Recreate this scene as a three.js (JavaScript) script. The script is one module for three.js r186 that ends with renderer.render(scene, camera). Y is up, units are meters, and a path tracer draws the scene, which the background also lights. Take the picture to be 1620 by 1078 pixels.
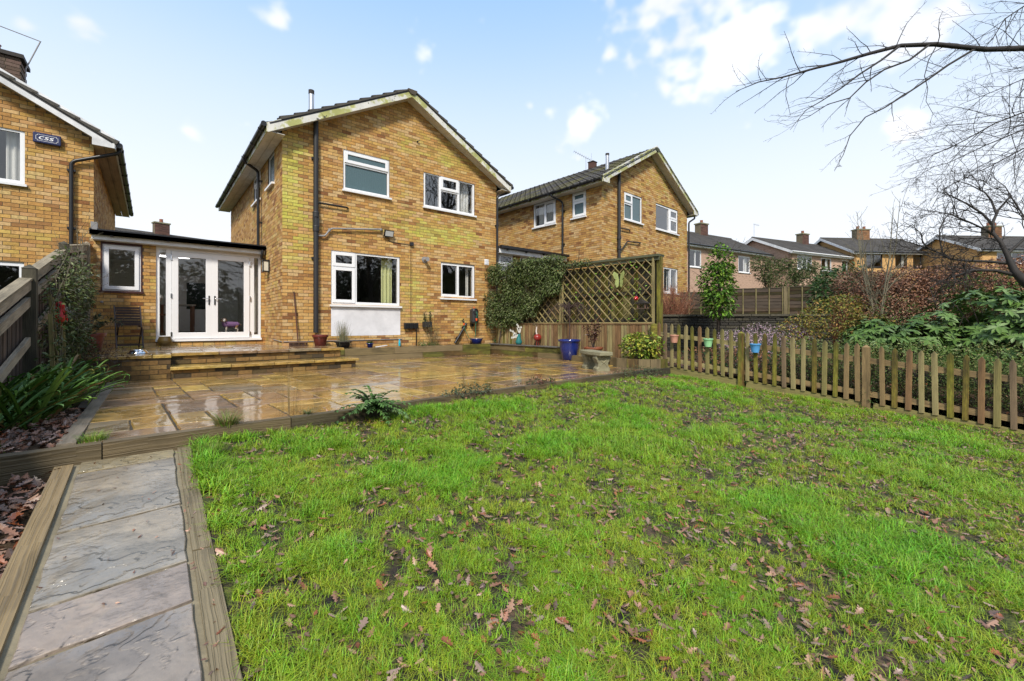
import * as THREE from 'three';
import { mergeGeometries, mergeVertices } from 'three/addons/utils/BufferGeometryUtils.js';
import { MarchingCubes } from 'three/addons/objects/MarchingCubes.js';
import { RoundedBoxGeometry } from 'three/addons/geometries/RoundedBoxGeometry.js';
import { RectAreaLightUniformsLib } from 'three/addons/lights/RectAreaLightUniformsLib.js';
import { FontLoader } from 'three/addons/loaders/FontLoader.js';
import { TextGeometry } from 'three/addons/geometries/TextGeometry.js';

// ---------------------------------------------------------------- camera, sky, sun, exposure
const EYE = 1.44;                       // eye height above the lawn datum; survey heights h are measured from the eye
const W = (u, h, v) => new THREE.Vector3(u, h + EYE, -v);   // u: along the gable, v: away towards the house
const scene = new THREE.Scene();
const camera = new THREE.PerspectiveCamera(2 * Math.atan(539 / 690) * 180 / Math.PI, 1620 / 1078, 0.05, 900);
camera.position.copy(W(0, 0, 0));
camera.lookAt(W(Math.sin(0.69230), 0, Math.cos(0.69230)));
camera.setViewOffset(1620, 1078, 0, 26, 1620, 1078);
camera.updateProjectionMatrix();
const renderer = new THREE.WebGLRenderer({ antialias: true });
renderer.setSize(1024, 681);
renderer.toneMapping = THREE.LinearToneMapping;
renderer.toneMappingExposure = 1.32;
renderer.shadowMap.enabled = true;
renderer.shadowMap.type = THREE.PCFSoftShadowMap;

// seeded random numbers and noise
function rng(s) { let a = s >>> 0; return () => { a = (a + 0x6D2B79F5) | 0; let t = Math.imul(a ^ (a >>> 15), 1 | a); t = (t + Math.imul(t ^ (t >>> 7), 61 | t)) ^ t; return ((t ^ (t >>> 14)) >>> 0) / 4294967296; }; }
const R0 = rng(4711);
function hash3(x, y, z) { let h = Math.imul(x, 374761393) + Math.imul(y, 668265263) + Math.imul(z, 2147483647 - 57885161); h = Math.imul(h ^ (h >>> 13), 1274126177); return ((h ^ (h >>> 16)) >>> 0) / 4294967296; }
const sm = t => t * t * (3 - 2 * t), lerp = (a, b, t) => a + (b - a) * t, clamp = (x, a = 0, b = 1) => Math.min(b, Math.max(a, x)), sstep = (a, b, x) => sm(clamp((x - a) / (b - a)));
function noise3(x, y, z) {
  const xi = Math.floor(x), yi = Math.floor(y), zi = Math.floor(z), u = sm(x - xi), v = sm(y - yi), w = sm(z - zi);
  const L = (a, b, t) => a + (b - a) * t;
  return L(L(L(hash3(xi, yi, zi), hash3(xi + 1, yi, zi), u), L(hash3(xi, yi + 1, zi), hash3(xi + 1, yi + 1, zi), u), v),
    L(L(hash3(xi, yi, zi + 1), hash3(xi + 1, yi, zi + 1), u), L(hash3(xi, yi + 1, zi + 1), hash3(xi + 1, yi + 1, zi + 1), u), v), w);
}
function fbm(x, y, z, o = 4) { let s = 0, a = 0.5, n = 0; for (let i = 0; i < o; i++) { s += a * noise3(x, y, z); n += a; x *= 2.03; y *= 2.03; z *= 2.03; a *= 0.5; } return s / n; }

// sky: pale haze at the horizon, light blue above, broken white clouds
{
  const w = 1536, h = 768, data = new Float32Array(w * h * 4);
  // cloud patches: azimuth from -z towards +x, elevation, size (radians), strength
  const blobs = [[-.089, .449, .030, 1.1], [-.151, .429, .014, 1], [.191, .555, .036, .95], [.502, .555, .026, 1.05], [.584, .575, .030, .9], [.718, .573, .013, .8], [.736, .461, .014, .9], [.776, .451, .018, .9], [.843, .422, .034, 1], [1.008, .597, .067, .95], [1.127, .584, .063, .95], [1.207, .505, .070, 1], [1.04, .481, .036, 1.1], [1.102, .492, .05, 1], [.961, .523, .02, .9], [1.31, .491, .038, .9], [1.40, .493, .068, 1], [1.455, .468, .048, .9], [1.432, .328, .03, .8], [.056, .343, .016, .7], [.146, .353, .012, .7], [.913, .544, .018, .8], [1.9, .5, .2, .9], [2.5, .4, .2, .9], [-1.0, .45, .15, .9], [-1.8, .4, .2, .9], [3.3, .45, .2, .9]];
  const bv = blobs.map(([a, e, r, s]) => [Math.sin(a) * Math.cos(e), Math.sin(e), -Math.cos(a) * Math.cos(e), r, s]);
  for (let j = 0; j < h; j++) {
    const el = ((j + .5) / h - .5) * Math.PI, ce = Math.cos(el), y = Math.sin(el);
    if (y < -.02) { for (let i = 0; i < w; i++) data.set([.3, .3, .28, 1], (j * w + i) * 4); continue; }
    for (let i = 0; i < w; i++) {
      const az = ((i + .5) / w - .5) * 2 * Math.PI, x = ce * Math.cos(az), z = ce * Math.sin(az), k = (j * w + i) * 4;
      const t = sstep(.12, .74, y), t2 = sstep(.4, 1, y);
      let r = lerp(lerp(.76, .30, t), .20, t2), g = lerp(lerp(.80, .51, t), .38, t2), b = lerp(.86, .80, t); b = lerp(b, .68, t2);
      if (y > .03) {
        let cov = 0;
        for (const q of bv) { const d = 1 - (x * q[0] + y * q[1] + z * q[2]); if (d < q[3] * q[3] * 2.2) cov += q[4] * Math.exp(-2.2 * d / (q[3] * q[3])); }
        if (y > .6) cov += .85 * sstep(.60, .78, y);
        if (cov > .02) {
          const n = fbm(x * 14 + 3, y * 26, z * 14, 5), n2 = fbm(x * 40, y * 60 + 9, z * 40, 3);
          let c = clamp((Math.min(cov, 1.0) * .95 + (n - .5) * 2.4 + (n2 - .5) * 1.1 - .42) * 1.35);
          c = sm(c) * .92;
          const under = .70 + .22 * fbm(x * 7, y * 12 + 4, z * 7, 3);
          r = lerp(r, under * 1.0, c); g = lerp(g, under * 1.02, c); b = lerp(b, under * 1.08, c);
        }
      }
      data[k] = r; data[k + 1] = g; data[k + 2] = b; data[k + 3] = 1;
    }
  }
  const sky = new THREE.DataTexture(data, w, h, THREE.RGBAFormat, THREE.FloatType);
  sky.mapping = THREE.EquirectangularReflectionMapping; sky.magFilter = sky.minFilter = THREE.LinearFilter; sky.wrapS = THREE.RepeatWrapping; sky.needsUpdate = true;
  scene.background = sky; scene.environment = sky; scene.backgroundIntensity = 1; scene.environmentIntensity = 1;
}
const sun = new THREE.DirectionalLight(new THREE.Color().setRGB(1, .93, .81), 3.3);
sun.position.copy(W(-13, 25, -14)); sun.target.position.copy(W(4, -1, 7)); sun.castShadow = true; sun.shadow.radius = 18;
sun.shadow.mapSize.set(4096, 4096); { const c = sun.shadow.camera; c.left = -30; c.right = 45; c.top = 35; c.bottom = -30; c.near = 1; c.far = 110; }
scene.add(sun, sun.target);
// ---------------------------------------------------------------- names, labels, groups
const taken = {};
function numbered(n) { const k = taken[n] = (taken[n] ?? -1) + 1; return k ? n + '_' + String(k).padStart(3, '0') : n; }
function tag(o, label, category, group) { o.userData.label = label; o.userData.category = category; if (group) o.userData.group = group; return o; }
function thing(name, label, category, pos = [0, 0, 0], ry = 0, group) { const o = new THREE.Group(); o.name = numbered(name); o.position.set(...pos); o.rotation.y = ry; scene.add(o); return tag(o, label, category, group); }
function at(u, h, v) { return [u, h + EYE, -v]; }
function struct(o) { o.userData.kind = 'structure'; return o; }
function sgroup(name) { const o = new THREE.Group(); o.name = numbered(name); scene.add(o); return struct(o); }
function part(name, parent) { const o = new THREE.Group(); o.name = name; parent.add(o); return o; }
const C = (r, g, b) => new THREE.Color().setRGB(r, g, b);
const S = hex => new THREE.Color(hex);
const jit = (c, a, r = R0) => { const k = 1 + (r() - .5) * 2 * a; return [c[0] * k * (1 + (r() - .5) * a * .4), c[1] * k, c[2] * k * (1 + (r() - .5) * a * .4)]; };

// ---------------------------------------------------------------- geometry collector
const _a = new THREE.Vector3(), _b = new THREE.Vector3(), _c = new THREE.Vector3(), _n = new THREE.Vector3();
class MB {
  constructor() { this.p = []; this.n = []; this.t = []; this.c = null; this.col = null; }
  color(c) { if (!this.c) { this.c = []; for (let i = 0; i < this.p.length / 3; i++) this.c.push(1, 1, 1); } this.col = c; return this; }
  v(x, y, z, nx, ny, nz, u, v) { this.p.push(x, y, z); this.n.push(nx, ny, nz); this.t.push(u, v); if (this.c) this.c.push(...this.col); }
  tri(a, b, c, ua, ub, uc) {
    _a.subVectors(b, a); _b.subVectors(c, a); _n.crossVectors(_a, _b).normalize();
    this.v(a.x, a.y, a.z, _n.x, _n.y, _n.z, ...ua); this.v(b.x, b.y, b.z, _n.x, _n.y, _n.z, ...ub); this.v(c.x, c.y, c.z, _n.x, _n.y, _n.z, ...uc);
  }
  quad(a, b, c, d, uv = [[0, 0], [1, 0], [1, 1], [0, 1]]) { this.tri(a, b, c, uv[0], uv[1], uv[2]); this.tri(a, c, d, uv[0], uv[2], uv[3]); return this; }
  // box centred at x,y,z; grain runs along its longest side
  box(x, y, z, sx, sy, sz, o = {}) {
    const m = o.m || new THREE.Matrix4().compose(new THREE.Vector3(x, y, z), new THREE.Quaternion().setFromEuler(new THREE.Euler(o.rx || 0, o.ry || 0, o.rz || 0, 'YXZ')), new THREE.Vector3(1, 1, 1));
    const s = [sx / 2, sy / 2, sz / 2], big = sx >= sy && sx >= sz ? 0 : sy >= sz ? 1 : 2, off = o.uv || [R0() * 7, R0() * 7];
    const F = [[0, 1, 2, 1], [0, 1, 2, -1], [1, 2, 0, 1], [1, 2, 0, -1], [2, 0, 1, 1], [2, 0, 1, -1]];
    for (const [ax, b1, b2, sg] of F) {
      if (o.skip && o.skip.includes((sg > 0 ? '+' : '-') + 'xyz'[ax])) continue;
      const P = (i, j) => { const q = [0, 0, 0]; q[ax] = sg * s[ax]; q[b1] = i * s[b1]; q[b2] = j * s[b2]; return q; };
      const qs = sg > 0 ? [P(-1, -1), P(1, -1), P(1, 1), P(-1, 1)] : [P(-1, -1), P(-1, 1), P(1, 1), P(1, -1)];
      const uv = qs.map(q => { const others = [0, 1, 2].filter(k => k !== ax); const g = others.includes(big) ? big : others[0], k = others.find(k2 => k2 !== g); return [q[g] + off[0], q[k] + off[1] + ax * .31]; });
      const vs = qs.map(q => new THREE.Vector3(...q).applyMatrix4(m));
      this.quad(vs[0], vs[1], vs[2], vs[3], uv);
    }
    return this;
  }
  mm(x0, y0, z0, x1, y1, z1, o) { return this.box((x0 + x1) / 2, (y0 + y1) / 2, (z0 + z1) / 2, x1 - x0, y1 - y0, z1 - z0, o); }
  // a bar from a to b with a rectangular section w (sideways) x t
  bar(a, b, w, t, up = new THREE.Vector3(0, 1, 0), o = {}) {
    const d = new THREE.Vector3().subVectors(b, a), L = d.length(); d.normalize();
    const x = new THREE.Vector3().crossVectors(up, d).normalize(), y = new THREE.Vector3().crossVectors(d, x);
    const m = new THREE.Matrix4().makeBasis(d, y, x.negate().clone()); x.negate();
    m.makeBasis(d, y, new THREE.Vector3().crossVectors(d, y)); m.setPosition((a.x + b.x) / 2, (a.y + b.y) / 2, (a.z + b.z) / 2);
    return this.box(0, 0, 0, L, t, w, { ...o, m });
  }
  // any three.js geometry; uv in metres by the way each face points unless keep is set
  geo(g, m, keep) {
    let q = g.index ? g.toNonIndexed() : g; const P = q.attributes.position, N = q.attributes.normal, T = q.attributes.uv, nm = m ? new THREE.Matrix3().getNormalMatrix(m) : null;
    for (let i = 0; i < P.count; i += 3) {
      const vs = [0, 1, 2].map(k => new THREE.Vector3().fromBufferAttribute(P, i + k)), ns = [0, 1, 2].map(k => new THREE.Vector3().fromBufferAttribute(N, i + k));
      _n.copy(ns[0]); const ax = Math.abs(_n.x), ay = Math.abs(_n.y), az = Math.abs(_n.z);
      const uvs = keep && T ? [0, 1, 2].map(k => [T.getX(i + k), T.getY(i + k)]) : vs.map(p => ay >= ax && ay >= az ? [p.x, p.z] : ax >= az ? [p.z, p.y] : [p.x, p.y]);
      if (m) { vs.forEach(p => p.applyMatrix4(m)); ns.forEach(p => p.applyMatrix3(nm).normalize()); }
      for (let k = 0; k < 3; k++) this.v(vs[k].x, vs[k].y, vs[k].z, ns[k].x, ns[k].y, ns[k].z, ...uvs[k]);
    }
    return this;
  }
  cyl(x, y, z, r0, r1, h, seg = 16, m) { const g = new THREE.CylinderGeometry(r1, r0, h, seg); const k = new THREE.Matrix4().makeTranslation(x, y + h / 2, z); return this.geo(g, m ? m.clone().multiply(k) : k); }
  lathe(pts, x = 0, y = 0, z = 0, seg = 24) { return this.geo(new THREE.LatheGeometry(pts.map(p => new THREE.Vector2(...p)), seg), new THREE.Matrix4().makeTranslation(x, y, z)); }
  // tube through points (Vector3) with radius number or array
  tube(pts, r, seg = 8, caps = true) {
    const n = pts.length, rad = i => Array.isArray(r) ? r[i] : r; let len = 0;
    let T = new THREE.Vector3().subVectors(pts[1], pts[0]).normalize(), U = Math.abs(T.y) < .9 ? new THREE.Vector3(0, 1, 0) : new THREE.Vector3(1, 0, 0);
    U.crossVectors(T, U).normalize(); const rings = [];
    for (let i = 0; i < n; i++) {
      const t = new THREE.Vector3(); if (i === 0) t.subVectors(pts[1], pts[0]); else if (i === n - 1) t.subVectors(pts[i], pts[i - 1]); else t.subVectors(pts[i + 1], pts[i - 1]);
      t.normalize(); U.addScaledVector(t, -U.dot(t)).normalize(); const B = new THREE.Vector3().crossVectors(t, U);
      if (i) len += pts[i].distanceTo(pts[i - 1]);
      const ring = []; for (let k = 0; k <= seg; k++) { const a = k / seg * 2 * Math.PI, c = Math.cos(a), s = Math.sin(a); const nx = U.x * c + B.x * s, ny = U.y * c + B.y * s, nz = U.z * c + B.z * s, q = rad(i); ring.push([pts[i].x + nx * q, pts[i].y + ny * q, pts[i].z + nz * q, nx, ny, nz, len, k / seg * 2 * Math.PI * Math.max(.01, q)]); }
      rings.push(ring);
    }
    for (let i = 0; i < n - 1; i++) for (let k = 0; k < seg; k++) { const a = rings[i][k], b = rings[i][k + 1], c = rings[i + 1][k + 1], d = rings[i + 1][k]; for (const q of [a, b, c, a, c, d]) this.v(...q); }
    if (caps) for (const [i, sg] of [[0, -1], [n - 1, 1]]) {
      if (rad(i) < .004) continue; const p = pts[i], t = i ? new THREE.Vector3().subVectors(pts[i], pts[i - 1]).normalize() : new THREE.Vector3().subVectors(pts[0], pts[1]).normalize();
      for (let k = 0; k < seg; k++) { const a = rings[i][k], b = rings[i][k + 1]; this.v(p.x, p.y, p.z, t.x, t.y, t.z, 0, 0); const q = sg > 0 ? [a, b] : [b, a]; for (const w of q) this.v(w[0], w[1], w[2], t.x, t.y, t.z, w[0], w[1]); }
    }
    return this;
  }
  // extruded outline in the xy plane, from z0 to z1
  prism(pts, z0, z1, holes, m, bevel) {
    const s = new THREE.Shape(pts.map(p => new THREE.Vector2(...p))); for (const h of holes || []) s.holes.push(new THREE.Path(h.map(p => new THREE.Vector2(...p))));
    const g = new THREE.ExtrudeGeometry(s, { depth: z1 - z0, bevelEnabled: !!bevel, bevelSize: bevel || 0, bevelThickness: bevel || 0, bevelSegments: 1, curveSegments: 8 }); g.translate(0, 0, z0); return this.geo(g, m);
  }
  // leaf: folded along its midrib, dir = where the tip points, nor = facing
  leaf(p, dir, nor, len, wid, bend = 0, big = false) {
    const d = _a.copy(dir).normalize().clone(), n = new THREE.Vector3().copy(nor).addScaledVector(d, -nor.dot(d)).normalize(), s = new THREE.Vector3().crossVectors(d, n);
    const pt = (l, w, z) => new THREE.Vector3(p.x + d.x * l * len + s.x * w * wid + n.x * z * len, p.y + d.y * l * len + s.y * w * wid + n.y * z * len, p.z + d.z * l * len + s.z * w * wid + n.z * z * len);
    if (!big) { const a = pt(0, 0, 0), t = pt(1, 0, -bend), l = pt(.48, -.5, .12 - bend * .3), r = pt(.48, .5, .12 - bend * .3); this.tri(a, r, t, [0, 0], [.5, 1], [1, 0]); this.tri(a, t, l, [0, 0], [1, 0], [.5, 1]); }
    else {
      const a = pt(0, 0, 0), m1 = pt(.35, 0, -.02 - bend * .2), m2 = pt(.7, 0, -.02 - bend * .55), t = pt(1, 0, -bend), l1 = pt(.35, -.48, .05 - bend * .2), r1 = pt(.35, .48, .05 - bend * .2), l2 = pt(.72, -.4, .04 - bend * .6), r2 = pt(.72, .4, .04 - bend * .6);
      const u = (x, y) => [x, y];
      this.tri(a, r1, m1, u(0, 0), u(.3, .5), u(.3, 0)); this.tri(a, m1, l1, u(0, 0), u(.3, 0), u(.3, .5)); this.quad(m1, r1, r2, m2, [u(.3, 0), u(.3, .5), u(.7, .5), u(.7, 0)]); this.quad(m1, m2, l2, l1, [u(.3, 0), u(.7, 0), u(.7, .5), u(.3, .5)]); this.tri(m2, r2, t, u(.7, 0), u(.7, .5), u(1, 0)); this.tri(m2, t, l2, u(.7, 0), u(1, 0), u(.7, .5));
    }
    return this;
  }
  geometry() {
    const g = new THREE.BufferGeometry(); g.setAttribute('position', new THREE.Float32BufferAttribute(this.p, 3)); g.setAttribute('normal', new THREE.Float32BufferAttribute(this.n, 3)); g.setAttribute('uv', new THREE.Float32BufferAttribute(this.t, 2));
    if (this.c) g.setAttribute('color', new THREE.Float32BufferAttribute(this.c, 3)); return g;
  }
  build(name, mat, parent) { const m = new THREE.Mesh(this.geometry(), mat); m.name = name; if (parent) parent.add(m); return m; }
  // a thing that is one mesh
  single(name, mat, label, category, group) { const m = this.build(numbered(name), mat, scene); return tag(m, label, category, group); }
}
const vec = (x, y, z) => new THREE.Vector3(x, y, z);
const stuff = o => { o.userData.kind = 'stuff'; return o; };

// ---------------------------------------------------------------- textures (tileable, grey ones multiply the colour)
function tnoise(P, seed) { // tileable value noise of period P cells on 0..1
  return (x, y) => { const X = x * P, Y = y * P, xi = Math.floor(X), yi = Math.floor(Y), u = sm(X - xi), v = sm(Y - yi), m = a => ((a % P) + P) % P; const h = (i, j) => hash3(m(i), m(j), seed); return lerp(lerp(h(xi, yi), h(xi + 1, yi), u), lerp(h(xi, yi + 1), h(xi + 1, yi + 1), u), v); };
}
function tfbm(P, o, seed, gain = .5) { const f = []; for (let i = 0; i < o; i++) f.push(tnoise(P << i, seed + i * 17)); return (x, y) => { let s = 0, a = 1, n = 0; for (const q of f) { s += a * q(x, y); n += a; a *= gain; } return s / n; }; }
function tex(n, fn, metres, srgb = false) {
  const d = new Uint8Array(n * n * 4);
  for (let j = 0; j < n; j++) for (let i = 0; i < n; i++) { const c = fn((i + .5) / n, (j + .5) / n), k = (j * n + i) * 4; if (typeof c === 'number') { d[k] = d[k + 1] = d[k + 2] = clamp(c) * 255; } else { d[k] = clamp(c[0]) * 255; d[k + 1] = clamp(c[1]) * 255; d[k + 2] = clamp(c[2]) * 255; } d[k + 3] = 255; }
  const t = new THREE.DataTexture(d, n, n); t.wrapS = t.wrapT = THREE.RepeatWrapping; t.magFilter = THREE.LinearFilter; t.minFilter = THREE.LinearMipmapLinearFilter; t.generateMipmaps = true; if (srgb) t.colorSpace = THREE.SRGBColorSpace; t.repeat.set(1 / metres[0], 1 / metres[1]); t.needsUpdate = true; return t;
}
const retile = (t, a, b) => { const q = t.clone(); q.repeat.set(1 / a, 1 / b); q.needsUpdate = true; return q; };
const F8 = tfbm(8, 5, 1), F4 = tfbm(4, 6, 50), F16 = tfbm(16, 4, 90), F3 = tfbm(3, 5, 130);
const T = {};
T.speck = tex(512, (x, y) => { const a = F8(x, y), b = F16(y, x); return .88 + .38 * (a - .5) + .5 * (b - .5); }, [1.1, 1.1]);
T.speckBump = tex(512, (x, y) => .5 * F16(x, y) + .5 * F8(y, x), [.5, .5]);
// wood: long grain in u
const grain = tfbm(4, 5, 210, .6);
const wl_ = tnoise(64, 33), ws_ = tnoise(96, 37);
const woodFn = (x, y) => { const w = F3(x, y) * .12, g = grain(x * 1, y * 1 + w); const lines = wl_(y + w * .6 + .02 * F8(x, y), .5); const streak = ws_(y + w, Math.floor(x * 4) / 96); return clamp(.52 + .42 * (g - .5) + .24 * (streak - .5) + .12 * (lines - .5) + .22 * (F8(x, y) - .5)); };
T.wood = tex(512, (x, y) => clamp(.86 + 1.15 * (woodFn(x, y) - .52) - .35 * sstep(.58, .72, F4(x, y)) * .6), [1.6, .5]);
T.woodBump = tex(512, woodFn, [1.6, .5]);
// wood with green algae and bare brown: colour map
T.mossyWood = tex(512, (x, y) => { const w = woodFn(x, y), a = sstep(.42, .66, F4(x + .3, y)), b = .55 + .75 * (w - .5) + .25 * (F16(x, y) - .5); const c = [lerp(.62, .66, a), lerp(.50, .66, a), lerp(.33, .34, a)]; return c.map(q => q * b * 1.35); }, [1.7, .55], true);
// riven sandstone
const cleft = tfbm(3, 6, 310, .56), cl2 = tfbm(5, 5, 370, .55);   // split along its layers: terraces with ragged edges
const terr = (x, y) => { const s = 9 * (.65 * cleft(x, y * 2) + .35 * cl2(x, y)) + .9 * F16(x, y), i = Math.floor(s), f = s - i, k = sstep(.42, .60, F4(x + .37, y + .11)); return [lerp(s, i + sstep(.0, .3, f), k * .9) / 9, lerp(.5, f, k)]; };
const TERR = new Map(), terrC = (x, y) => { const k = Math.round(x * 4096) * 4096 + Math.round(y * 4096); let q = TERR.get(k); if (!q) TERR.set(k, q = terr(x, y)); return q; };
T.riven = tex(1024, (x, y) => { const t = terrC(x, y)[0]; return clamp((t - .5) * 1.5 + .5) * .72 + .16 * F16(x, y) + .14 * F8(y, x); }, [1.3, 1.3]);
T.rivenMap = tex(1024, (x, y) => { const [h, f] = terrC(x, y), w = F4(y, x), k = .82 + .46 * (F8(x, y) - .5) + .40 * (w - .5) + .42 * (F16(y, x) - .5) - .14 * sstep(.10, .0, f) + .3 * (h - .5); const t = F3(x + .4, y); return [k * (1 + .16 * (t - .5)), k, k * (1 - .26 * (t - .5))]; }, [1.3, 1.3]);
T.rivenRough = tex(512, (x, y) => { const a = F4(x + .21, y + .6), b = F16(x, y); return clamp(.07 + .42 * sstep(.42, .74, a) + .42 * (b - .42), .03); }, [1.3, 1.3]);
T.stain = tex(512, (x, y) => .84 + .5 * (F4(x, y) - .5) + .35 * (F16(x, y) - .5), [1.3, 1.3]);

T.algae = tex(512, (x, y) => { const a = sstep(.50, .64, .7 * F4(x, y) + .3 * F16(y, x)), k = sstep(.64, .74, .55 * F16(x, y) + .45 * F8(y, x)), g = .93 + .16 * (F8(x, y) - .5); return [lerp(lerp(.93, .74, a), .30, k) * g, lerp(lerp(.92, .74, a), .29, k) * g, lerp(lerp(.90, .46, a), .24, k) * g]; }, [1.1, 1.1], true);
const std = (c, o = {}) => new THREE.MeshStandardMaterial({ color: c instanceof THREE.Color ? c : C(...c), roughness: .8, ...o });
const phy = (c, o = {}) => new THREE.MeshPhysicalMaterial({ color: c instanceof THREE.Color ? c : C(...c), roughness: .6, ...o });
const M = {
  brick: std([1, 1, 1], { vertexColors: true, map: retile(T.speck, .35, .35), bumpMap: retile(T.speckBump, .3, .3), bumpScale: .004, roughness: .92 }),
  mortar: std([.17, .135, .085], { map: T.speck, roughness: .95 }),
  pvc: std([.80, .80, .81], { roughness: .32, map: retile(T.stain, 2, 2) }),
  upvc: std([.82, .82, .84], { roughness: .28 }),
  barge: std([.92, .92, .90], { roughness: .6, map: T.algae }),
  soffit: std([.68, .64, .57], { roughness: .6, map: retile(T.stain, 1.8, .8) }),
  woodSoffit: std([.45, .34, .24], { roughness: .7, map: retile(T.wood, 2, .4) }),
  black: std([.012, .012, .014], { roughness: .38 }),
  blackMatt: std([.018, .018, .02], { roughness: .6 }),
  tile: std([.075, .068, .062], { vertexColors: true, map: retile(T.stain, .7, .7), bumpMap: T.speckBump, bumpScale: .006, roughness: .85 }),
  tileDark: std([.055, .052, .052], { map: retile(T.stain, .8, .8), bumpMap: T.speckBump, bumpScale: .005, roughness: .8 }),
  glass: phy([1, 1, 1], { transmission: 1, thickness: 0, roughness: .015, ior: 2.0, specularIntensity: 1 }),
  coated: phy([1, 1, 1], { transmission: 1, thickness: 0, roughness: .015, ior: 2.4, specularIntensity: 1 }),
  frosted: phy([.11, .18, .20], { transmission: .25, thickness: 0, roughness: .22, bumpMap: tex(256, (x, y) => .5 + .25 * Math.sin(x * 2 * Math.PI * 10 + 3 * F8(x, y)) + .5 * (F16(x, y) - .5), [.5, .25]), bumpScale: .006 }),
  render: std([.80, .79, .82], { roughness: .85, map: retile(T.stain, 4, 4), bumpMap: T.speckBump, bumpScale: .006 }),
  metal: std([.55, .55, .56], { metalness: 1, roughness: .35 }),
  chrome: std([.75, .75, .76], { metalness: 1, roughness: .15 }),
  greyPipe: std([.28, .27, .27], { roughness: .5, map: T.stain }),
  brown: std([.06, .018, .014], { roughness: .45 }),
  sleeper: std([.22, .165, .085], { map: T.wood, bumpMap: T.woodBump, bumpScale: .008, roughness: .62 }),
  sleeperMoss: std([.50, .48, .34], { map: retile(T.mossyWood, 1.9, .7), bumpMap: T.woodBump, bumpScale: .008, roughness: .7 }),
  greyBoard: std([.16, .155, .15], { map: T.wood, bumpMap: T.woodBump, bumpScale: .004, roughness: .5 }),
  soil: phy([.075, .052, .034], { map: retile(T.stain, .6, .6), bumpMap: retile(T.speckBump, .3, .3), bumpScale: .03, roughness: 1, specularIntensity: .15 }),
  terracotta: std([.16, .032, .024], { roughness: .35, map: retile(T.stain, .5, .5) }),
  clay: std([.26, .085, .04], { roughness: .5, map: retile(T.stain, .4, .4) }),
  cobalt: phy([.008, .022, .17], { roughness: .15, clearcoat: .8, clearcoatRoughness: .1 }),
  stone: std([.27, .25, .155], { map: retile(T.stain, .5, .5), bumpMap: retile(T.speckBump, .25, .25), bumpScale: .012, roughness: .9 }),
  bark: std([.085, .065, .05], { map: retile(T.stain, .3, .3), bumpMap: retile(T.speckBump, .2, .2), bumpScale: .01, roughness: .9 }),
  darkBark: std([.032, .026, .023], { map: retile(T.stain, .3, .3), roughness: .75 }),
  leaf: phy([1, 1, 1], { vertexColors: true, roughness: .52, specularIntensity: .6, side: THREE.DoubleSide, map: retile(T.stain, 1.2, 1.2) }),
  dryLeaf: std([1, 1, 1], { vertexColors: true, roughness: .5, side: THREE.DoubleSide, map: retile(T.stain, 1.5, 1.5) }),
  interior: std([.30, .29, .27], { roughness: .9 }),
  interiorFloor: std([.22, .14, .08], { roughness: .5, map: T.wood }),
};
// ---------------------------------------------------------------- brickwork
const BRICK = [[0.583, 0.333, 0.106], [0.54, 0.289, 0.084], [0.616, 0.376, 0.134], [0.497, 0.267, 0.078], [0.626, 0.414, 0.19], [0.464, 0.241, 0.076], [0.27, 0.114, 0.039], [0.551, 0.312, 0.129], [0.594, 0.355, 0.101], [0.356, 0.175, 0.059]];
const LICHEN = [[.60, .58, .10], [.55, .52, .10], [.64, .63, .14], [.48, .44, .09]];
const brickR = rng(77);
// bricks of one wall face: x along the wall, y up, z outwards (0 = mortar); holes [x0,x1,y0,y1]; top(x) the upper limit
function layBricks(x0, x1, y0, y1, holes, o = {}) {
  const L = o.len || .222, H = o.course || .0765, J = .010, list = []; let row = 0;
  for (let y = y0; y + .03 < y1; y += H, row++) {
    const ya = y, yb = Math.min(y + H - J, y1), ym = (ya + yb) / 2; let segs = [[x0, x1]];
    if (o.top) { // keep the part of the course under the rake
      const n = []; let s = null; for (let x = x0; x <= x1 + .001; x += .03) { const ok = o.top(x) > yb - .01; if (ok && s === null) s = x; if ((!ok || x + .03 > x1) && s !== null) { n.push([s, ok ? x1 : x]); s = null; } } segs = n;
    }
    for (const [a, b, c, d] of holes) if (ym > c && ym < d) { const n = []; for (const [p, q] of segs) { if (b <= p || a >= q) n.push([p, q]); else { if (a - p > .02) n.push([p, a]); if (q - b > .02) n.push([b, q]); } } segs = n; }
    const sh = (row % 2) * L / 2 + (o.shift || 0);
    for (const [p, q] of segs) {
      let x = p; let first = Math.floor((p - x0 + sh) / L) * L - sh + x0;
      for (let g = first; g < q - .012; g += L) { const a = Math.max(p, g), b = Math.min(q, g + L - (g + L < q - .001 ? J : 0)); if (b - a > .018) list.push([a, b, ya, yb]); }
    }
  }
  return list;
}
function brickColour(x, y, lich, r = brickR) {
  let c; const q = r(), bl = noise3(x * .9, y * 1.1, 5);
  if (q < .035) c = BRICK[6]; else if (q < .035 + .11 * bl * 1.6) c = BRICK[9]; else c = BRICK[Math.floor(r() * 6) % 6]; if (r() < .25) c = BRICK[[4, 7, 8, 2][Math.floor(r() * 4)]];
  const l = lich ? lich(x, y) : 0;
  if (l > 0) { const k = LICHEN[Math.floor(r() * 4)], t = clamp(l * 1.0 - .12 + (r() - .6) * .8, 0, .82); c = [lerp(c[0], k[0], t), lerp(c[1], k[1], t), lerp(c[2], k[2], t)]; }
  return jit(c, .085, r);
}
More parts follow.
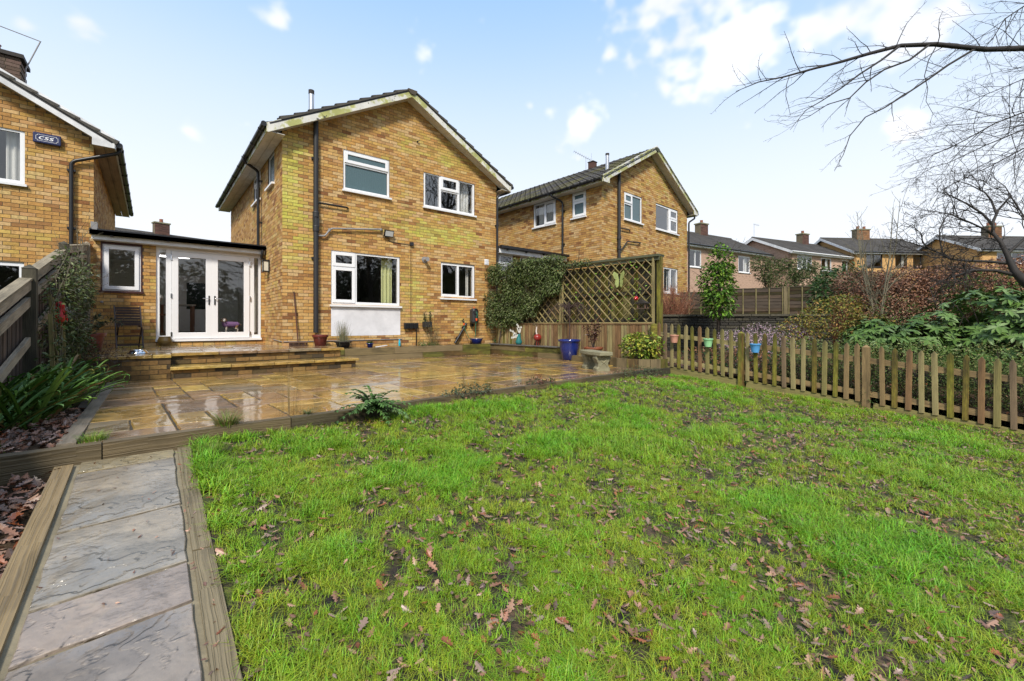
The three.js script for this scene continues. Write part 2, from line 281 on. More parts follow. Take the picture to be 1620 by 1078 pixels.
// wall face as a child of a house: mortar slab with openings, bricks standing proud of it
function facade(house, m4, x0, x1, y0, y1, holes, o = {}) {
  const outline = o.outline || [[x0, y0], [x1, y0], [x1, y1], [x0, y1]];
  const mb = new MB().prism(outline, -.24, 0, holes.map(([a, b, c, d]) => [[a, c], [b, c], [b, d], [a, d]]));
  const wall = mb.build('wall', o.mortar || M.mortar, house); wall.applyMatrix4(m4);
  const list = layBricks(x0 - .004, x1 + .004, y0, y1, holes, o), P = .006;
  house.updateWorldMatrix(true, true);
  const cam = camera.position.clone().applyMatrix4(wall.matrixWorld.clone().invert());
  const score = list.map((b, i) => { const dx = (b[0] + b[1]) / 2 - cam.x, dy = (b[2] + b[3]) / 2 - cam.y, d = Math.hypot(dx, dy, cam.z); return [(b[1] - b[0]) * cam.z / (d * d * d) * ((o.prefer ? o.prefer((b[0] + b[1]) / 2, (b[2] + b[3]) / 2) : 1)), i]; }).sort((a, b) => b[0] - a[0]);
  const pick = new Set(score.slice(0, o.single ?? 0).map(s => s[1]));
  const rest = new MB(); const pool = new Map();
  list.forEach((b, i) => {
    const w = b[1] - b[0], h = b[3] - b[2], cx = (b[0] + b[1]) / 2, cy = (b[2] + b[3]) / 2, col = brickColour(cx + (o.seed || 0), cy, o.lichen), pz = P + (brickR() - .5) * .004;
    if (pick.has(i)) { // geometry shared between bricks of one size and tone
      const k = w.toFixed(2) + h.toFixed(2) + col.map(q => Math.round(q * 22)).join();
      if (!pool.has(k)) pool.set(k, new MB().color(col).box(0, 0, 0, w, h, .03, { skip: '-z' }).geometry());
      const m = new THREE.Mesh(pool.get(k), M.brick); m.name = 'brick'; m.position.set(cx, cy, pz - .015); m.rotation.z = (brickR() - .5) * .006; wall.add(m);
    } else rest.color(col).box(cx, cy, pz - .015, w, h, .03, { skip: '-z' });
  });
  if (rest.p.length) { const m = rest.build('brickwork', M.brick, wall); stuff(m); }
  return wall;
}
const place = (x, y, z, ry) => new THREE.Matrix4().makeRotationY(ry).setPosition(x, y, z);

// ---------------------------------------------------------------- windows. Local frame of a wall face: x along, y up, z outwards
// panes: [x0,x1,y0,y1,{sash,glass}]; the frame fills what is left
function windowUnit(house, m4, x0, x1, y0, y1, panes, o = {}) {
  const w = part('window', house); w.applyMatrix4(m4.clone().multiply(new THREE.Matrix4().makeTranslation(x0, y0, 0)));
  const X = x1 - x0, Y = y1 - y0, fm = o.mat || M.upvc, ins = o.inset ?? -.02, D = .07, fw = .045;
  const holes = panes.map(([a, b, c, d]) => [[a, c], [b, c], [b, d], [a, d]]);
  new MB().prism([[0, 0], [X, 0], [X, Y], [0, Y]], ins - D, ins, holes).build('frame', fm, w);
  for (const [a, b, c, d, q = {}] of panes) {
    let i = 0;
    if (q.sash) { i = .05; new MB().prism([[a - .018, c - .018], [b + .018, c - .018], [b + .018, d + .018], [a - .018, d + .018]], ins + .001, ins + .022, [[[a + i, c + i], [b - i, c + i], [b - i, d - i], [a + i, d - i]]], null, .004).build('sash', fm, w); }
    const z = q.sash ? ins + .004 : ins - .03;
    const g = new MB(); g.quad(vec(a + i - .004, c + i - .004, z), vec(b - i + .004, c + i - .004, z), vec(b - i + .004, d - i + .004, z), vec(a + i - .004, d - i + .004, z), [[0, 0], [b - a, 0], [b - a, d - c], [0, d - c]]); g.build('pane', q.glass || M.glass, w);
    const gk = new MB(), gz = z + .002, e = .007, A = a + i, B = b - i, Cc = c + i, Dd = d - i; gk.mm(A, Cc, gz - .004, B, Cc + e, gz + .004); gk.mm(A, Dd - e, gz - .004, B, Dd, gz + .004); gk.mm(A, Cc + e, gz - .004, A + e, Dd - e, gz + .004); gk.mm(B - e, Cc + e, gz - .004, B, Dd - e, gz + .004); gk.build('gasket', M.blackMatt, w);
  }
  if (o.sill !== false) new MB().box(X / 2, -.025, ins + .02, X + .07, .045, .15, { rx: .06 }).build('sill', o.sillMat || fm, w);
  if (o.dripBlack) new MB().mm(-.01, Y, ins - .03, X + .01, Y + .012, ins + .01).build('drip_bead', M.blackMatt, w);
  if (o.curtain) for (const [a, b, mat] of o.curtain) { // hanging folds behind the glass
    const g = new MB(), n = Math.max(8, Math.round((b - a) / .02)), zz = ins - .22, f = i => zz + .025 * Math.sin(i * 1.25); for (let i = 0; i < n; i++) { const xa = lerp(a, b, i / n), xb = lerp(a, b, (i + 1) / n); g.quad(vec(xa, 0.02, f(i)), vec(xb, .02, f(i + 1)), vec(xb, Y, f(i + 1)), vec(xa, Y, f(i))); } g.build('curtain', mat, w);
  }
  return w;
}
const curtainGreen = std([.50, .52, .26], { side: THREE.DoubleSide, roughness: .9 }), curtainGrey = std([.55, .55, .52], { side: THREE.DoubleSide, roughness: .9 });

// ---------------------------------------------------------------- tiled roof slope. Frame: x along the eave, y up the slope, z off the slope
function tileRun(mb, len, rise, o = {}) {
  const P = o.period || .30, n = Math.ceil(len / P) * 6, course = o.course || .34, rows = Math.ceil(rise / course), A = o.amp ?? .028, r = rng(o.seed || 5);
  const prof = x => { const f = (x / P) % 1; return A * (f < .45 ? Math.sin(f / .45 * Math.PI) : f < .6 ? 0 : Math.sin((f - .6) / .4 * Math.PI) * .55); };
  for (let j = 0; j < rows; j++) {
    const ya = j * course, yb = Math.min(rise, ya + course + .0), lift = .034;
    for (let i = 0; i < n; i++) {
      const xa = len * i / n, xb = len * (i + 1) / n; if (o.skip && o.skip((xa + xb) / 2, j)) continue;
      if (i % 6 === 0 || !mb.col) { const k = .75 + .5 * r(), g = r(), m = o.moss ? sstep(.45, .75, noise3(xa * 1.3, ya * 1.3, 3)) * o.moss * (.4 + r()) : 0; mb.color([k * lerp(1, 1.5, m), k * lerp(1, 1.5, m), k * lerp(1, .75, m)]); }
      const za = prof(xa), zb = prof(xb), off = .014;
      mb.quad(vec(xa, ya, za + lift), vec(xb, ya, zb + lift), vec(xb, yb, zb + off * .3), vec(xa, yb, za + off * .3), [[xa, ya], [xb, ya], [xb, yb], [xa, yb]]);
      mb.quad(vec(xa, ya, za + off * .2), vec(xb, ya, zb + off * .2), vec(xb, ya, zb + lift), vec(xa, ya, za + lift), [[xa, 0], [xb, 0], [xb, .03], [xa, .03]]);
    }
  }
  return mb;
}
function pipe(mb, pts, r, seg = 12) { // rounded elbows
  const out = [pts[0].clone()]; for (let i = 1; i < pts.length - 1; i++) { const a = pts[i - 1], b = pts[i], c = pts[i + 1], k = Math.min(.09, a.distanceTo(b) / 3, b.distanceTo(c) / 3); const p = b.clone().lerp(a, k / a.distanceTo(b)), q = b.clone().lerp(c, k / b.distanceTo(c)); for (let t = 0; t <= 4; t++) { const s = t / 4; out.push(new THREE.Vector3().addScaledVector(p, (1 - s) * (1 - s)).addScaledVector(b, 2 * s * (1 - s)).addScaledVector(q, s * s)); } }
  out.push(pts[pts.length - 1].clone()); return mb.tube(out, r, seg);
}
// gable roof over x 0..Wd, ridge along -z from z1 (front) to -len; eave overhang ov
function gableRoof(house, o) {
  const { w, len, eave, ridge, ov = .35, front = .34 } = o, roof = part('roof', house), half = w / 2, back = .3;
  const slope = Math.atan2(ridge - eave, half + ov), run = Math.hypot(ridge - eave, half + ov);
  for (const sd of [-1, 1]) {
    // frame: x along the eave (from front to back on the left side), y up the slope, z off the roof
    const ax = vec(0, 0, sd < 0 ? 1 : -1), up = vec(-sd * Math.cos(slope), Math.sin(slope), 0), nz = new THREE.Vector3().crossVectors(ax, up);
    const L = len + front + back, org = vec(sd < 0 ? -ov : w + ov, eave, sd < 0 ? -len - back : front);
    const m = new THREE.Matrix4().makeBasis(ax, up, nz).setPosition(org);
    new MB().mm(.02, 0.02, -.05, L - .02, run - .01, -.012).build('roof_deck', M.blackMatt, roof).applyMatrix4(m);
    const single = o.singleTiles ? (x, j) => (j === 0 || x > L - .30 && sd < 0 || x < .30 && sd > 0) : null;
    const g = tileRun(new MB(), L, run, { seed: 3 + sd, moss: o.moss || 0, skip: single }); const mesh = g.build('roof_tiles', M.tile, roof); stuff(mesh); mesh.applyMatrix4(m);
    if (single) { // eave course and verge column: every tile its own piece
      const gs = [0, 1, 2].map(k => { const b = new MB(), A = .036; for (let i = 0; i < 6; i++) { const x0 = .006 + i * .048, x1 = .006 + (i + 1) * .048, f = x => A * (x < .14 ? Math.sin(x / .14 * Math.PI) : Math.sin((x - .15) / .15 * Math.PI) * .5); b.color([.85 + k * .12, .85 + k * .12, .82 + k * .1]); b.quad(vec(x0, -.045, f(x0) + .055), vec(x1, -.045, f(x1) + .055), vec(x1, .35, f(x1) + .008), vec(x0, .35, f(x0) + .008)); b.quad(vec(x0, -.045, f(x0) - .004), vec(x1, -.045, f(x1) - .004), vec(x1, -.045, f(x1) + .055), vec(x0, -.045, f(x0) + .055)); } for (const e of [0, .288]) b.prism([[-.045, -.015], [.35, -.015], [.35, .012], [-.045, .058]], e, e + .008, null, new THREE.Matrix4().set(0, 0, 1, 0, 1, 0, 0, 0, 0, 1, 0, 0, 0, 0, 0, 1)); return b.geometry(); });
      const put = (x, y) => { const t = new THREE.Mesh(gs[Math.floor(R0() * 3)], M.tile); t.name = 'roof_tile'; t.applyMatrix4(m.clone().multiply(new THREE.Matrix4().makeTranslation(x, y, (R0() - .5) * .008))); roof.add(t); };
      for (let x = 0; x + .25 < L; x += .30) put(x, 0);
      for (let j = 1; j * .34 + .2 < run; j++) put(sd < 0 ? L - .30 : 0, j * .34);
    }
  }
  // ridge tiles
  const rg = new MB(); const L = len + front + back; for (let i = 0; i * .45 < L; i++) { const z = front - i * .45; rg.color([.8 + .4 * R0(), .8 + .4 * R0(), .7]); const g = new THREE.CylinderGeometry(.13, .13, Math.min(.46, L - i * .45), 12, 1, false, -Math.PI / 2, Math.PI); g.rotateX(Math.PI / 2); rg.geo(g, new THREE.Matrix4().makeTranslation(w / 2, ridge - .03, z - .22)); } rg.build('ridge', M.tile, roof);
  // bargeboards on the front gable
  const d = o.barge || .20, bz = front - .05;
  const th = .028, sx = half + ov, q = (ridge - eave) / sx, yb = eave + o.bargeDrop, yr = ridge + o.bargeDrop;
  for (const sd of [-1, 1]) { const e = sd < 0 ? -ov : w + ov; const pts = [[e, yb], [e, yb - d * .95], [e - sd * .35 * (o.box ? 1 : 0), yb - d * .95], [e - sd * .35 * (o.box ? 1 : 0), yb - d * 1.12 + .35 * q * (o.box ? 1 : 0)], [half + 0, yr - d * 1.12], [half, yr]]; new MB().prism(sd < 0 ? pts.slice().reverse() : pts, bz, bz + th).build('bargeboard', o.bargeMat || M.barge, roof); }
  // sloping soffit behind the bargeboards, level box soffit under the eaves
  for (const sd of [-1, 1]) { const e = sd < 0 ? -ov : w + ov, t = .012; const a = yb - d * .9, b = yr - d * 1.06; new MB().prism([[e, a], [half, b], [half, b + t], [e, a + t]].slice()[sd < 0 ? 'slice' : 'reverse'](), .003, bz - .002).build('verge_soffit', o.soffitMat || M.soffit, roof); }
  for (const sd of [-1, 1]) {
    const x0 = sd < 0 ? -ov : w + .008, x1 = sd < 0 ? -.008 : w + ov; const y = yb - d * .95;
    const so = part('eave_soffit', roof); const nb = 2; for (let i = 0; i < nb; i++) new MB().mm(lerp(x0, x1, i / nb) + .003, y, -len - .2, lerp(x0, x1, (i + 1) / nb) - .003, y + .012, bz - .01).build('soffit_board', o.soffitMat || M.soffit, so);
    new MB().mm(sd < 0 ? x0 - .02 : x1, y - .012, -len - .2, sd < 0 ? x0 : x1 + .02, eave - .0, bz - .003).build('fascia', o.bargeMat || M.barge, roof);
    if (o.gutter !== false) { const gx = sd < 0 ? x0 - .075 : x1 + .075, gy = eave - .04, gm = new MB(); const s = new THREE.Shape(); s.absarc(0, 0, .056, Math.PI, 2 * Math.PI); s.absarc(0, 0, .05, 2 * Math.PI, Math.PI, true); const g = new THREE.ExtrudeGeometry(s, { depth: len + bz + .15, bevelEnabled: false, curveSegments: 8 }); gm.geo(g, new THREE.Matrix4().makeTranslation(gx, gy, -len - .15)); gm.cyl(0, 0, 0, .056, .056, .004, 16, new THREE.Matrix4().makeTranslation(gx, gy, bz).multiply(new THREE.Matrix4().makeRotationX(Math.PI / 2))); for (let z = bz - .3; z > -len; z -= 1) gm.box(gx, gy - .03, z, .125, .07, .03); gm.build('gutter', M.black, roof); }
  }
  return roof;
}
// ---------------------------------------------------------------- main house: gable face at v = 10.91, corner at u = 2.30
const Z0 = -.5;                                    // terrace level
const mainHouse = thing('brick_house', 'yellow brick house with green lichen patches and a white panel under its window', 'house', at(2.30, Z0, 10.91));
{
  const H = mainHouse, B = -Z0, w = 6.1, len = 8.2, front = place(0, 0, 0, 0), side = place(0, 0, -len, -Math.PI / 2);   // side: x runs towards the camera
  const eaveY = 4.36 + B, ridgeY = 6.24 + B, wt = 4.30 + B;
  const q = (6.24 - 4.36) / (w / 2 + .35), top = x => wt + .12 + q * (x < w / 2 ? x : w - x);
  const W1 = [1.35, 2.55, 3.32 + B, 4.32 + B], W2 = [3.55, 5.27, 3.28 + B, 4.27 + B], W3 = [1.06, 2.84, .48 + B, 1.80 + B], W4 = [4.10, 5.27, .76 + B, 1.77 + B], PN = [1.06, 2.85, -.29 + B, .45 + B];
  const G = (x, y, cx, cy, sx, sy) => Math.exp(-(((x - cx) / sx) ** 2) - (((y - cy) / sy) ** 2));
  const lich = (x, y) => { const h = y - B, n = noise3(x * 1.6, h * 1.9, 2) - .5, n2 = noise3(x * 5, h * 6, 8) - .5; return clamp(1.25 * G(x, h, .15, 2.9, .42, .95) + .75 * G(x, h, .15, 3.9, .4, .5) + .5 * G(x, h, .25, 1.6, .35, .5) + 1.15 * G(x, h, 4.15, 2.55, 1.15, .36) + .95 * G(x, h, 3.25, .95, .42, .75) + .45 * G(x, h, 3.2, 5.0, 1.3, .42) + .5 * G(x, h, 4.3, 4.75, .8, .25) + .35 * G(x, h, 2.5, 2.6, 1.2, .4) + .5 * n + .3 * n2 - .12) * .95; };
  facade(H, front, 0, w, -.153, ridgeY, [W1, W2, W3, W4, PN], { top, outline: [[0, -.25], [w, -.25], [w, wt + .1], [w / 2, wt + .1 + q * w / 2], [0, wt + .1]], lichen: lich, single: 220, prefer: (x, y) => 1 });
  const SW1 = [len - 1.58, len - .82, 3.42 + B, 4.22 + B], SW2 = [len - 3.55, len - 2.55, 3.42 + B, 4.22 + B];
  facade(H, side, 0, len - .006, 0, wt + .05, [SW1, SW2], { seed: 40, shift: .1, lichen: (x, y) => { const h = y - B; return clamp(1.1 * G(x, h, len, 3, .38, .9) + .5 * (noise3(x * 2, h * 2, 4) - .45)) * .8; }, single: 80, prefer: (x, y) => x > len - 2 ? 1 : .1 });
  { const b = new MB(); b.mm(w - .24, 0, -len, w, wt + .1, -.24); b.mm(0, 0, -len, w - .24, wt + .1, -len + .2); b.mm(.24, 2.42, -len + .2, w - .24, 2.6, -.25); b.mm(.24, .0, -len + .2, w - .24, .1, -.25); b.mm(.24, .1, -4.2, w - .24, 2.42, -4.1); b.mm(3.3, .1, -4.1, 3.4, 2.42, -.25); b.mm(.24, 2.6, -3.2, w - .24, wt, -3.1); b.mm(3.0, 2.6, -3.1, 3.1, wt, -.25); b.mm(.24, wt + .1, -len + .2, w - .24, wt + .14, -.25); b.build('inner_walls', M.interior, H); }
  // windows of the gable
  const WW = (q, panes, o) => windowUnit(H, front, ...q, panes, { dripBlack: true, ...o });
  WW(W1, [[.06, 1.14, .70, .94, { sash: true, glass: M.frosted }], [.055, 1.145, .06, .64, { glass: M.frosted }]]);
  WW(W2, [[.06, .50, .06, .93, { glass: M.coated }], [.57, 1.12, .60, .93, { sash: true, glass: M.coated }], [.57, 1.12, .06, .54, { glass: M.coated }], [1.19, 1.66, .06, .93, { glass: M.coated }]], { curtain: [[1.2, 1.66, curtainGrey]] });
  WW(W3, [[.06, .56, .96, 1.26, { sash: true }], [.06, .56, .07, .89, { sash: true }], [.63, 1.72, .07, 1.26]], { curtain: [[1.36, 1.66, curtainGreen]] });
  WW(W4, [[.06, .55, .11, .95, {}], [.62, 1.11, .08, .95]], { curtain: [[1.0, 1.1, curtainGrey]] });
  new MB().mm(PN[0], PN[2], -.03, PN[1], PN[3] - .02, .008).build('render_panel', M.render, H);
  const SW = (q, panes) => windowUnit(H, side, ...q, panes, {});
  SW(SW1, [[.06, .70, .06, .74, { glass: M.frosted }]]); SW(SW2, [[.06, .94, .5, .74, { sash: true }], [.06, .94, .06, .44]]);
  gableRoof(H, { w, len, eave: eaveY, ridge: ridgeY, bargeDrop: .0, barge: .19, singleTiles: true, box: false });
  // soil stack with collars, waste pipes
  const sx = .69, b = new MB(); b.tube([vec(sx, .30, .09), vec(sx, 4.92 + B, .09)], .056, 16); for (const y of [2.56, 2.23, .95]) if (y > 1.5) { b.cyl(sx, y + B - .05, .09, .072, .072, .10, 16); b.cyl(sx, y + B + .05, .09, .078, .068, .03, 16); } b.box(sx, 2.4 + B, .09, .125, .22, .1); b.box(sx, 1.55 + B, .03, .16, .05, .06); b.box(sx, 3.9 + B, .03, .16, .05, .06); b.build('soil_stack', M.blackMatt, H);
  pipe(new MB(), [vec(.76, 2.87 + B, .07), vec(1.42, 2.87 + B, .07), vec(1.48, 2.87 + B, -.02)], .02).build('waste_pipe', M.blackMatt, H);
  { const g = new MB(); pipe(g, [vec(.75, 2.09 + B, .07), vec(.9, 2.1 + B, .07), vec(1.0, 2.25 + B, .07), vec(1.06, 2.30 + B, .07), vec(2.3, 2.45 + B, .07), vec(2.36, 2.45 + B, -.02)], .022); g.cyl(1.0, 2.22 + B, .07, .03, .03, .07, 12); g.cyl(2.28, 2.42 + B, .07, .028, .028, .05, 12); g.build('waste_pipe', M.greyPipe, H); }
  // rain pipes
  { const g = new MB(); pipe(g, [vec(-.46, 4.34 + B, -2.2), vec(-.46, 4.22 + B, -2.2), vec(-.10, 4.06 + B, -2.3), vec(-.10, .02, -2.3)], .036); for (const y of [1.6, 3.2, 4.3]) g.box(-.06, y, -2.3, .12, .04, .09); g.build('rain_pipe', M.black, H); }
  { const g = new MB(), y = 4.06 + B; pipe(g, [vec(w + .42, 4.34 + B, .16), vec(w + .42, y + .14, .16), vec(w - .02, y - .05, .075), vec(w - .02, .0, .075)], .036); for (const q of [.9, 2.2, 3.6]) g.box(w - .02, q, .045, .09, .04, .09); g.build('rain_pipe', M.black, H); }
  // flue terminal on the roof, boiler flue, vent cover, putlog hook, conduit
  { const z = -.4, y = 5.1 + B; const g = new MB(); g.cyl(.72, y - .25, z, .062, .062, .75, 18); g.build('roof_flue', M.metal, H); new MB().cyl(.72, y + .5, z, .066, .066, .10, 18).build('flue_cap', M.darkBark, H); }
  { const g = new MB(), k = new THREE.Matrix4().makeTranslation(3.57, 1.79 + B, 0).multiply(new THREE.Matrix4().makeRotationX(Math.PI / 2)); g.cyl(0, 0, 0, .085, .085, .03, 20, k); g.cyl(0, .03, 0, .05, .05, .14, 18, k); g.cyl(0, .17, 0, .062, .062, .02, 18, k); g.build('boiler_flue', M.greyPipe, H); }
  { const v = part('air_vent', H); new MB().box(5.71, 1.92 + B, .012, .15, .17, .02).build('vent_frame', M.upvc, v); for (let i = 0; i < 5; i++) new MB().box(5.71, 1.86 + B + i * .03, .026, .11, .012, .012).build('louvre', M.upvc, v); }
  { const g = new MB(); g.cyl(0, 0, 0, .02, .02, .05, 8, new THREE.Matrix4().makeTranslation(3.35, 5.02 + B, 0).multiply(new THREE.Matrix4().makeRotationX(Math.PI / 2))); g.box(3.37, 5.03 + B, .05, .06, .015, .015, { rz: .5 }); g.build('wall_bracket', M.black, H); }
  { const g = new MB(); g.tube([vec(2.5, 2.3 + B, .04), vec(2.5, 2.2 + B, .012), vec(2.62, 2.16 + B, .012), vec(3.12, 2.15 + B, .012), vec(3.16, 2.12 + B, .012), vec(3.16, .0 + B, .012)], .007, 6); g.box(3.17, 2.18 + B, .035, .1, .09, .06); g.build('cable', M.blackMatt, H); }
  new MB().tube([vec(.02, -.40 + B, .016), vec(1, -.405 + B, .016), vec(2.9, -.40 + B, .016)], .009, 8).build('cable', M.greyPipe, H);
  new MB().tube([vec(-.016, -.37 + B, -.9), vec(-.016, -.40 + B, -.02)], .009, 8).build('cable', M.greyPipe, H);
}

// ---------------------------------------------------------------- neighbour on the left, its link room flush with it at v = 12.9
const leftHouse = thing('brick_house', 'yellow brick gable house with blue alarm box on its wall beside the sloping garden fence', 'house', at(-.94 - 6.1, -.9, 12.9));
{
  const H = leftHouse, B = .9, w = 6.1, len = 7.3, front = place(0, 0, 0, 0), side = place(w, 0, 0, Math.PI / 2);
  const eaveY = 3.88 + B, ridgeY = 5.76 + B, wt = 3.84 + B, q = (5.76 - 3.88) / (w / 2 + .35), top = x => wt + .12 + q * (x < w / 2 ? x : w - x);
  const W1 = [w - 2.7, w - .99, 2.78 + B, 3.87 + B], W3 = [w - 2.9, w - 1.0, .15 + B, 1.22 + B];
  facade(H, front, 0, w, 0, ridgeY, [W1, W3], { seed: 90, shift: .06, top, outline: [[0, 0], [w, 0], [w, wt + .1], [w / 2, wt + .1 + q * w / 2], [0, wt + .1]], lichen: (x, y) => clamp(.55 * Math.exp(-(((x - w) / .5) ** 2)) * sstep(1.5, 2.4, y - B) + .35 * (noise3(x * 2, y * 2, 7) - .55)), single: 220, prefer: (x, y) => x > w - 1.7 ? (y - B > .8 ? 1 : .5) : .02 });
  facade(H, side, 0.006, len, 0, wt + .05, [], { seed: 120, single: 40, prefer: (x, y) => y - B > 2 ? 1 : 0 });
  { const b = new MB(); b.mm(0, 0, -len, .24, wt, -.25); b.mm(.24, 0, -len, w - .25, wt, -len + .2); b.mm(.24, 2.3, -len + .2, w - .25, 2.45, -.25); b.mm(.24, 0, -len + .2, w - .25, .1, -.25); b.mm(.24, .1, -3.1, w - .25, 2.3, -3); b.mm(.24, 2.45, -3.1, w - .25, wt, -3); b.mm(.24, wt + .1, -len + .2, w - .25, wt + .14, -.25); b.build('inner_walls', M.interior, H); }
  windowUnit(H, front, ...W1, [[.07, .8, .07, 1.02, {}], [.90, 1.64, .07, 1.02, {}]], { dripBlack: true, curtain: [[1.42, 1.64, curtainGrey], [1.2, 1.28, curtainGrey]] });
  windowUnit(H, front, ...W3, [[.07, .9, .07, 1.0, {}], [1.0, 1.83, .07, 1.0, {}]], { dripBlack: true });
  gableRoof(H, { w, len, eave: eaveY, ridge: ridgeY, bargeDrop: .10, barge: .24, box: true, bargeMat: M.pvc, soffitMat: M.woodSoffit, singleTiles: true });
  { const g = new MB(); pipe(g, [vec(w + .42, eaveY - .02, .14), vec(w + .42, 3.72 + B, .14), vec(w - .33, 3.38 + B, .075), vec(w - .33, 1.62 + B, .075)], .036); g.box(w + .42, eaveY - .02, .12, .1, .1, .1); g.box(w - .33, 3.2 + B, .04, .13, .04, .08); g.box(w - .33, 2.0 + B, .04, .13, .04, .08); g.build('rain_pipe', M.black, H); }
  // chimney and aerial
  const ch = part('chimney', H), cz = -2.1, cx = 4.42, y0 = 4.5 + B, y1 = 6.0 + B; const bm = new MB(); for (let r = 0; r * .08 + y0 < y1 - .06; r++) for (let i = 0; i < 3; i++) { bm.color(jit([.12, .08, .06], .35)); bm.box(cx - .24 + i * .235 + (r % 2) * .02, y0 + .04 + r * .08, cz, .222, .07, .62); } stuff(bm.build('brickwork', M.brick, ch)); new MB().mm(cx - .345, y0, cz - .3, cx + .345, y1, cz + .3).build('core', M.mortar, ch); new MB().mm(cx - .41, y1 + .005, cz - .37, cx + .41, y1 + .09, cz + .37).build('cap', M.darkBark, ch); new MB().lathe([[.13, 0], [.12, .1], [.1, .2], [.12, .22]], cx - .1, y1 + .09, cz).build('chimney_pot', M.clay, ch);
  const ar = part('aerial', H), P = (u, h) => vec(u + 7.04, h + B, cz + .2); new MB().tube([P(-2.22, 5.2), P(-2.2, 5.85), P(-1.97, 6.57)], .013, 6).build('mast', M.greyPipe, ar); const bo = new MB(), A = P(-1.97, 6.57), Z = P(-3.0, 6.72); bo.tube([A, Z], .010, 6); for (let i = 0; i < 8; i++) { const q = A.clone().lerp(Z, i / 8); bo.tube([q.clone().add(vec(0, .05, -.1)), q.clone().add(vec(0, -.05, .1))], .005, 5); } bo.build('boom', M.greyPipe, ar);
}
// alarm box
{
  const a = thing('alarm_box', 'dark blue alarm box with white letters on the neighbour wall beside the upper window', 'alarm box', at(-1.615, 3.65, 12.895));
  const g = new RoundedBoxGeometry(.40, .21, .07, 3, .02); new MB().geo(g, new THREE.Matrix4().makeTranslation(0, .105, .045)).build('housing', phy([.008, .012, .075], { roughness: .25, clearcoat: .5 }), a);
  const wm = std([.85, .85, .87]); const fr = new MB(); const X = .155, Y0 = .045, Y1 = .165, z = .0805, n = .02, t = .005; const L = [[-X + n, Y1], [X - n, Y1], [X - n, Y1 - n], [X, Y1 - n], [X, Y0 + n], [X - n, Y0 + n], [X - n, Y0], [-X + n, Y0], [-X + n, Y0 + n], [-X, Y0 + n], [-X, Y1 - n], [-X + n, Y1 - n], [-X + n, Y1]]; for (let i = 0; i < 12; i++) fr.bar(vec(L[i][0], L[i][1], z), vec(L[i + 1][0], L[i + 1][1], z), t, .003, vec(0, 0, 1)); fr.build('border', wm, a);
  const font = await new FontLoader().loadAsync('fonts/droid/droid_sans_bold.typeface.json'); const tg = new TextGeometry('CSS', { font, size: .062, depth: .003, curveSegments: 6 }); tg.computeBoundingBox(); const bb = tg.boundingBox; const sk = new THREE.Matrix4().set(1.5, .28, 0, -.128, 0, 1, 0, .073, 0, 0, 1, .0815, 0, 0, 0, 1); new MB().geo(tg, sk).build('lettering', wm, a);
}

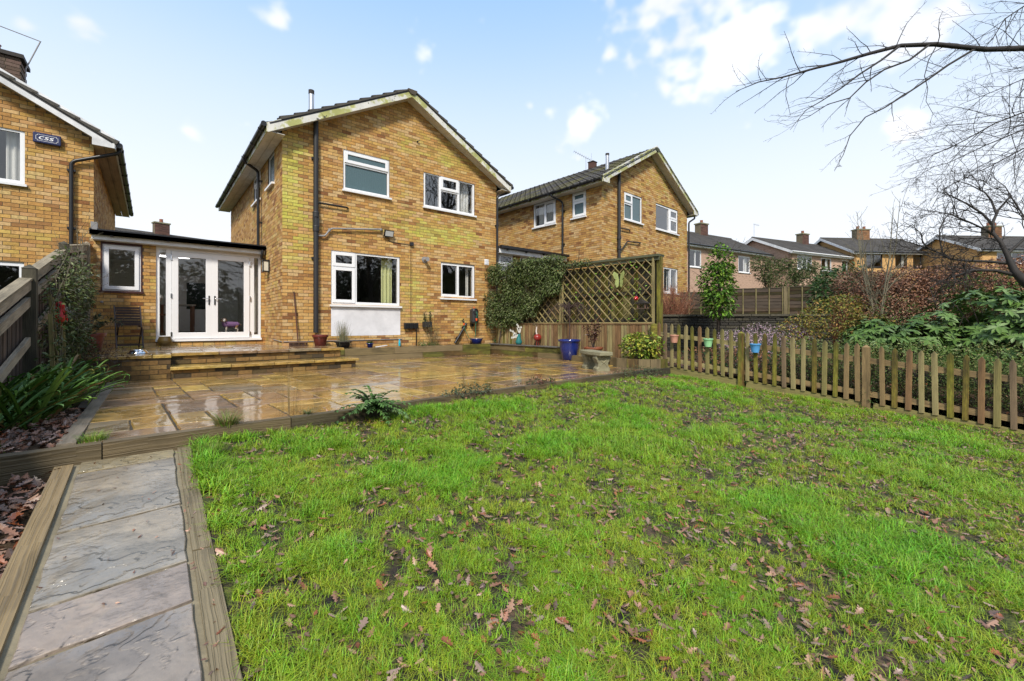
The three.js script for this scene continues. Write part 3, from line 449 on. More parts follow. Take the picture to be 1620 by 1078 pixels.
// ---------------------------------------------------------------- link room with the french doors, between the left neighbour and the main house
const link = thing('link_room', 'single storey brick link room with white french doors and brown framed window', 'extension', at(-.94, Z0, 12.9));
const LW = 3.24;
{
  const H = link, B = -Z0, front = place(0, 0, 0, 0), len = 3.6;
  const WN = [.14, .77, .77 + B, 1.74 + B], DR = [1.035, 3.15, -.40 + B, 1.80 + B];
  facade(H, front, 0.0, LW - .006, 0, 1.86 + B, [[WN[0] - .03, WN[1] + .03, WN[2] - .045, 1.80 + B], DR], { seed: 200, shift: .06, lichen: (x, y) => clamp(.25 * sstep(1.2, .1, y) + .4 * (noise3(x * 3, y * 3, 9) - .6)), single: 300 });
  { const b = new MB(); b.mm(.02, 0, -len, .1, 1.86 + B, -.25); b.mm(.1, 0, -len, LW - .14, 1.86 + B, -len + .12); b.mm(LW - .14, 0, -len, LW - .05, 1.86 + B, -.25); b.mm(.1, 1.80 + B, -len + .12, LW - .14, 1.85 + B, -.25); b.build('inner_walls', std([.62, .64, .60], { roughness: .8 }), H); new MB().mm(.1, 0, -len + .12, LW - .14, .28, -.25).build('inner_floor', M.interiorFloor, H); }
  // brown timber surround with white casement
  const [a, b, c, d] = WN; { const g = new MB(); g.mm(a - .03, c - .04, -.06, a, 1.80 + B, .012); g.mm(b, c - .04, -.06, b + .03, 1.80 + B, .012); g.mm(a, d, -.06, b, 1.80 + B, .010); g.build('window_surround', M.brown, H); new MB().mm(a - .06, c - .085, -.02, b + .05, c - .042, .05).build('window_sill', M.brown, H); }
  windowUnit(H, front, a, b, c - .04, d, [[.05, .58, .05, .96, { sash: true }]], { sill: false });
  // door screen: outer frame, two leaves, two sidelights
  const x0 = DR[0], x1 = DR[1], y0 = DR[2], y1 = DR[3], zf = -.03;
  { const fr = new MB(); const Lf = x0 + .27, Rt = x1 - .24; fr.prism([[x0, y0], [x1, y0], [x1, y1], [x0, y1]], zf - .07, zf, [[[x0 + .065, y0 + .13], [Lf - .09, y0 + .13], [Lf - .09, y1 - .07], [x0 + .065, y1 - .07]], [[Rt + .09, y0 + .13], [x1 - .05, y0 + .13], [x1 - .05, y1 - .09], [Rt + .09, y1 - .09]], [[Lf + .01, y0 + .05], [Rt - .01, y0 + .05], [Rt - .01, y1 - .09], [Lf + .01, y1 - .09]]]); fr.build('door_frame', M.upvc, H);
    for (const [p, q2, t] of [[x0 + .06, Lf - .085, .07], [Rt + .085, x1 - .045, .09]]) { const s = part('sidelight', H); new MB().quad(vec(p, y0 + .12, zf - .03), vec(q2, y0 + .12, zf - .03), vec(q2, y1 - t + .01, zf - .03), vec(p, y1 - t + .01, zf - .03)).build('pane', M.glass, s); }
    new MB().mm(x0 - .01, y0 - .005, zf - .02, x1 + .01, y0 + .045, .05).build('threshold', M.upvc, H);
    const mid = (Lf + Rt) / 2 - .01;
    for (const [p, q2, sd] of [[Lf + .02, mid - .003, 1], [mid + .003, Rt - .02, -1]]) {
      const dr = part('french_door', H), ya = y0 + .06, yb = y1 - .10, s = .115; new MB().prism([[p, ya], [q2, ya], [q2, yb], [p, yb]], zf - .045, zf + .02, [[[p + s, ya + s + .02], [q2 - s, ya + s + .02], [q2 - s, yb - s], [p + s, yb - s]]], null, .006).build('door_leaf', M.upvc, dr);
      new MB().quad(vec(p + s - .005, ya + s, zf - .01), vec(q2 - s + .005, ya + s, zf - .01), vec(q2 - s + .005, yb - s + .005, zf - .01), vec(p + s - .005, yb - s + .005, zf - .01)).build('pane', M.glass, dr);
      { const g = new MB(), A = p + s, B2 = q2 - s, C2 = ya + s + .02, D2 = yb - s, e = .008, z = zf + .005; g.mm(A, C2, z - .01, B2, C2 + e, z + .012); g.mm(A, D2 - e, z - .01, B2, D2, z + .012); g.mm(A, C2 + e, z - .01, A + e, D2 - e, z + .012); g.mm(B2 - e, C2 + e, z - .01, B2, D2 - e, z + .012); g.build('gasket', M.blackMatt, dr); }
      const hx = sd > 0 ? q2 - .055 : p + .055, hy = .62 + B; new MB().box(hx, hy - .04, zf + .034, .028, .22, .012).build('handle_plate', M.black, dr); { const g = new MB(); pipe(g, [vec(hx, hy, zf + .03), vec(hx, hy, zf + .075), vec(hx - sd * .13, hy, zf + .075)], .009, 8); g.build('handle', M.chrome, dr); }
      for (const y of [ya + .1, (ya + yb) / 2 - .02, yb - .15]) new MB().box(sd > 0 ? p - .012 : q2 + .012, y, zf + .03, .028, .11, .028).build('hinge', M.chrome, dr);
    }
  }
  // flat roof: white fascia, black trim and gutter, felt deck
  new MB().mm(.0, 1.86 + B, -len, LW, 2.0 + B, .16).build('roof_deck', M.tileDark, H);
  new MB().mm(-.02, 1.80 + B, .162, LW - .03, 1.905 + B, .185).build('fascia', M.pvc, H);
  new MB().mm(.0, 1.79 + B, .008, LW - .03, 1.80 + B, .16).build('soffit', M.soffit, H);
  { const g = new MB(); const s = new THREE.Shape(); s.moveTo(-.02, .03); s.lineTo(-.02, -.05); s.lineTo(.06, -.06); s.quadraticCurveTo(.11, -.04, .11, .03); s.lineTo(.1, .03); s.quadraticCurveTo(.1, -.03, .06, -.05); s.lineTo(-.01, -.04); s.lineTo(-.01, .03); s.closePath(); const e = new THREE.ExtrudeGeometry(s, { depth: LW + .02, bevelEnabled: false }); g.geo(e, new THREE.Matrix4().makeRotationY(Math.PI / 2).setPosition(-.04, 1.945 + B, .215).multiply(new THREE.Matrix4().makeScale(-1, 1, 1))); for (let x = .3; x < LW; x += .95) g.box(x, 1.89 + B, .235, .05, .03, .1); g.box(-.03, 1.95 + B, .22, .03, .13, .14); g.build('gutter', M.black, H); new MB().box(LW / 2 - .02, 2.0 + B, .12, LW + .08, .05, .14).build('roof_trim', M.black, H); }
  { const g = new MB(); pipe(g, [vec(LW - .1, 1.9 + B, .26), vec(LW - .1, 1.78 + B, .26), vec(LW - .10, 1.70 + B, .16), vec(LW - .04, 1.66 + B, .11)], .034); g.build('rain_pipe', M.black, H); }
  new MB().box(0.02, 2.08 + B, .1, .1, .16, .2).build('lead_flashing', M.greyPipe, H);
  { const g = new MB(), k = new THREE.Matrix4().makeTranslation(.13, .48 + B, 0).multiply(new THREE.Matrix4().makeRotationX(Math.PI / 2)); g.cyl(0, 0, 0, .028, .02, .05, 12, k); g.build('overflow_pipe', M.greyPipe, H); }
  // inner door seen through the glass, ceiling light
  { const dz = -len + .13, dx = 1.55, d0 = part('inner_door', H); new MB().prism([[dx, .29], [dx + .95, .29], [dx + .95, 1.45 + B], [dx, 1.45 + B]], dz, dz + .06, [[[dx + .22, .95], [dx + .73, .95], [dx + .73, 1.25 + B], [dx + .22, 1.25 + B]]]).build('door_leaf', M.upvc, d0); new MB().mm(dx + .22, .95, dz + .01, dx + .73, 1.25 + B, dz + .02).build('pane', phy([.01, .02, .015], { roughness: .1 }), d0); new MB().mm(dx - .1, .12, dz, dx - .02, 1.55 + B, dz + .08).build('door_frame', M.upvc, d0); }
}
{ // lit tube under the link ceiling
  const l = thing('ceiling_light', 'lit white tube light on the ceiling behind the french doors', 'ceiling light', at(.45, 1.70, 14.1)); RectAreaLightUniformsLib.init();
  new MB().box(0, .06, 0, .7, .05, .08).build('fitting', M.upvc, l); new MB().tube([vec(-.33, .015, 0), vec(.33, .015, 0)], .018, 10).build('tube', std([1, 1, 1], { emissive: C(1, 1, .97), emissiveIntensity: 4 }), l);
  const r = new THREE.RectAreaLight(C(1, 1, .96), 16, .66, .04); r.position.set(0, -.012, 0); r.rotation.x = -Math.PI / 2; l.add(r); r.name = 'tube_light';
}

// ---------------------------------------------------------------- neighbour on the right and its link room
const RA = Math.atan2(.0476, .9989);
const rightHouse = thing('brick_house', 'yellow brick house with mossy tiled roof and white windows behind the trellis', 'house', at(11.65, -.2, 9.33), RA);
{
  const H = rightHouse, B = .2, w = 6.1, len = 8.2, front = place(0, 0, 0, 0), side = place(0, 0, -len, -Math.PI / 2);
  const eaveY = 4.78 + B, ridgeY = 6.66 + B, wt = 4.72 + B, q = 1.88 / (w / 2 + .35), top = x => wt + .12 + q * (x < w / 2 ? x : w - x);
  const W1 = [1.32, 2.50, 3.74 + B, 4.74 + B], W2 = [3.50, 5.27, 3.72 + B, 4.72 + B], W3 = [4.11, 5.27, 1.27 + B, 2.29 + B];
  const S1 = [len - 3.22, len - 2.06, 3.74 + B, 4.64 + B], S2 = [len - 1.28, len - .66, 3.76 + B, 4.66 + B];
  facade(H, front, 0, w, .8, ridgeY, [W1, W2, W3], { seed: 300, top, outline: [[0, 0], [w, 0], [w, wt + .1], [w / 2, wt + .1 + q * w / 2], [0, wt + .1]], lichen: (x, y) => clamp(.5 * Math.exp(-((x / .35) ** 2)) + .5 * (noise3(x * 1.5, y * 1.5, 12) - .5) + .15 * sstep(4.5, 6, y)), single: 220 });
  facade(H, side, 0, len - .006, .8, wt + .05, [S1, S2], { seed: 340, shift: .1, lichen: (x, y) => clamp(1.1 * Math.exp(-(((x - len) / .25) ** 2))), single: 80, prefer: x => x > len - 3.5 ? 1 : .1 });
  { const b = new MB(); b.mm(w - .24, 0, -len, w, wt, -.25); b.mm(0, 0, -len, w - .24, wt, -len + .2); b.mm(.24, 2.9, -len + .2, w - .24, 3.05, -.25); b.mm(.24, 0, -len + .2, w - .24, .1, -.25); b.mm(.24, 3.05, -3.9, w - .24, wt, -3.8); b.mm(3, 3.05, -3.8, 3.1, wt, -.25); b.mm(.24, wt + .1, -len + .2, w - .24, wt + .14, -.25); b.build('inner_walls', M.interior, H); }
  const o = { dripBlack: true };
  windowUnit(H, front, ...W1, [[.06, .5, .64, .93, { sash: true, glass: M.frosted }], [.06, .5, .06, .56, { glass: M.frosted }], [.57, 1.12, .06, .93, { glass: M.frosted }]], o);
  windowUnit(H, front, ...W2, [[.03, 1.05, .06, .94, { glass: M.coated }], [1.13, 1.70, .60, .93, { sash: true, glass: M.coated }], [1.13, 1.70, .06, .54, { sash: true, glass: M.coated }]], o);
  windowUnit(H, front, ...W3, [[.06, .55, .06, .96, {}], [.62, 1.10, .06, .96]], { ...o, curtain: [[.65, 1.05, curtainGrey]] });
  windowUnit(H, side, ...S1, [[.06, .55, .06, .84], [.62, 1.10, .06, .84, { sash: true }]], { curtain: [[.08, 1.08, curtainGrey]] });
  windowUnit(H, side, ...S2, [[.06, .56, .60, .84, { sash: true, glass: M.frosted }], [.06, .56, .06, .54, { sash: true, glass: M.frosted }]]);
  gableRoof(H, { w, len, eave: eaveY, ridge: ridgeY, bargeDrop: .08, barge: .22, box: true, moss: 1 });
  { const g = new MB(), sx = .88; g.tube([vec(sx, .3, .09), vec(sx, 5.3 + B, .09)], .056, 14); for (const y of [2.95, 2.6]) g.cyl(sx, y + B, .09, .074, .07, .12, 14); g.build('soil_stack', M.blackMatt, H); pipe(new MB(), [vec(.93, 3.36 + B, .07), vec(1.6, 3.37 + B, .07), vec(1.66, 3.37 + B, 0)], .02).build('waste_pipe', M.blackMatt, H); pipe(new MB(), [vec(.93, 2.53 + B, .07), vec(1.05, 2.6 + B, .07), vec(1.43, 2.95 + B, .07), vec(2.3, 3.0 + B, .07), vec(2.35, 3.0 + B, 0)], .022).build('waste_pipe', M.blackMatt, H); }
  { const g = new MB(); pipe(g, [vec(-.42, eaveY - .06, -1.9), vec(-.42, eaveY - .16, -1.9), vec(-.09, eaveY - .36, -1.65), vec(-.09, 1.0, -1.65)], .036); for (const y of [2.9, 4.1]) g.box(-.05, y + B, -1.65, .12, .04, .1); g.build('rain_pipe', M.black, H); }
  { const g = new MB(); pipe(g, [vec(w + .42, eaveY - .06, .14), vec(w + .42, eaveY - .2, .14), vec(w + .02, eaveY - .42, .075), vec(w + .02, .9, .075)], .036); g.build('rain_pipe', M.black, H); }
  { const g = new MB(); g.cyl(.95, ridgeY - 1.25, -.45, .065, .065, .62, 16); g.build('roof_flue', M.metal, H); new MB().cyl(.95, ridgeY - .63, -.45, .07, .07, .07, 16).build('flue_cap', M.darkBark, H); }
  { const c = part('chimney', H), cx = w / 2, z = -2.7; new MB().mm(cx - .13, ridgeY - .2, z - .13, cx + .13, ridgeY + .24, z + .13).build('stack', std([.10, .045, .032], { map: T.speck }), c); new MB().mm(cx - .15, ridgeY + .245, z - .15, cx + .15, ridgeY + .28, z + .15).build('cap', M.darkBark, c); }
  { const a = part('aerial', H), cx = w / 2, y = ridgeY, z = -3.05; new MB().tube([vec(cx, y - .1, z), vec(cx, y + .62, z)], .014, 6).build('mast', M.metal, a); const g = new MB(), A = vec(cx - .5, y + .78, z - .25), Bq = vec(cx + .28, y + .48, z + .1); g.tube([A, Bq], .01, 6); for (let i = 0; i < 9; i++) { const p = A.clone().lerp(Bq, i / 9); g.tube([p.clone().add(vec(0, .06, .03)), p.clone().add(vec(0, -.06, -.03))], .004, 5); } g.tube([vec(cx + .25, y + .8, z + .1), vec(cx + .30, y + .3, z + .1)], .008, 5); g.build('boom', M.metal, a); }
}
const link2 = thing('link_room', 'low flat roofed link room of the neighbour, seen over the ivy', 'extension', at(8.42, -.2, 11.0));
{
  const H = link2, B = .2, w = 3.12; const O = [[.12, .75, 1.5 + B, 2.28 + B], [1.05, 2.75, 1.3 + B, 2.26 + B]];
  facade(H, place(0, 0, 0, 0), 0, w, .8, 2.36 + B, O, { seed: 400, outline: [[0, 0], [w, 0], [w, 2.36 + B], [0, 2.36 + B]], single: 0 });
  new MB().mm(.0, 0, -3, w, 2.36 + B, -2.9).build('back_wall', M.interior, H);
  windowUnit(H, place(0, 0, 0, 0), ...O[0], [[.05, .58, .45, .73, { sash: true }], [.05, .58, .05, .38]]); windowUnit(H, place(0, 0, 0, 0), ...O[1], [[.06, .85, .06, .9], [.95, 1.64, .06, .9]]);
  new MB().mm(.0, 2.37 + B, -3, w, 2.46 + B, .2).build('roof_deck', M.tileDark, H); new MB().mm(0, 2.25 + B, .205, w - .05, 2.38 + B, .23).build('fascia', M.pvc, H); new MB().mm(0, 2.24 + B, .006, w - .05, 2.25 + B, .2).build('soffit', M.soffit, H);
  { const g = new MB(); g.mm(-.0, 2.39 + B, .235, w - .04, 2.47 + B, .35); for (let x = .3; x < w; x += .8) g.box(x, 2.37 + B, .29, .05, .05, .1); g.build('gutter', M.black, H); }
}
// ---------------------------------------------------------------- ground
const lawnH = (u, v) => -1.44 + v * (.1 - .003 * clamp(u, -2, 9)) + .075 * sstep(2.2, 4.5, v) * sstep(.9, 3.5, u) * sstep(8.4, 6.6, u) + .022 * (noise3(u * 1.3, v * 1.3, 3) - .5) + .012 * (noise3(u * 4, v * 4, 6) - .5);
const edgeV = u => 4.43 + .048 * (u + .45);            // front face line of the patio
function sheet(name, mat, fn, u0, u1, v0, v1, nu, nv, keep) {
  const g = new THREE.BufferGeometry(), p = [], t = [], idx = []; for (let j = 0; j <= nv; j++) for (let i = 0; i <= nu; i++) { const u = lerp(u0, u1, i / nu), v = typeof v0 === 'function' ? lerp(v0(u), v1(u), j / nv) : lerp(v0, v1, j / nv), q = W(u, fn(u, v), v); p.push(q.x, q.y, q.z); t.push(u, v); }
  for (let j = 0; j < nv; j++) for (let i = 0; i < nu; i++) { const a = j * (nu + 1) + i, b = a + 1, c = a + nu + 1, d = c + 1; idx.push(a, b, d, a, d, c); }
  g.setAttribute('position', new THREE.Float32BufferAttribute(p, 3)); g.setAttribute('uv', new THREE.Float32BufferAttribute(t, 2)); g.setIndex(idx); g.computeVertexNormals(); const m = new THREE.Mesh(g, mat); m.name = numbered(name); scene.add(m); return struct(m);
}
const farH = (u, v) => { const side = sstep(10, 24, u); return -1.75 + .85 * sstep(4, 12, v) * sstep(16, 8, u) * .7 + side * 2.6 + .25 * sstep(9, 12, u) + (v > 14 ? .01 * (v - 14) : 0); };
const meadow = phy([.06, .085, .025], { map: retile(T.stain, 3, 3), roughness: 1, specularIntensity: .1 });
sheet('ground', meadow, farH, -260, 380, -260, 380, 160, 160);
const lawnTex = tex(1024, (x, y) => { const a = sstep(.40, .62, .3 * F8(x, y) + .7 * F16(x, y)), b = F16(y, x), k = .62 + 1.5 * (b - .5) + .5 * F8(y, x); const mud = [.36, .29, .21], gr = [.42, .46, .15]; return [0, 1, 2].map(i => lerp(mud[i], gr[i], a) * k * .8); }, [1.1, 1.1], true);
sheet('lawn', std([.9, .9, .9], { map: lawnTex, bumpMap: retile(T.speckBump, .25, .25), bumpScale: .05, roughness: .75 }), lawnH, .245, 9.6, () => -4, u => edgeV(u) - .02, 70, 70);
sheet('lawn_strip', std([.8, .8, .8], { map: lawnTex, roughness: .85 }), (u, v) => lawnH(u, v) - .01, 6.9, 9.2, u => edgeV(u) - .02, u => 5.6, 20, 10);
// planting beds on the left and the bed behind the sleepers
const bedH = (u, v) => -.93 + .05 * (noise3(u * 3, v * 3, 1) - .5) + .03 * (noise3(u * 9, v * 9, 1) - .5);
sheet('soil_bed', M.soil, (u, v) => bedH(u, v) + .06 * sstep(7, 9, v), -2.2, -.50, 4.52, 9.2, 24, 60);
sheet('soil_bed', M.soil, (u, v) => lawnH(0, v) - .06 + .06 * (noise3(u * 4, v * 4, 1) - .5), -3, -.515, -2, 4.40, 30, 60);
sheet('soil_bed', M.soil, (u, v) => -.60 + .03 * (noise3(u * 6, v * 6, 2) - .5), 3.15, 8.4, 10.48, 10.905, 60, 6);
sheet('soil_bed', M.soil, (u, v) => -.60 + .03 * (noise3(u * 6, v * 6, 2) - .5), 8.02, 8.42, 7.4, 10.47, 8, 40);
sheet('soil_bed', M.soil, (u, v) => -1.12 + .02 * (u - 8.4) + .05 * (v - 2) + .06 * (noise3(u * 3, v * 3, 4) - .5), 8.72, 14, -4, 9, 40, 70);

// ---------------------------------------------------------------- paving: riven sandstone, wet
const rough = T.rivenRough;
const slabTone = [[.44, .275, .075], [.52, .35, .09], [.34, .20, .075], [.31, .19, .10], [.40, .245, .065], [.29, .22, .13], [.47, .295, .07], [.26, .16, .085]];
const slabMat = slabTone.map((c, i) => phy(c, { map: T.rivenMap, bumpMap: T.riven, bumpScale: .055, roughness: 1, roughnessMap: rough, clearcoat: .75, clearcoatRoughness: .08, ior: 1.45 }));
const greyTone = [[.30, .25, .185], [.315, .265, .20], [.31, .245, .195], [.265, .22, .18], [.31, .245, .14]];
const pathMat = greyTone.map(c => phy(c, { map: T.rivenMap, bumpMap: T.riven, bumpScale: .075, roughness: 1, roughnessMap: rough, clearcoat: .5, clearcoatRoughness: .13 }));
// slab with an uneven outline and a chipped upper edge; size a x b, top at y = 0
function slabGeo(a, b, th, r, ch = .009) {
  const pts = [], n = q => Math.max(3, Math.round(q / .11)); const side = (x0, y0, x1, y1, k) => { for (let i = 0; i < k; i++) { const t = i / k, j = i ? (r() - .5) * .012 : (r() - .5) * .006; const nx = (y1 - y0), ny = -(x1 - x0), L = Math.hypot(nx, ny); pts.push([lerp(x0, x1, t) + nx / L * j, lerp(y0, y1, t) + ny / L * j]); } };
  const X = a / 2, Y = b / 2; side(-X, -Y, X, -Y, n(a)); side(X, -Y, X, Y, n(b)); side(X, Y, -X, Y, n(a)); side(-X, Y, -X, -Y, n(b));
  const mb = new MB(), off = [r() * 5, r() * 5], rot = r() < .5, U = (x, y) => rot ? [x + off[0], y + off[1]] : [x * .96 + y * .28 + off[0], y * .96 - x * .28 + off[1]], N = pts.length;
  const hz = (x, y) => .006 * (noise3(x * 5 + off[0], y * 5 + off[1], 1) - .5), inn = pts.map(([x, y]) => [x * (1 - ch * 2.2 / a), y * (1 - ch * 2.2 / b)]);
  for (let i = 0; i < N; i++) { const j = (i + 1) % N, A = inn[i], B = inn[j], P = pts[i], Q = pts[j], v = (p, y) => vec(p[0], y, -p[1]);
    mb.tri(vec(0, hz(0, 0), 0), v(A, hz(...A)), v(B, hz(...B)), U(0, 0), U(...A), U(...B));
    mb.quad(v(P, -ch), v(Q, -ch), v(B, hz(...B)), v(A, hz(...A)), [U(...P), U(...Q), U(...B), U(...A)]); mb.quad(v(P, -th), v(Q, -th), v(Q, -ch), v(P, -ch), [[i * .1, 0], [i * .1 + .1, 0], [i * .1 + .1, .05], [i * .1, .05]]); }
  return mb.geometry();
}
function paveGrid(parent, name, org, ang, nu, nv, cell, top, th, mats, pickMat, ok, seed) {
  const r = rng(seed), used = Array.from({ length: nu * nv }, () => false), ca = Math.cos(ang), sa = Math.sin(ang);
  for (let j = 0; j < nv; j++) for (let i = 0; i < nu; i++) {
    if (used[j * nu + i]) continue; let a = [1, 2, 2, 3, 3][Math.floor(r() * 5)], b = [1, 1, 2, 2, 3][Math.floor(r() * 5)]; if (a === 1 && b === 3) b = 2;
    a = Math.min(a, nu - i); b = Math.min(b, nv - j); let k = 1; while (k < a && !used[j * nu + i + k]) k++; a = k; for (let y = 0; y < b; y++) for (let x = 0; x < a; x++) used[(j + y) * nu + i + x] = true;
    const lx = (i + a / 2) * cell, ly = (j + b / 2) * cell, u = org[0] + lx * ca - ly * sa, v = org[1] + lx * sa + ly * ca; if (ok && !ok(u, v)) { r(); continue; }
    const m = new THREE.Mesh(slabGeo(a * cell - .016, b * cell - .016, th, r), mats[pickMat(u, v, r)]); m.name = name; m.position.copy(W(u, top + (r() - .5) * .006, v)); m.rotation.set((r() - .5) * .008, ang + (r() - .5) * .006, (r() - .5) * .008); parent.add(m);
  }
}
const GA = .048;                                         // the garden lies slightly askew to the house
const patio = sgroup('patio');
const jointMat = std([.05, .042, .028], { map: T.stain, roughness: .8 });
{ const s = new THREE.Shape([[-.56, 4.44], [8.3, 4.86], [8.35, 10.7], [-.7, 10.7]].map(p => new THREE.Vector2(...p))); const g = new THREE.ExtrudeGeometry(s, { depth: .3, bevelEnabled: false }); const m = new MB().geo(g, new THREE.Matrix4().set(1, 0, 0, 0, 0, 0, 1, -.905 + EYE - .3, 0, -1, 0, 0, 0, 0, 0, 1)).build('bedding', jointMat, patio); }
paveGrid(patio, 'paving_slab', [-.40, 4.56], GA, 29, 20, .292, -.89, .04, slabMat, (u, v, r) => { const y = u > 1.6 ? .75 : .25; const q = r(); return q < .42 * (u > 1.2 ? 1 : .35) ? [0, 1, 4, 6][Math.floor(r() * 4)] : q < .8 ? [2, 3, 4, 2][Math.floor(r() * 4)] : [5, 7, 3][Math.floor(r() * 3)]; }, (u, v) => v < 10.4 && u < 8.05 && !(u > 7.35 && v < 5.9 && v < 4.7 + (u - 6.4)), 12);

// path: large grey slabs between timber edgings, rising 1 in 10
const path = sgroup('garden_path');
const pathH = v => -1.44 + .1 * v;
{
  const tilt = Math.atan(.1), put = (m, u, v, dy = 0) => { m.position.copy(W(u, pathH(v) + dy, v)); m.rotation.x = tilt; path.add(m); };
  const bed = new MB().box(0, -.043, 0, .70, .06, 7.4).build('bedding', std([.24, .205, .135], { map: T.stain, bumpMap: T.speckBump, bumpScale: .01, roughness: .9 }), path); put(bed, -.13, .72);
  const r = rng(31); const rows = [[4.20, 4.40, 4], [3.34, 4.19, 0], [2.66, 3.325, 1], [2.33, 2.645, 2], [1.35, 2.315, 3], [.6, 1.335, 0], [-.4, .585, 2], [-1.4, -.415, 1], [-2.4, -1.415, 3]];
  // slabs are cut askew: their cross joints run a little up to the right
  for (const [a, b, k] of rows) { const m = new THREE.Mesh(slabGeo(.525, b - a - .007, .05, r, .004), pathMat[k]); m.name = 'paving_slab'; put(m, -.1225, (a + b) / 2, .004); const sh = new THREE.Matrix4().set(1, 0, 0, 0, 0, 1, 0, 0, k === 4 ? 0 : -.10, 0, 1, 0, 0, 0, 0, 1); m.geometry.applyMatrix4(sh); }
  const edge = (u0, u1, cuts, mat) => { for (let i = 0; i < cuts.length - 1; i++) { const m = new MB().box(0, -.07, 0, u1 - u0, .16, cuts[i + 1] - cuts[i] - .006).build('edging_board', mat, path); put(m, (u0 + u1) / 2, (cuts[i] + cuts[i + 1]) / 2, .0); } };
  edge(-.515, -.42, [-2.6, .9, 4.38], std([.27, .195, .10], { map: retile(T.wood, 1.8, .35), bumpMap: retile(T.woodBump, 1.8, .35), bumpScale: .012, roughness: .5 }));
  edge(.165, .25, [-2.6, .3, 2.75, 3.55, 4.40], std([.225, .18, .105], { map: retile(T.wood, 1.5, .3), bumpMap: retile(T.woodBump, 1.5, .3), bumpScale: .012, roughness: .55 }));
}
// timber kerb in front of the patio and along its left side
{
  const k = thing('timber_kerb', 'long weathered timber kerb between the paved patio and the lawn', 'kerb', at(-.9, -1.1, 4.41)); const B = 1.1;
  const bits = [[-2.4, -.28], [-.28, 1.02], [1.02, 2.35], [2.35, 4.1], [4.1, 5.5], [5.5, 6.9]]; const mats = [std([.14, .105, .055], { map: retile(T.wood, 1.5, .5), bumpMap: T.woodBump, bumpScale: .008, roughness: .6 }), std([.17, .125, .065], { map: T.wood, bumpMap: T.woodBump, bumpScale: .008, roughness: .55 }), std([.10, .08, .042], { map: T.wood, bumpMap: T.woodBump, bumpScale: .008, roughness: .6 })];
  bits.forEach(([a, b], i) => { const v = u => edgeV(u); const p = vec(a + .004 + .9, B - .983 + (i % 2) * .003, -(v(a) + .055 - 4.41)), q = vec(b - .004 + .9, B - .983 + (i % 2) * .003, -(v(b) + .055 - 4.41)); new MB().bar(p, q, .105, .19).build('board', mats[i % 3], k); });
  const k2 = thing('timber_kerb', 'short grey timber edging between the leaf strewn bed and the patio slabs', 'kerb', at(-.5, -1.0, 4.55)); new MB().bar(vec(.02, .045, -.02), vec(.05, .045, -4.4), .105, .15).build('board', M.greyBoard.clone(), k2).material.color.setRGB(.24, .20, .15);
}
// raised terrace with brick face and steps
const terrace = sgroup('terrace');
{
  const y = h => h + EYE;
  new MB().mm(-1.06, y(-1.1), -12.66, .255, y(-.555), -9.10).mm(.255, y(-1.1), -12.66, 3.10, y(-.555), -9.46).mm(.262, y(-1.1), -9.45, 3.26, y(-.75), -9.02).build('core', M.mortar, terrace);
  const faces = [[-1.0, .255, -9.10, -.89, -.562, 0, 41], [.255, 3.10, -9.46, -.69, -.562, 0, 42], [.262, 3.26, -9.02, -.89, -.755, .047, 43]];
  const Dk = [[.20, .115, .04], [.26, .15, .05], [.14, .085, .035], [.07, .05, .028], [.29, .18, .06], [.11, .075, .03]];
  for (const [a, b, z, h0, h1, sl, sd] of faces) { const r = rng(sd), list = layBricks(a, b, h0 + .004, h1, [], { shift: sd * .03 }), pool = {}; for (const q of list) { const wv = q[1] - q[0], hv = q[3] - q[2], i = Math.floor(r() * 6), key = wv.toFixed(2) + hv.toFixed(2) + i; pool[key] ||= new MB().color(Dk[i]).box(0, 0, 0, wv, hv, .05).geometry(); const m = new THREE.Mesh(pool[key], M.brick); m.name = 'brick'; m.position.set((q[0] + q[1]) / 2, y((q[2] + q[3]) / 2), z - .012 + (r() - .5) * .006); terrace.add(m); } }
  { const r = rng(44), pool = {}; for (const [z, h0, h1, x, zb] of [[-9.46, -.69, -.562, 3.10, -10.4], [-9.02, -.89, -.755, 3.26, -9.44]]) for (const q of layBricks(-z, -zb, h0 + .004, h1, [])) { const i = Math.floor(r() * 6); const m = new MB().color(Dk[i]).box(0, 0, 0, .05, q[3] - q[2], q[1] - q[0]).build('brick', M.brick, terrace); m.position.set(x - .012, y((q[2] + q[3]) / 2), -(q[0] + q[1]) / 2); } }
  const tm = (u, v, r) => { const q = r(); return u > .3 && q < .6 ? [3, 5, 7][Math.floor(r() * 3)] : [0, 1, 4, 2, 6][Math.floor(r() * 5)]; };
  paveGrid(terrace, 'paving_slab', [-1.05, 9.60], 0, 14, 11, .302, Z0, .045, slabMat, tm, null, 5);
  // coping slabs at the edge, overhanging; treads
  const cop = (cuts, v0, v1, h, ms, sl = 0, seed = 9) => { const r = rng(seed); for (let i = 0; i < cuts.length - 1; i++) { const a = cuts[i], b = cuts[i + 1], m = new THREE.Mesh(slabGeo(b - a - .01, v1 - v0, .05, r), slabMat[ms[i % ms.length]]); m.name = 'paving_slab'; m.position.copy(W((a + b) / 2, h + (r() - .5) * .005, (v0 + v1) / 2 + sl * (a + b) / 2)); m.rotation.y = sl; terrace.add(m); } };
  cop([-1.05, -.5, .02, .265], 9.06, 9.60, Z0, [0, 4, 1]); cop([.27, .95, 1.55, 2.1, 2.7, 3.17], 9.40, 9.62, Z0 + .004, [4, 3, 7, 5, 4], 0, 4); cop([.24, 1.08, 1.75, 2.45, 3.32], 8.95, 9.455, -.70, [1, 4, 0, 6], 0, 7);
}
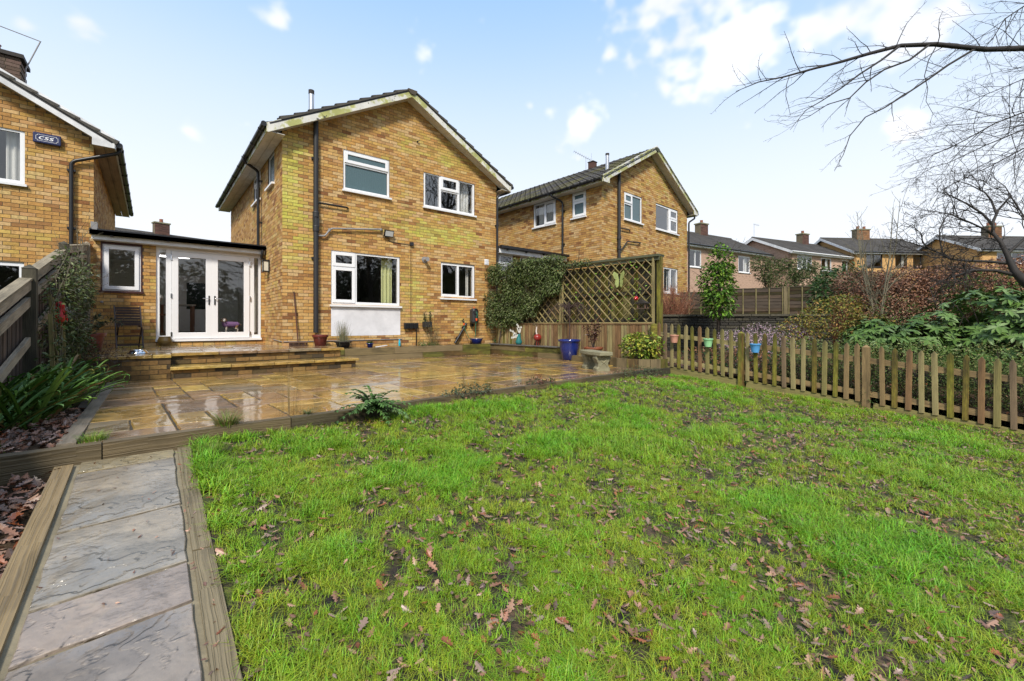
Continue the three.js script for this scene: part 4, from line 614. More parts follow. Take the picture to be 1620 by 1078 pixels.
// sleeper walls at the back and right of the patio
function sleeperWall(label, p, q, h0, rows, ht, th, cuts, mat, cap) {
  const t = thing('sleeper_wall', label, 'retaining wall', at(p[0], h0, p[1])); const d = [q[0] - p[0], -(q[1] - p[1])];
  for (let r = 0; r < rows; r++) { const c = cuts[r]; for (let i = 0; i < c.length - 1; i++) new MB().bar(vec(d[0] * c[i], r * ht + ht / 2, d[1] * c[i]), vec(d[0] * (c[i + 1] - .002), r * ht + ht / 2, d[1] * (c[i + 1] - .002)), th + (r % 2) * .006, ht - .006).build('sleeper', mat[(r + i) % mat.length], t); }
  if (cap) new MB().bar(vec(-d[0] * .01, rows * ht + .012, -d[1] * .01), vec(d[0] * 1.01, rows * ht + .012, d[1] * 1.01), th + .08, .024).build('cap_board', M.greyBoard, t);
  return t;
}
const slM = [M.sleeper, M.sleeperMoss, std([.20, .15, .07], { map: T.wood, bumpMap: T.woodBump, bumpScale: .008, roughness: .6 })];
sleeperWall('two course timber sleeper wall in front of the house wall bed', [3.28, 10.36], [7.74, 10.40], -.91, 2, .165, .14, [[0, .5, 1], [0, .045, .32, .78, 1]], slM);
sleeperWall('timber sleeper wall with grey capping board below the trellis', [7.92, 10.50], [8.06, 7.50], -.91, 2, .155, .12, [[0, .66, 1], [0, .5, 1]], [M.sleeperMoss, slM[2]], true);
sleeperWall('single low sleeper behind the stone bench', [8.02, 7.46], [7.62, 6.0], -.91, 1, .15, .11, [[0, 1]], [slM[2]]);
// ---------------------------------------------------------------- trellis boundary: from the house corner towards the lawn
const mossW = std([.35, .285, .125], { map: retile(T.wood, 1.4, .3), bumpMap: T.woodBump, bumpScale: .006, roughness: .75 });
const mossW2 = std([.29, .195, .085], { map: retile(T.wood, 1.4, .3), bumpMap: T.woodBump, bumpScale: .006, roughness: .75 });
const mossW3 = std([.26, .22, .075], { map: retile(T.wood, 1.4, .3), bumpMap: T.woodBump, bumpScale: .006, roughness: .8 });
const greenW = std([.62, .56, .28], { map: retile(T.mossyWood, 1.4, .4), bumpMap: T.woodBump, bumpScale: .006, roughness: .85 });
const darkW = std([.075, .065, .042], { map: retile(T.wood, 1.4, .3), bumpMap: T.woodBump, bumpScale: .006, roughness: .85 });
const brownW = std([.25, .14, .06], { map: retile(T.wood, 1.2, .25), bumpMap: T.woodBump, bumpScale: .006, roughness: .8 });
const greyW = std([.37, .31, .23], { map: retile(T.wood, 1.4, .3), bumpMap: T.woodBump, bumpScale: .008, roughness: .85 });
const TD = [.064, -.998], TP = [8.15, 10.5];
// a frame whose x runs along the fence (away from the house), z towards the patio
function along(name, label, p, d, h, cat, group) { const t = thing(name, label, cat, at(p[0], h, p[1]), 0, group); t.rotation.y = Math.atan2(d[1], d[0]); return t; }
{
  const f = along('board_fence', 'dark green stained close board fence behind the trellis', [TP[0] + .16, TP[1]], TD, -.9, 'fence'), B = .9, mats = [darkW, mossW3, darkW, greenW];
  const n = 50; const gs = [0, 1].map(k => new MB().box(0, 0, 0, .115, 2.3 + k * .01, .014, { ry: .06 }).geometry());
  for (let i = 0; i < n; i++) { const m = new THREE.Mesh(gs[i % 2], mats[Math.floor(R0() * 4)]); m.name = 'board'; m.position.set(.05 + i * .1035, B + .27 + (i % 2) * .003, -.03 - (i % 2) * .004); f.add(m); }
  for (const y of [.1, .72, 1.33]) new MB().box(2.6, B + y, .005, 5.2, .08, .04).build('rail', darkW, f);
  const cap = new MB(); cap.bar(vec(-.05, B + 1.56, .08), vec(5.27, B + 1.50, .08), .26, .05, vec(0, 1, 0)); cap.bar(vec(-.05, B + 1.495, .16), vec(5.27, B + 1.435, .16), .02, .08); cap.build('cap_rail', std([.10, .105, .06], { map: T.wood, roughness: .85 }), f);
  for (const x of [2.55, 5.22]) new MB().box(x + .01, B + .25, .07, .10, 2.44, .09).build('post', x > 3 ? greenW : darkW, f);
}
{ // trellis panels, diagonal lattice
  const mk = (label, x0, x1, y0, ya, yb) => {
    const t = along('trellis_panel', label, [TP[0] + TD[0] * x0, TP[1] + TD[1] * x0], TD, 0, 'trellis', 'trellis panels'), X = x1 - x0, Y = (ya + yb) / 2 - y0; t.position.y = y0 + EYE;
    const fr = (a, b, c, d) => new MB().mm(a, c, -.022, b, d, .022).build('frame_bar', mossW, t); fr(0, .045, 0, Y + .02); fr(X - .045, X, 0, Y + .02); fr(.046, X - .046, 0, .04); fr(.046, X - .046, Y - .02, Y + .02);
    const st = .226, mats = [mossW, mossW2, mossW3, mossW];
    for (const sg of [1, -1]) for (let c = -Y; c < X + Y; c += st) { // line x = c + sg*y (shifted) clipped to the frame
      const cc = sg > 0 ? c : c + 0; let pts = []; const f = y => sg > 0 ? cc + y : cc + Y - y; let ya0 = .03, yb0 = Y - .01; let xA = f(ya0), xB = f(yb0); const clipY = x => sg > 0 ? x - cc : cc + Y - x;
      if (Math.max(xA, xB) < .06 || Math.min(xA, xB) > X - .06) continue; if (xA < .03) { xA = .03; ya0 = clipY(.03); } if (xA > X - .03) { xA = X - .03; ya0 = clipY(X - .03); } if (xB < .03) { xB = .03; yb0 = clipY(.03); } if (xB > X - .03) { xB = X - .03; yb0 = clipY(X - .03); }
      if (Math.abs(yb0 - ya0) < .05) continue; new MB().bar(vec(xA, ya0, sg * -.0075), vec(xB, yb0, sg * -.0075), .014, .036, vec(0, 0, 1)).build('slat', mats[Math.floor(R0() * 4)], t);
    }
  };
  mk('diagonal wooden trellis panel mostly covered by ivy', .02, 2.50, .005, 1.60, 1.56); mk('diagonal wooden trellis panel with a butterfly ornament hung on it', 2.54, 5.16, .005, 1.52, 1.46);
}
{ // low slatted fence in front of the trellis foot
  const f = along('slat_fence', 'low fence of narrow upright brown slats below the trellis', [TP[0] - .06, TP[1]], TD, -.9, 'fence'), B = .9, mats = [brownW, mossW2, brownW, mossW, std([.30, .19, .10], { map: retile(T.wood, 1.2, .25), roughness: .8 }), greenW];
  const g = [.064, .072, .06].map(w => new MB().box(0, 0, 0, w, .86, .02).geometry());
  for (let i = 0, x = .04; x < 5.1; i++, x += .0765) { const m = new THREE.Mesh(g[i % 3], mats[x < 1.2 ? [5, 3, 1, 3][i % 4] : Math.floor(R0() * 5)]); m.name = 'slat'; m.position.set(x, B - .44 + (R0() - .5) * .008, (R0() - .5) * .006); f.add(m); }
  new MB().box(2.56, B + .005, .0, 5.12, .025, .05).build('top_rail', brownW, f); new MB().box(2.56, B - .3, -.03, 5.1, .06, .03).build('rail', darkW, f);
}
{ const p = thing('round_post', 'round green tinged timber post where the picket fence meets the slatted fence', 'post', at(8.36, -1.15, 5.28)); new MB().cyl(0, 0, 0, .085, .08, 1.14, 18).lathe([[0.001, 1.165], [.04, 1.16], [.08, 1.14]], 0, 0, 0, 18).build('post', greenW, p); }

// ---------------------------------------------------------------- picket fence
{
  const p0 = [8.4, 5.25], d = [.067, -.998], f = along('picket_fence', 'weathered wooden picket fence with pointed pales along the lawn', p0, d, -1.12, 'fence'), B = 1.12;
  const top = s => .045 - .1035 * s, bot = s => -.86 - .1035 * s, mats = [mossW, mossW2, mossW3, brownW, greenW, std([.56, .43, .25], { map: retile(T.mossyWood, 1.1, .35), bumpMap: T.woodBump, bumpScale: .006, roughness: .8 }), std([.22, .15, .085], { map: retile(T.wood, 1.3, .25), bumpMap: T.woodBump, bumpScale: .006, roughness: .8 })];
  const pg = [.062, .066, .058].map(w => { const H = .905; const sh = [[-w / 2, 0], [w / 2, 0], [w / 2, H - .045], [w * .07, H], [-w * .07, H], [-w / 2, H - .045]]; return new MB().prism(sh, -.009, .009, null, null, .002); }).map(m => { const g = m.geometry(), P = g.attributes.position, U = g.attributes.uv; for (let i = 0; i < P.count; i++) U.setXY(i, P.getY(i), P.getX(i) + P.getZ(i)); return g; });
  const posts = [1.72, 3.545, 5.6]; let k = 0;
  for (let s = .075; s < 7.6; s += .1465) { if (posts.some(q => Math.abs(q - s) < .075)) { continue; } const m = new THREE.Mesh(pg[k % 3], mats[Math.floor(R0() * mats.length)]); m.name = 'picket'; m.position.set(s + (R0() - .5) * .012, B + bot(s) + (R0() - .5) * .012, .032); m.rotation.z = (R0() - .5) * .035; m.rotation.x = (R0() - .5) * .03; m.scale.y = 1 + (R0() - .5) * .02; f.add(m); k++; }
  let a = 0; for (const q of [...posts, 7.6]) { for (const y of [-.20, -.72]) new MB().bar(vec(a, B + y - .1035 * a, .0), vec(q - .03, B + y - .1035 * q, .0), .035, .085).build('rail', a > 1 ? mossW2 : mossW, f); new MB().bar(vec(a + .05, B - .975 - .1 * a, .01), vec(q - .05, B - .975 - .1 * q, .01), .03, .22).build('gravel_board', mossW3, f); a = q + .03; }
  posts.forEach((q, i) => { const t = top(q) - .04, b = bot(q) - .28, H = t - b; const g = new MB(); g.box(q, B + b + H / 2, .02, .095, H, .095); const c = new THREE.ConeGeometry(.068, .04, 4); c.rotateY(Math.PI / 4); g.geo(c, new THREE.Matrix4().makeTranslation(q, B + t + .02, .02)); g.build('post', i ? mossW2 : greenW, f); });
}
// hanging pots on the picket fence
{
  const pots = [[.46, [.62, .30, .21], 'salmon pink pot hung over the picket fence'], [1.15, [.33, .66, .33], 'mint green pot hung over the picket fence'], [1.99, [.10, .36, .72], 'sky blue pot hung over the picket fence beside a post']];
  for (const [s, c, l] of pots) { const u = 8.4 + .067 * s, v = 5.25 - .998 * s, t = thing('hanging_pot', l, 'pot', at(u - .105, -.345 - .085 * s, v), 0, 'coloured pots on the picket fence'); const mt = std(c, { roughness: .55, map: retile(T.stain, .8, .8) });
    new MB().lathe([[.001, .006], [.056, .006], [.06, 0], [.082, .13], [.092, .132], [.094, .16], [.086, .162], [.074, .13], [.056, .02], [.001, .02]]).build('pot', mt, t); new MB().cyl(0, .02, 0, .05, .07, .105, 16).build('soil', M.soil, t); new MB().tube([vec(.07, .15, .03), vec(.13, .17, .03), vec(.15, .12, .03)], .004, 5).tube([vec(.07, .15, -.03), vec(.13, .17, -.03), vec(.15, .12, -.03)], .004, 5).build('hook', M.metal, t); }
}
// ---------------------------------------------------------------- sloping fence on the left
{
  const f = thing('sloping_fence', 'grey timber fence stepping up the slope beside the left house', 'fence', at(-1.1, -.95, 6)); const B = .95, zz = v => -(v - 6);
  const bays = [[3.0, 7.15, .30 - .24 * 3.3, .33 + .16], [7.25, 9.62, .56, 1.13], [9.80, 12.80, 1.22, 1.66]]; // v0 v1 top0 top1
  const bm = [std([.085, .055, .04], { map: retile(T.wood, 1.2, .2), roughness: .9 }), std([.11, .075, .055], { map: retile(T.wood, 1.2, .2), roughness: .9 }), std([.07, .05, .04], { map: retile(T.wood, 1.2, .2), roughness: .9 })];
  bays.forEach(([a, b, ta, tb], i) => {
    const rail = (o, w, th, mat) => new MB().bar(vec(.055, B + ta + o, zz(a)), vec(.055, B + tb + o, zz(b)), w, th).build('rail', mat, f);
    rail(-.05, .05, .11, greyW); rail(-.24, .04, .10, greyW); rail(-.68, .04, .09, greyW); if (i) rail(-1.5, .04, .1, greyW);
    const cap = new MB().bar(vec(.04, B + ta + .012, zz(a)), vec(.04, B + tb + .012, zz(b)), .10, .022).build('cap_rail', std([.30, .25, .17], { map: retile(T.wood, 1.4, .3), bumpMap: T.woodBump, bumpScale: .006, roughness: .85 }), f);
    for (let v = a + .04; v < b; v += .088) { const t = lerp(ta, tb, (v - a) / (b - a)) - .02, lo = -1.1 + .03 * (v - 6); new MB().box(-.0 + (Math.round(v / .088) % 2) * .006, B + (t + lo) / 2, zz(v), .014, t - lo, .098).build('board', bm[Math.floor(R0() * 3)], f); }
  });
  for (const [v, t] of [[7.2, .62], [9.72, 1.25], [12.83, 1.70]]) { const g = new MB(); g.box(.06, B + (t - 1) / 2, zz(v), .11, t + 1.0, .11); const c = new THREE.ConeGeometry(.085, .05, 4); c.rotateY(Math.PI / 4); g.geo(c, new THREE.Matrix4().makeTranslation(.06, B + t + .025, zz(v))); g.build('post', v > 12 ? greyW : darkW, f); }
  new MB().bar(vec(.08, B - .45, zz(11.4)), vec(.08, B + .35, zz(12.7)), .03, .09).build('brace', greyW, f);
}
// larch lap fence panels and dark stone wall in the neighbouring garden
{
  const panel = (label, a, b, h0, h1, grp) => { const L = Math.hypot(b[0] - a[0], b[1] - a[1]), t = along('lap_fence_panel', label, a, [(b[0] - a[0]) / L, (b[1] - a[1]) / L], h0, 'fence', grp), H = h1 - h0; const lm = [std([.10, .068, .045], { map: retile(T.wood, 1.6, .3), bumpMap: T.woodBump, bumpScale: .008, roughness: .9 }), std([.075, .055, .04], { map: retile(T.wood, 1.6, .3), roughness: .9 }), std([.125, .095, .055], { map: retile(T.mossyWood, 1.6, .4), roughness: .9 })];
    const n = 10; for (let i = 0; i < n; i++) new MB().box(L / 2, (i + .5) * H / n, .012, L, H / n + .02, .012, { rx: -.10, rz: (R0() - .5) * .006 }).build('lap_board', lm[Math.floor(R0() * 3)], t);
    for (let i = 0; i <= 4; i++) new MB().box(lerp(.03, L - .03, i / 4), H / 2, .038, .036, H, .03).build('batten', std([.24, .20, .09], { map: T.wood, roughness: .85 }), t); new MB().box(L / 2, H + .012, 0, L, .025, .06).build('cap_rail', darkW, t); };
  panel('brown overlap fence panel between the two leafy shrubs, next to its pale end post', [19.05, 6.20], [20.0, 4.62], .12, 1.43); panel('brown overlap fence panel half hidden behind the evergreen tree', [18.0, 7.95], [18.98, 6.33], .14, 1.40); panel('brown overlap fence panel running behind the red stemmed shrub', [17.05, 9.7], [17.94, 8.05], .0, 1.30);
  const p = thing('fence_post', 'pale tan end post of the overlap fence', 'post', at(20.03, .0, 4.55)); new MB().box(0, .74, 0, .1, 1.5, .1).build('post', std([.33, .23, .12], { map: T.wood, roughness: .8 }), p);
  const p2 = thing('fence_post', 'dark post between two overlap fence panels', 'post', at(19.015, .0, 6.265)); new MB().box(0, .73, 0, .13, 1.48, .10, { ry: -1.03 }).build('post', std([.20, .16, .085], { map: T.wood, roughness: .85 }), p2);
  const w = thing('stone_wall', 'low dark dry stone wall behind the picket fence', 'wall', at(12.2, -.85, 7.0)); const a = [0, 0], b = [2.9, 3.6], L = Math.hypot(2.9, 3.6), ry = Math.atan2(3.6, 2.9); // built along its length
  w.position.set(...at(12.0, -.85, 7.35)); w.rotation.y = Math.atan2(-4.0, 3.3); const sm_ = [0, 1, 2].map(k => std([[.075, .07, .055], [.055, .05, .042], [.095, .085, .06]][k], { map: retile(T.stain, .6, .6), bumpMap: retile(T.speckBump, .3, .3), bumpScale: .02, roughness: .95 }));
  const LL = 5.2, r = rng(9); new MB().mm(0, 0, -.1, LL, 1.08, .08).build('core', sm_[1], w); let cnt = 0; for (let y = 0; y < 1.06;) { const h = .055 + r() * .03; for (let x = 0; x < LL;) { const l = .14 + r() * .3; if (cnt < 290) { const g = new RoundedBoxGeometry(Math.min(l, LL - x) - .012, h - .01, .14, 1, .012); const m = new THREE.Mesh(g, sm_[Math.floor(r() * 3)]); m.name = 'stone'; m.position.set(x + l / 2, y + h / 2, .05 + (r() - .5) * .03); w.add(m); cnt++; } x += l; } y += h; }
  for (let x = 0; x < LL - .3; x += .5) new MB().box(x + .25, 1.11, .0, .485, .06, .32).build('coping', sm_[2], w);
}
// ---------------------------------------------------------------- things on the house walls
const GV = 10.91;
{ const t = thing('floodlight', 'black floodlight fixed to the gable wall above the white panel window', 'floodlight', at(4.79, 2.28, GV - .0)); new MB().box(0, .08, .10, .25, .17, .05, { rx: .35 }).build('housing', M.black, t); new MB().box(0, .073, .131, .21, .13, .006, { rx: .35 }).build('lens', std([.55, .56, .56], { roughness: .2 }), t); const g = new MB(); g.box(-.0, .03, .035, .06, .05, .07); g.tube([vec(-.13, .05, .1), vec(-.14, -.02, .05), vec(0, .0, .02)], .01, 6); g.build('bracket', M.black, t); }
{ const t = thing('wall_lantern', 'black wall lantern with frosted glass on the side wall by the french doors', 'wall light', at(2.295, 1.30, 12.3)); const g = new MB(); g.box(-.015, .15, 0, .03, .30, .13); g.mm(-.16, .27, -.075, -.03, .30, .075); g.mm(-.16, .0, -.075, -.03, .025, .075); for (const z of [-.065, .065]) g.box(-.15, .148, z, .014, .244, .014); g.build('frame', M.black, t); new MB().mm(-.145, .03, -.055, -.035, .265, .055).build('glass', phy([.62, .58, .48], { roughness: .5 }), t); }
{ const t = thing('socket_box', 'black outdoor socket box low on the gable wall with a cable below', 'socket', at(5.445, -.13, GV)); for (let i = 0; i < 3; i++) { new MB().geo(new RoundedBoxGeometry(.128, .15, .09, 2, .012), new THREE.Matrix4().makeTranslation(-.137 + i * .137, .08, .052)).build('cover', M.black, t); new MB().cyl(-.137 + i * .137, -.01, .05, .018, .018, .03, 10).build('gland', M.greyPipe, t); } new MB().tube([vec(.16, .0, .05), vec(.165, -.2, .04), vec(.16, -.45, .03)], .012, 6).build('cable', M.black, t); }
{ const t = thing('hose_reel', 'black wall mounted hose reel with green hose and orange nozzle', 'hose reel', at(7.44, .0, GV)); const dr = phy([.035, .035, .038], { roughness: .3 }); new MB().geo(new RoundedBoxGeometry(.22, .46, .24, 4, .08), new THREE.Matrix4().makeTranslation(0, .24, .16)).build('casing', dr, t); new MB().geo(new THREE.TorusGeometry(.08, .014, 8, 20), new THREE.Matrix4().makeTranslation(-.01, .36, .275)).build('grip', M.black, t); new MB().box(0, .0, .04, .08, .16, .08).build('bracket', M.black, t); const og = std([.75, .10, .02], { roughness: .4 }); new MB().cyl(0, .1, .29, .025, .03, .07, 12).build('nozzle', og, t); new MB().cyl(0, .47, .16, .02, .015, .04, 10).build('catch', og, t);
  new MB().tube([vec(0, .37, .28), vec(.02, .28, .3), vec(-.0, .16, .29), vec(0, 0, .25), vec(.02, -.3, .2), vec(.0, -.50, .18)], .011, 8).build('hose', std([.03, .16, .09], { roughness: .4 }), t); }
{ const t = thing('garden_tap', 'wall tap with an orange hose connector beside the hose reel', 'tap', at(7.12, .02, GV)); const g = new MB(); pipe(g, [vec(0, .08, 0), vec(0, .08, .09), vec(0, .0, .1)], .016); g.box(0, .12, .07, .05, .03, .012); g.build('spout', M.black, t); new MB().cyl(0, -.05, .1, .022, .022, .06, 12).build('connector', std([.75, .10, .02], { roughness: .4 }), t); new MB().tube([vec(0, -.05, .1), vec(.03, -.2, .12), vec(.14, -.42, .15), vec(.26, -.54, .17)], .010, 8).build('hose', std([.03, .16, .09], { roughness: .4 }), t); }
{ const t = thing('spare_pipe', 'length of black pipe leaning on the gable wall', 'pipe', at(6.8, -.58, GV - .12)); const g = new MB(); g.tube([vec(0, .03, 0), vec(.44, .60, -.07)], .034, 12); g.build('pipe', M.black, t); const h = new MB(); for (const k of [.2, .75]) h.box(.44 * k - .05, .03 + .57 * k + .03, -.07 * k + .01, .09, .02, .03, { rz: .9 }); h.build('clip', M.black, t); }
{ const t = thing('wall_planter', 'small wire wall planter with two leafy stems', 'planter', at(5.92, -.09, GV)); const g = new MB(); g.mm(-.12, 0, .02, .12, .16, .14); g.build('box', std([.02, .02, .02], { roughness: .9 }), t); const l = new MB(), r = rng(5); for (const x of [-.08, .08]) for (let i = 0; i < 26; i++) { l.color(jit([.045, .085, .02], .4, r)); l.leaf(vec(x + (r() - .5) * .04, .14 + i * .0115, .08), vec(r() - .5, .25, r() - .3), vec(0, 1, .4), .07, .03, .2); } l.build('foliage', M.leaf, t); new MB().tube([vec(-.08, .1, .08), vec(-.075, .43, .08)], .005, 5).tube([vec(.08, .1, .08), vec(.085, .46, .08)], .005, 5).build('stem', M.bark, t); }
// pots and bits on the bed behind the sleeper wall
function potThing(name, label, u, h, v, prof, mat, o = {}) { const t = thing(name, label, 'pot', at(u, h, v)); new MB().lathe(prof, 0, 0, 0, 32).build('pot', mat, t); if (o.soil) new MB().cyl(0, o.soil[1] - .02, 0, o.soil[0], o.soil[0], .02, 20).build('soil', M.soil, t); return t; }
const rim = (r0, r1, h, rh = .05, rt = .012) => [[.001, .004], [r0, .0], [r1 - .02, h - rh], [r1, h - rh], [r1 + rt, h], [r1 - .015, h], [r1 - .03, h - rh], [r0 - .02, .02], [.001, .02]];
const bp = potThing('blue_planter', 'dark blue oval bowl with a wooden lid under the hose reel', 7.48, -.60, 10.68, [[.001, 0], [.13, 0], [.18, .15], [.2, .17], [.17, .17], [.12, .02]], M.cobalt); bp.userData.category = 'planter'; new MB().cyl(0, .172, 0, .195, .195, .022, 28).build('lid', std([.42, .30, .16], { map: T.wood }), bp);
const sb = potThing('blue_pot', 'tiny blue pot with moss beside the white scraper', 4.2, -.58, 10.6, rim(.06, .09, .1, .02), M.cobalt, {}); { const l = new MB(), r = rng(8); for (let i = 0; i < 60; i++) { l.color(jit([.05, .09, .02], .4, r)); l.leaf(vec((r() - .5) * .13, .09, (r() - .5) * .13), vec(r() - .5, .8, r() - .5), vec(r() - .5, .3, r() - .5), .07, .02); } l.build('foliage', M.leaf, sb); }
new MB().box(0, 0, 0, .34, .018, .05, { ry: .3, rz: .08 }).single('scraper', M.upvc, 'white plastic scraper lying on the bed edge', 'scraper').position.set(...at(4.48, -.555, 10.56));
{ const t = thing('water_bottle', 'small bright cyan capped tube standing against the wall foot', 'bottle', at(5.08, -.58, 10.8)); new MB().lathe([[.001, 0], [.028, 0], [.028, .11], [.018, .13], [.018, .15]]).build('tube', std([.03, .48, .62], { roughness: .3 }), t); new MB().cyl(0, .15, 0, .02, .02, .03, 12).build('cap', std([.05, .35, .6]), t); }
// terrace things
const tp = potThing('terracotta_pot', 'empty terracotta pot at the foot of the soil stack', 3.03, -.498, 10.62, rim(.12, .17, .25, .06), M.terracotta, { soil: [.14, .22] });
{ const t = potThing('grass_pot', 'low bowl of dry upright grass below the white panel window', 3.55, -.57, 10.62, rim(.13, .19, .16, .03), M.darkBark, { soil: [.16, .14] }); const g = new MB(), r = rng(6); for (let i = 0; i < 170; i++) { const a = r() * 6.28, q = r() * .14, L = .25 + r() * .32, le = (r() - .5) * .22, lf = (r() - .5) * .22, d = r() < .3; g.color(jit(r() < .6 ? [.30, .25, .14] : [.17, .2, .1], .3, r)); const p = vec(Math.cos(a) * q, .12, Math.sin(a) * q); g.tube(d ? [p, vec(p.x * 1.7, .16, p.z * 1.7), vec(p.x * 2.4, -.02, p.z * 2.4)] : [p, vec(p.x + le * .4, .12 + L * .55, p.z + lf * .4), vec(p.x + le, .12 + L, p.z + lf)], [.003, .0025, .0008], 3, false); } g.build('grass_blades', M.dryLeaf, t); }
{ const t = thing('broom', 'wooden broom leaning head down against the house corner', 'broom', at(2.60, Z0, 10.80)); const g = new MB(); g.tube([vec(0, .05, 0), vec(-.07, 1.24, -.08)], .014, 10); g.build('handle', std([.13, .05, .03], { map: T.wood, roughness: .6 }), t); new MB().box(0, .085, 0, .40, .035, .07, { ry: .0 }).build('head', std([.16, .09, .06], { map: T.wood }), t); const b = new MB(), r = rng(3); for (let i = 0; i < 260; i++) { const x = (r() - .5) * .39, z = (r() - .5) * .06; b.color(jit([.10, .05, .04], .5, r)); b.tube([vec(x, .07, z), vec(x + (r() - .5) * .02, .002, z + (r() - .5) * .03)], .0022, 3, false); } stuff(b.build('bristles', M.dryLeaf, t)); }
{ const t = potThing('brown_pot', 'squat brown glazed pot in front of the left door frame', .255, -.5, 12.70, [[.001, 0], [.09, 0], [.135, .08], [.14, .13], [.11, .2], [.125, .215], [.11, .215], [.095, .2], [.12, .1], [.001, .05]], phy([.09, .06, .018], { roughness: .3, clearcoat: .4 })); }
{ const t = thing('dog_bowl', 'shiny steel dog bowl on the terrace edge', 'bowl', at(-.16, -.497, 9.78)); new MB().lathe([[.001, .02], [.085, .02], [.09, .055], [.10, .06], [.135, .002], [.125, .0], [.095, .045], [.08, .01], [.001, .01]], 0, 0, 0, 32).build('bowl', M.chrome, t); const pw = new MB(); for (const a of [0, .5, -.5]) { const k = new THREE.Matrix4().makeRotationY(a).multiply(new THREE.Matrix4().makeTranslation(0, .03, .119)).multiply(new THREE.Matrix4().makeRotationX(.95)); pw.cyl(0, 0, 0, .008, .008, .003, 10, k); for (let i = -1; i < 2; i++) pw.cyl(i * .011, 0, -.013 + Math.abs(i) * .004, .004, .004, .003, 8, k); } pw.build('paw_print', M.black, t); }
{ // folding slatted chair
  const t = thing('folding_chair', 'dark brown slatted wooden folding chair against the link room wall', 'chair', at(-.36, Z0, 12.36), .12), wd = std([.045, .022, .017], { map: T.wood, bumpMap: T.woodBump, bumpScale: .004, roughness: .45 });
  for (const s of [-1, 1]) { new MB().bar(vec(s * .21, 0, .28), vec(s * .21, .885, -.24), .022, .042).build('leg', wd, t); new MB().bar(vec(s * .185, 0, -.20), vec(s * .185, .45, .26), .022, .042).build('leg', wd, t); new MB().bar(vec(s * .17, .455, -.12), vec(s * .17, .455, .26), .022, .035).build('seat_rail', wd, t); }
  for (let i = 0; i < 6; i++) new MB().bar(vec(-.2, .478, -.10 + i * .066), vec(.2, .478, -.10 + i * .066), .052, .016).build('slat', wd, t);
  for (let i = 0; i < 7; i++) { const k = .57 + i * .068 * .7; const y = .50 + i * .058; new MB().bar(vec(-.2, y, lerp(.28, -.24, y / .885) + .006), vec(.2, y, lerp(.28, -.24, y / .885) + .006), .014, .046).build('back_slat', wd, t); }
  for (const [y, z] of [[.06, .245], [.06, -.14], [.25, .135]]) new MB().bar(vec(-.2, y, z), vec(.2, y, z), .022, .03).build('stretcher', wd, t);
}
{ // potted rose on the terrace edge by the fence
  const t = potThing('terracotta_pot', 'large red terracotta pot with a straggly shrub beside the sloping fence', -.86, -.5, 10.9, rim(.17, .235, .34, .07), M.terracotta, { soil: [.2, .3] }); const l = new MB(), st = new MB(), r = rng(14); for (let i = 0; i < 14; i++) { const a = r() * 6.28, L = .2 + r() * .4, p = vec(0, .3, 0), q = vec(Math.cos(a) * L * .5, .3 + L * .6, Math.sin(a) * L * .5), e = vec(Math.cos(a) * L, .3 + L * .7 * r() + .1, Math.sin(a) * L); st.color(jit([.22, .18, .1], .3, r)); st.tube([p, q, e], [.006, .004, .002], 4, false); for (let k = 0; k < 16; k++) { l.color(jit([.06, .085, .045], .4, r)); const s = r(), x = q.clone().lerp(e, s); l.leaf(x, vec(r() - .5, r() - .2, r() - .5), vec(r() - .5, 1, r() - .5), .08, .03, .2); } } st.tube([vec(0, .3, 0), vec(.25, .45, .1), vec(.5, .62, .1)], [.006, .004, .002], 4, false); st.tube([vec(.3, .48, .1), vec(.38, .75, .1)], [.004, .002], 4, false); st.build('stem', M.dryLeaf, t); l.build('foliage', M.leaf, t);
}
// ---------------------------------------------------------------- along the trellis
const onT = (s, off = 0) => [TP[0] + TD[0] * s - off, TP[1] + TD[1] * s];
{ const [u, v] = [8.0, 7.42]; const t = potThing('blue_pot', 'large cobalt blue glazed pot with a bare weeping shrub beside the bench', u, -.88, v, [[.001, 0], [.17, 0], [.235, .3], [.24, .44], [.275, .45], [.28, .50], [.245, .50], [.22, .44], [.15, .03], [.001, .03]], M.cobalt, { soil: [.22, .45] }); const st = new MB(), r = rng(21); const tk = [vec(0, .42, 0), vec(.02, .8, 0), vec(-.02, 1.25, 0)]; st.tube(tk, [.018, .014, .012], 7); for (let i = 0; i < 70; i++) { const a = r() * 6.28, L = .25 + r() * .4; const p = vec(0, 1.2 + r() * .1, 0), q = vec(Math.cos(a) * L * .5, 1.32 + r() * .12, Math.sin(a) * L * .5), e = vec(Math.cos(a) * L, 1.05 + r() * .2, Math.sin(a) * L); st.tube([p, q, e, e.clone().add(vec((r() - .5) * .1, -.25 * r(), (r() - .5) * .1))], [.006, .004, .003, .0015], 4, false); } st.build('stems', std([.06, .035, .03]), t); }
{ const t = thing('flamingo_ornament', 'white necked bird ornament with a red ball body on thin legs', 'ornament', at(...(() => { const [u, v] = onT(1.86, .2); return [u, -.58, v]; })())); t.scale.setScalar(.78); const red = phy([.25, .02, .015], { roughness: .3, clearcoat: .4 }); const g = new THREE.SphereGeometry(.13, 20, 14); g.scale(1.15, .95, 1); new MB().geo(g, new THREE.Matrix4().makeTranslation(0, .28, 0)).build('body', red, t); for (const s of [-.04, .04]) new MB().tube([vec(s, .2, 0), vec(s * 1.3, 0, 0)], .012, 6).build('leg', red, t); new MB().tube([vec(-.03, .36, 0), vec(-.07, .5, 0), vec(-.05, .62, 0), vec(-.08, .7, 0), vec(-.15, .7, 0)], [.03, .022, .02, .025, .02], 10).build('neck', std([.72, .66, .62], { roughness: .4 }), t); const hd = new MB(); hd.box(-.12, .74, 0, .15, .1, .1); hd.build('head', M.chrome, t); }
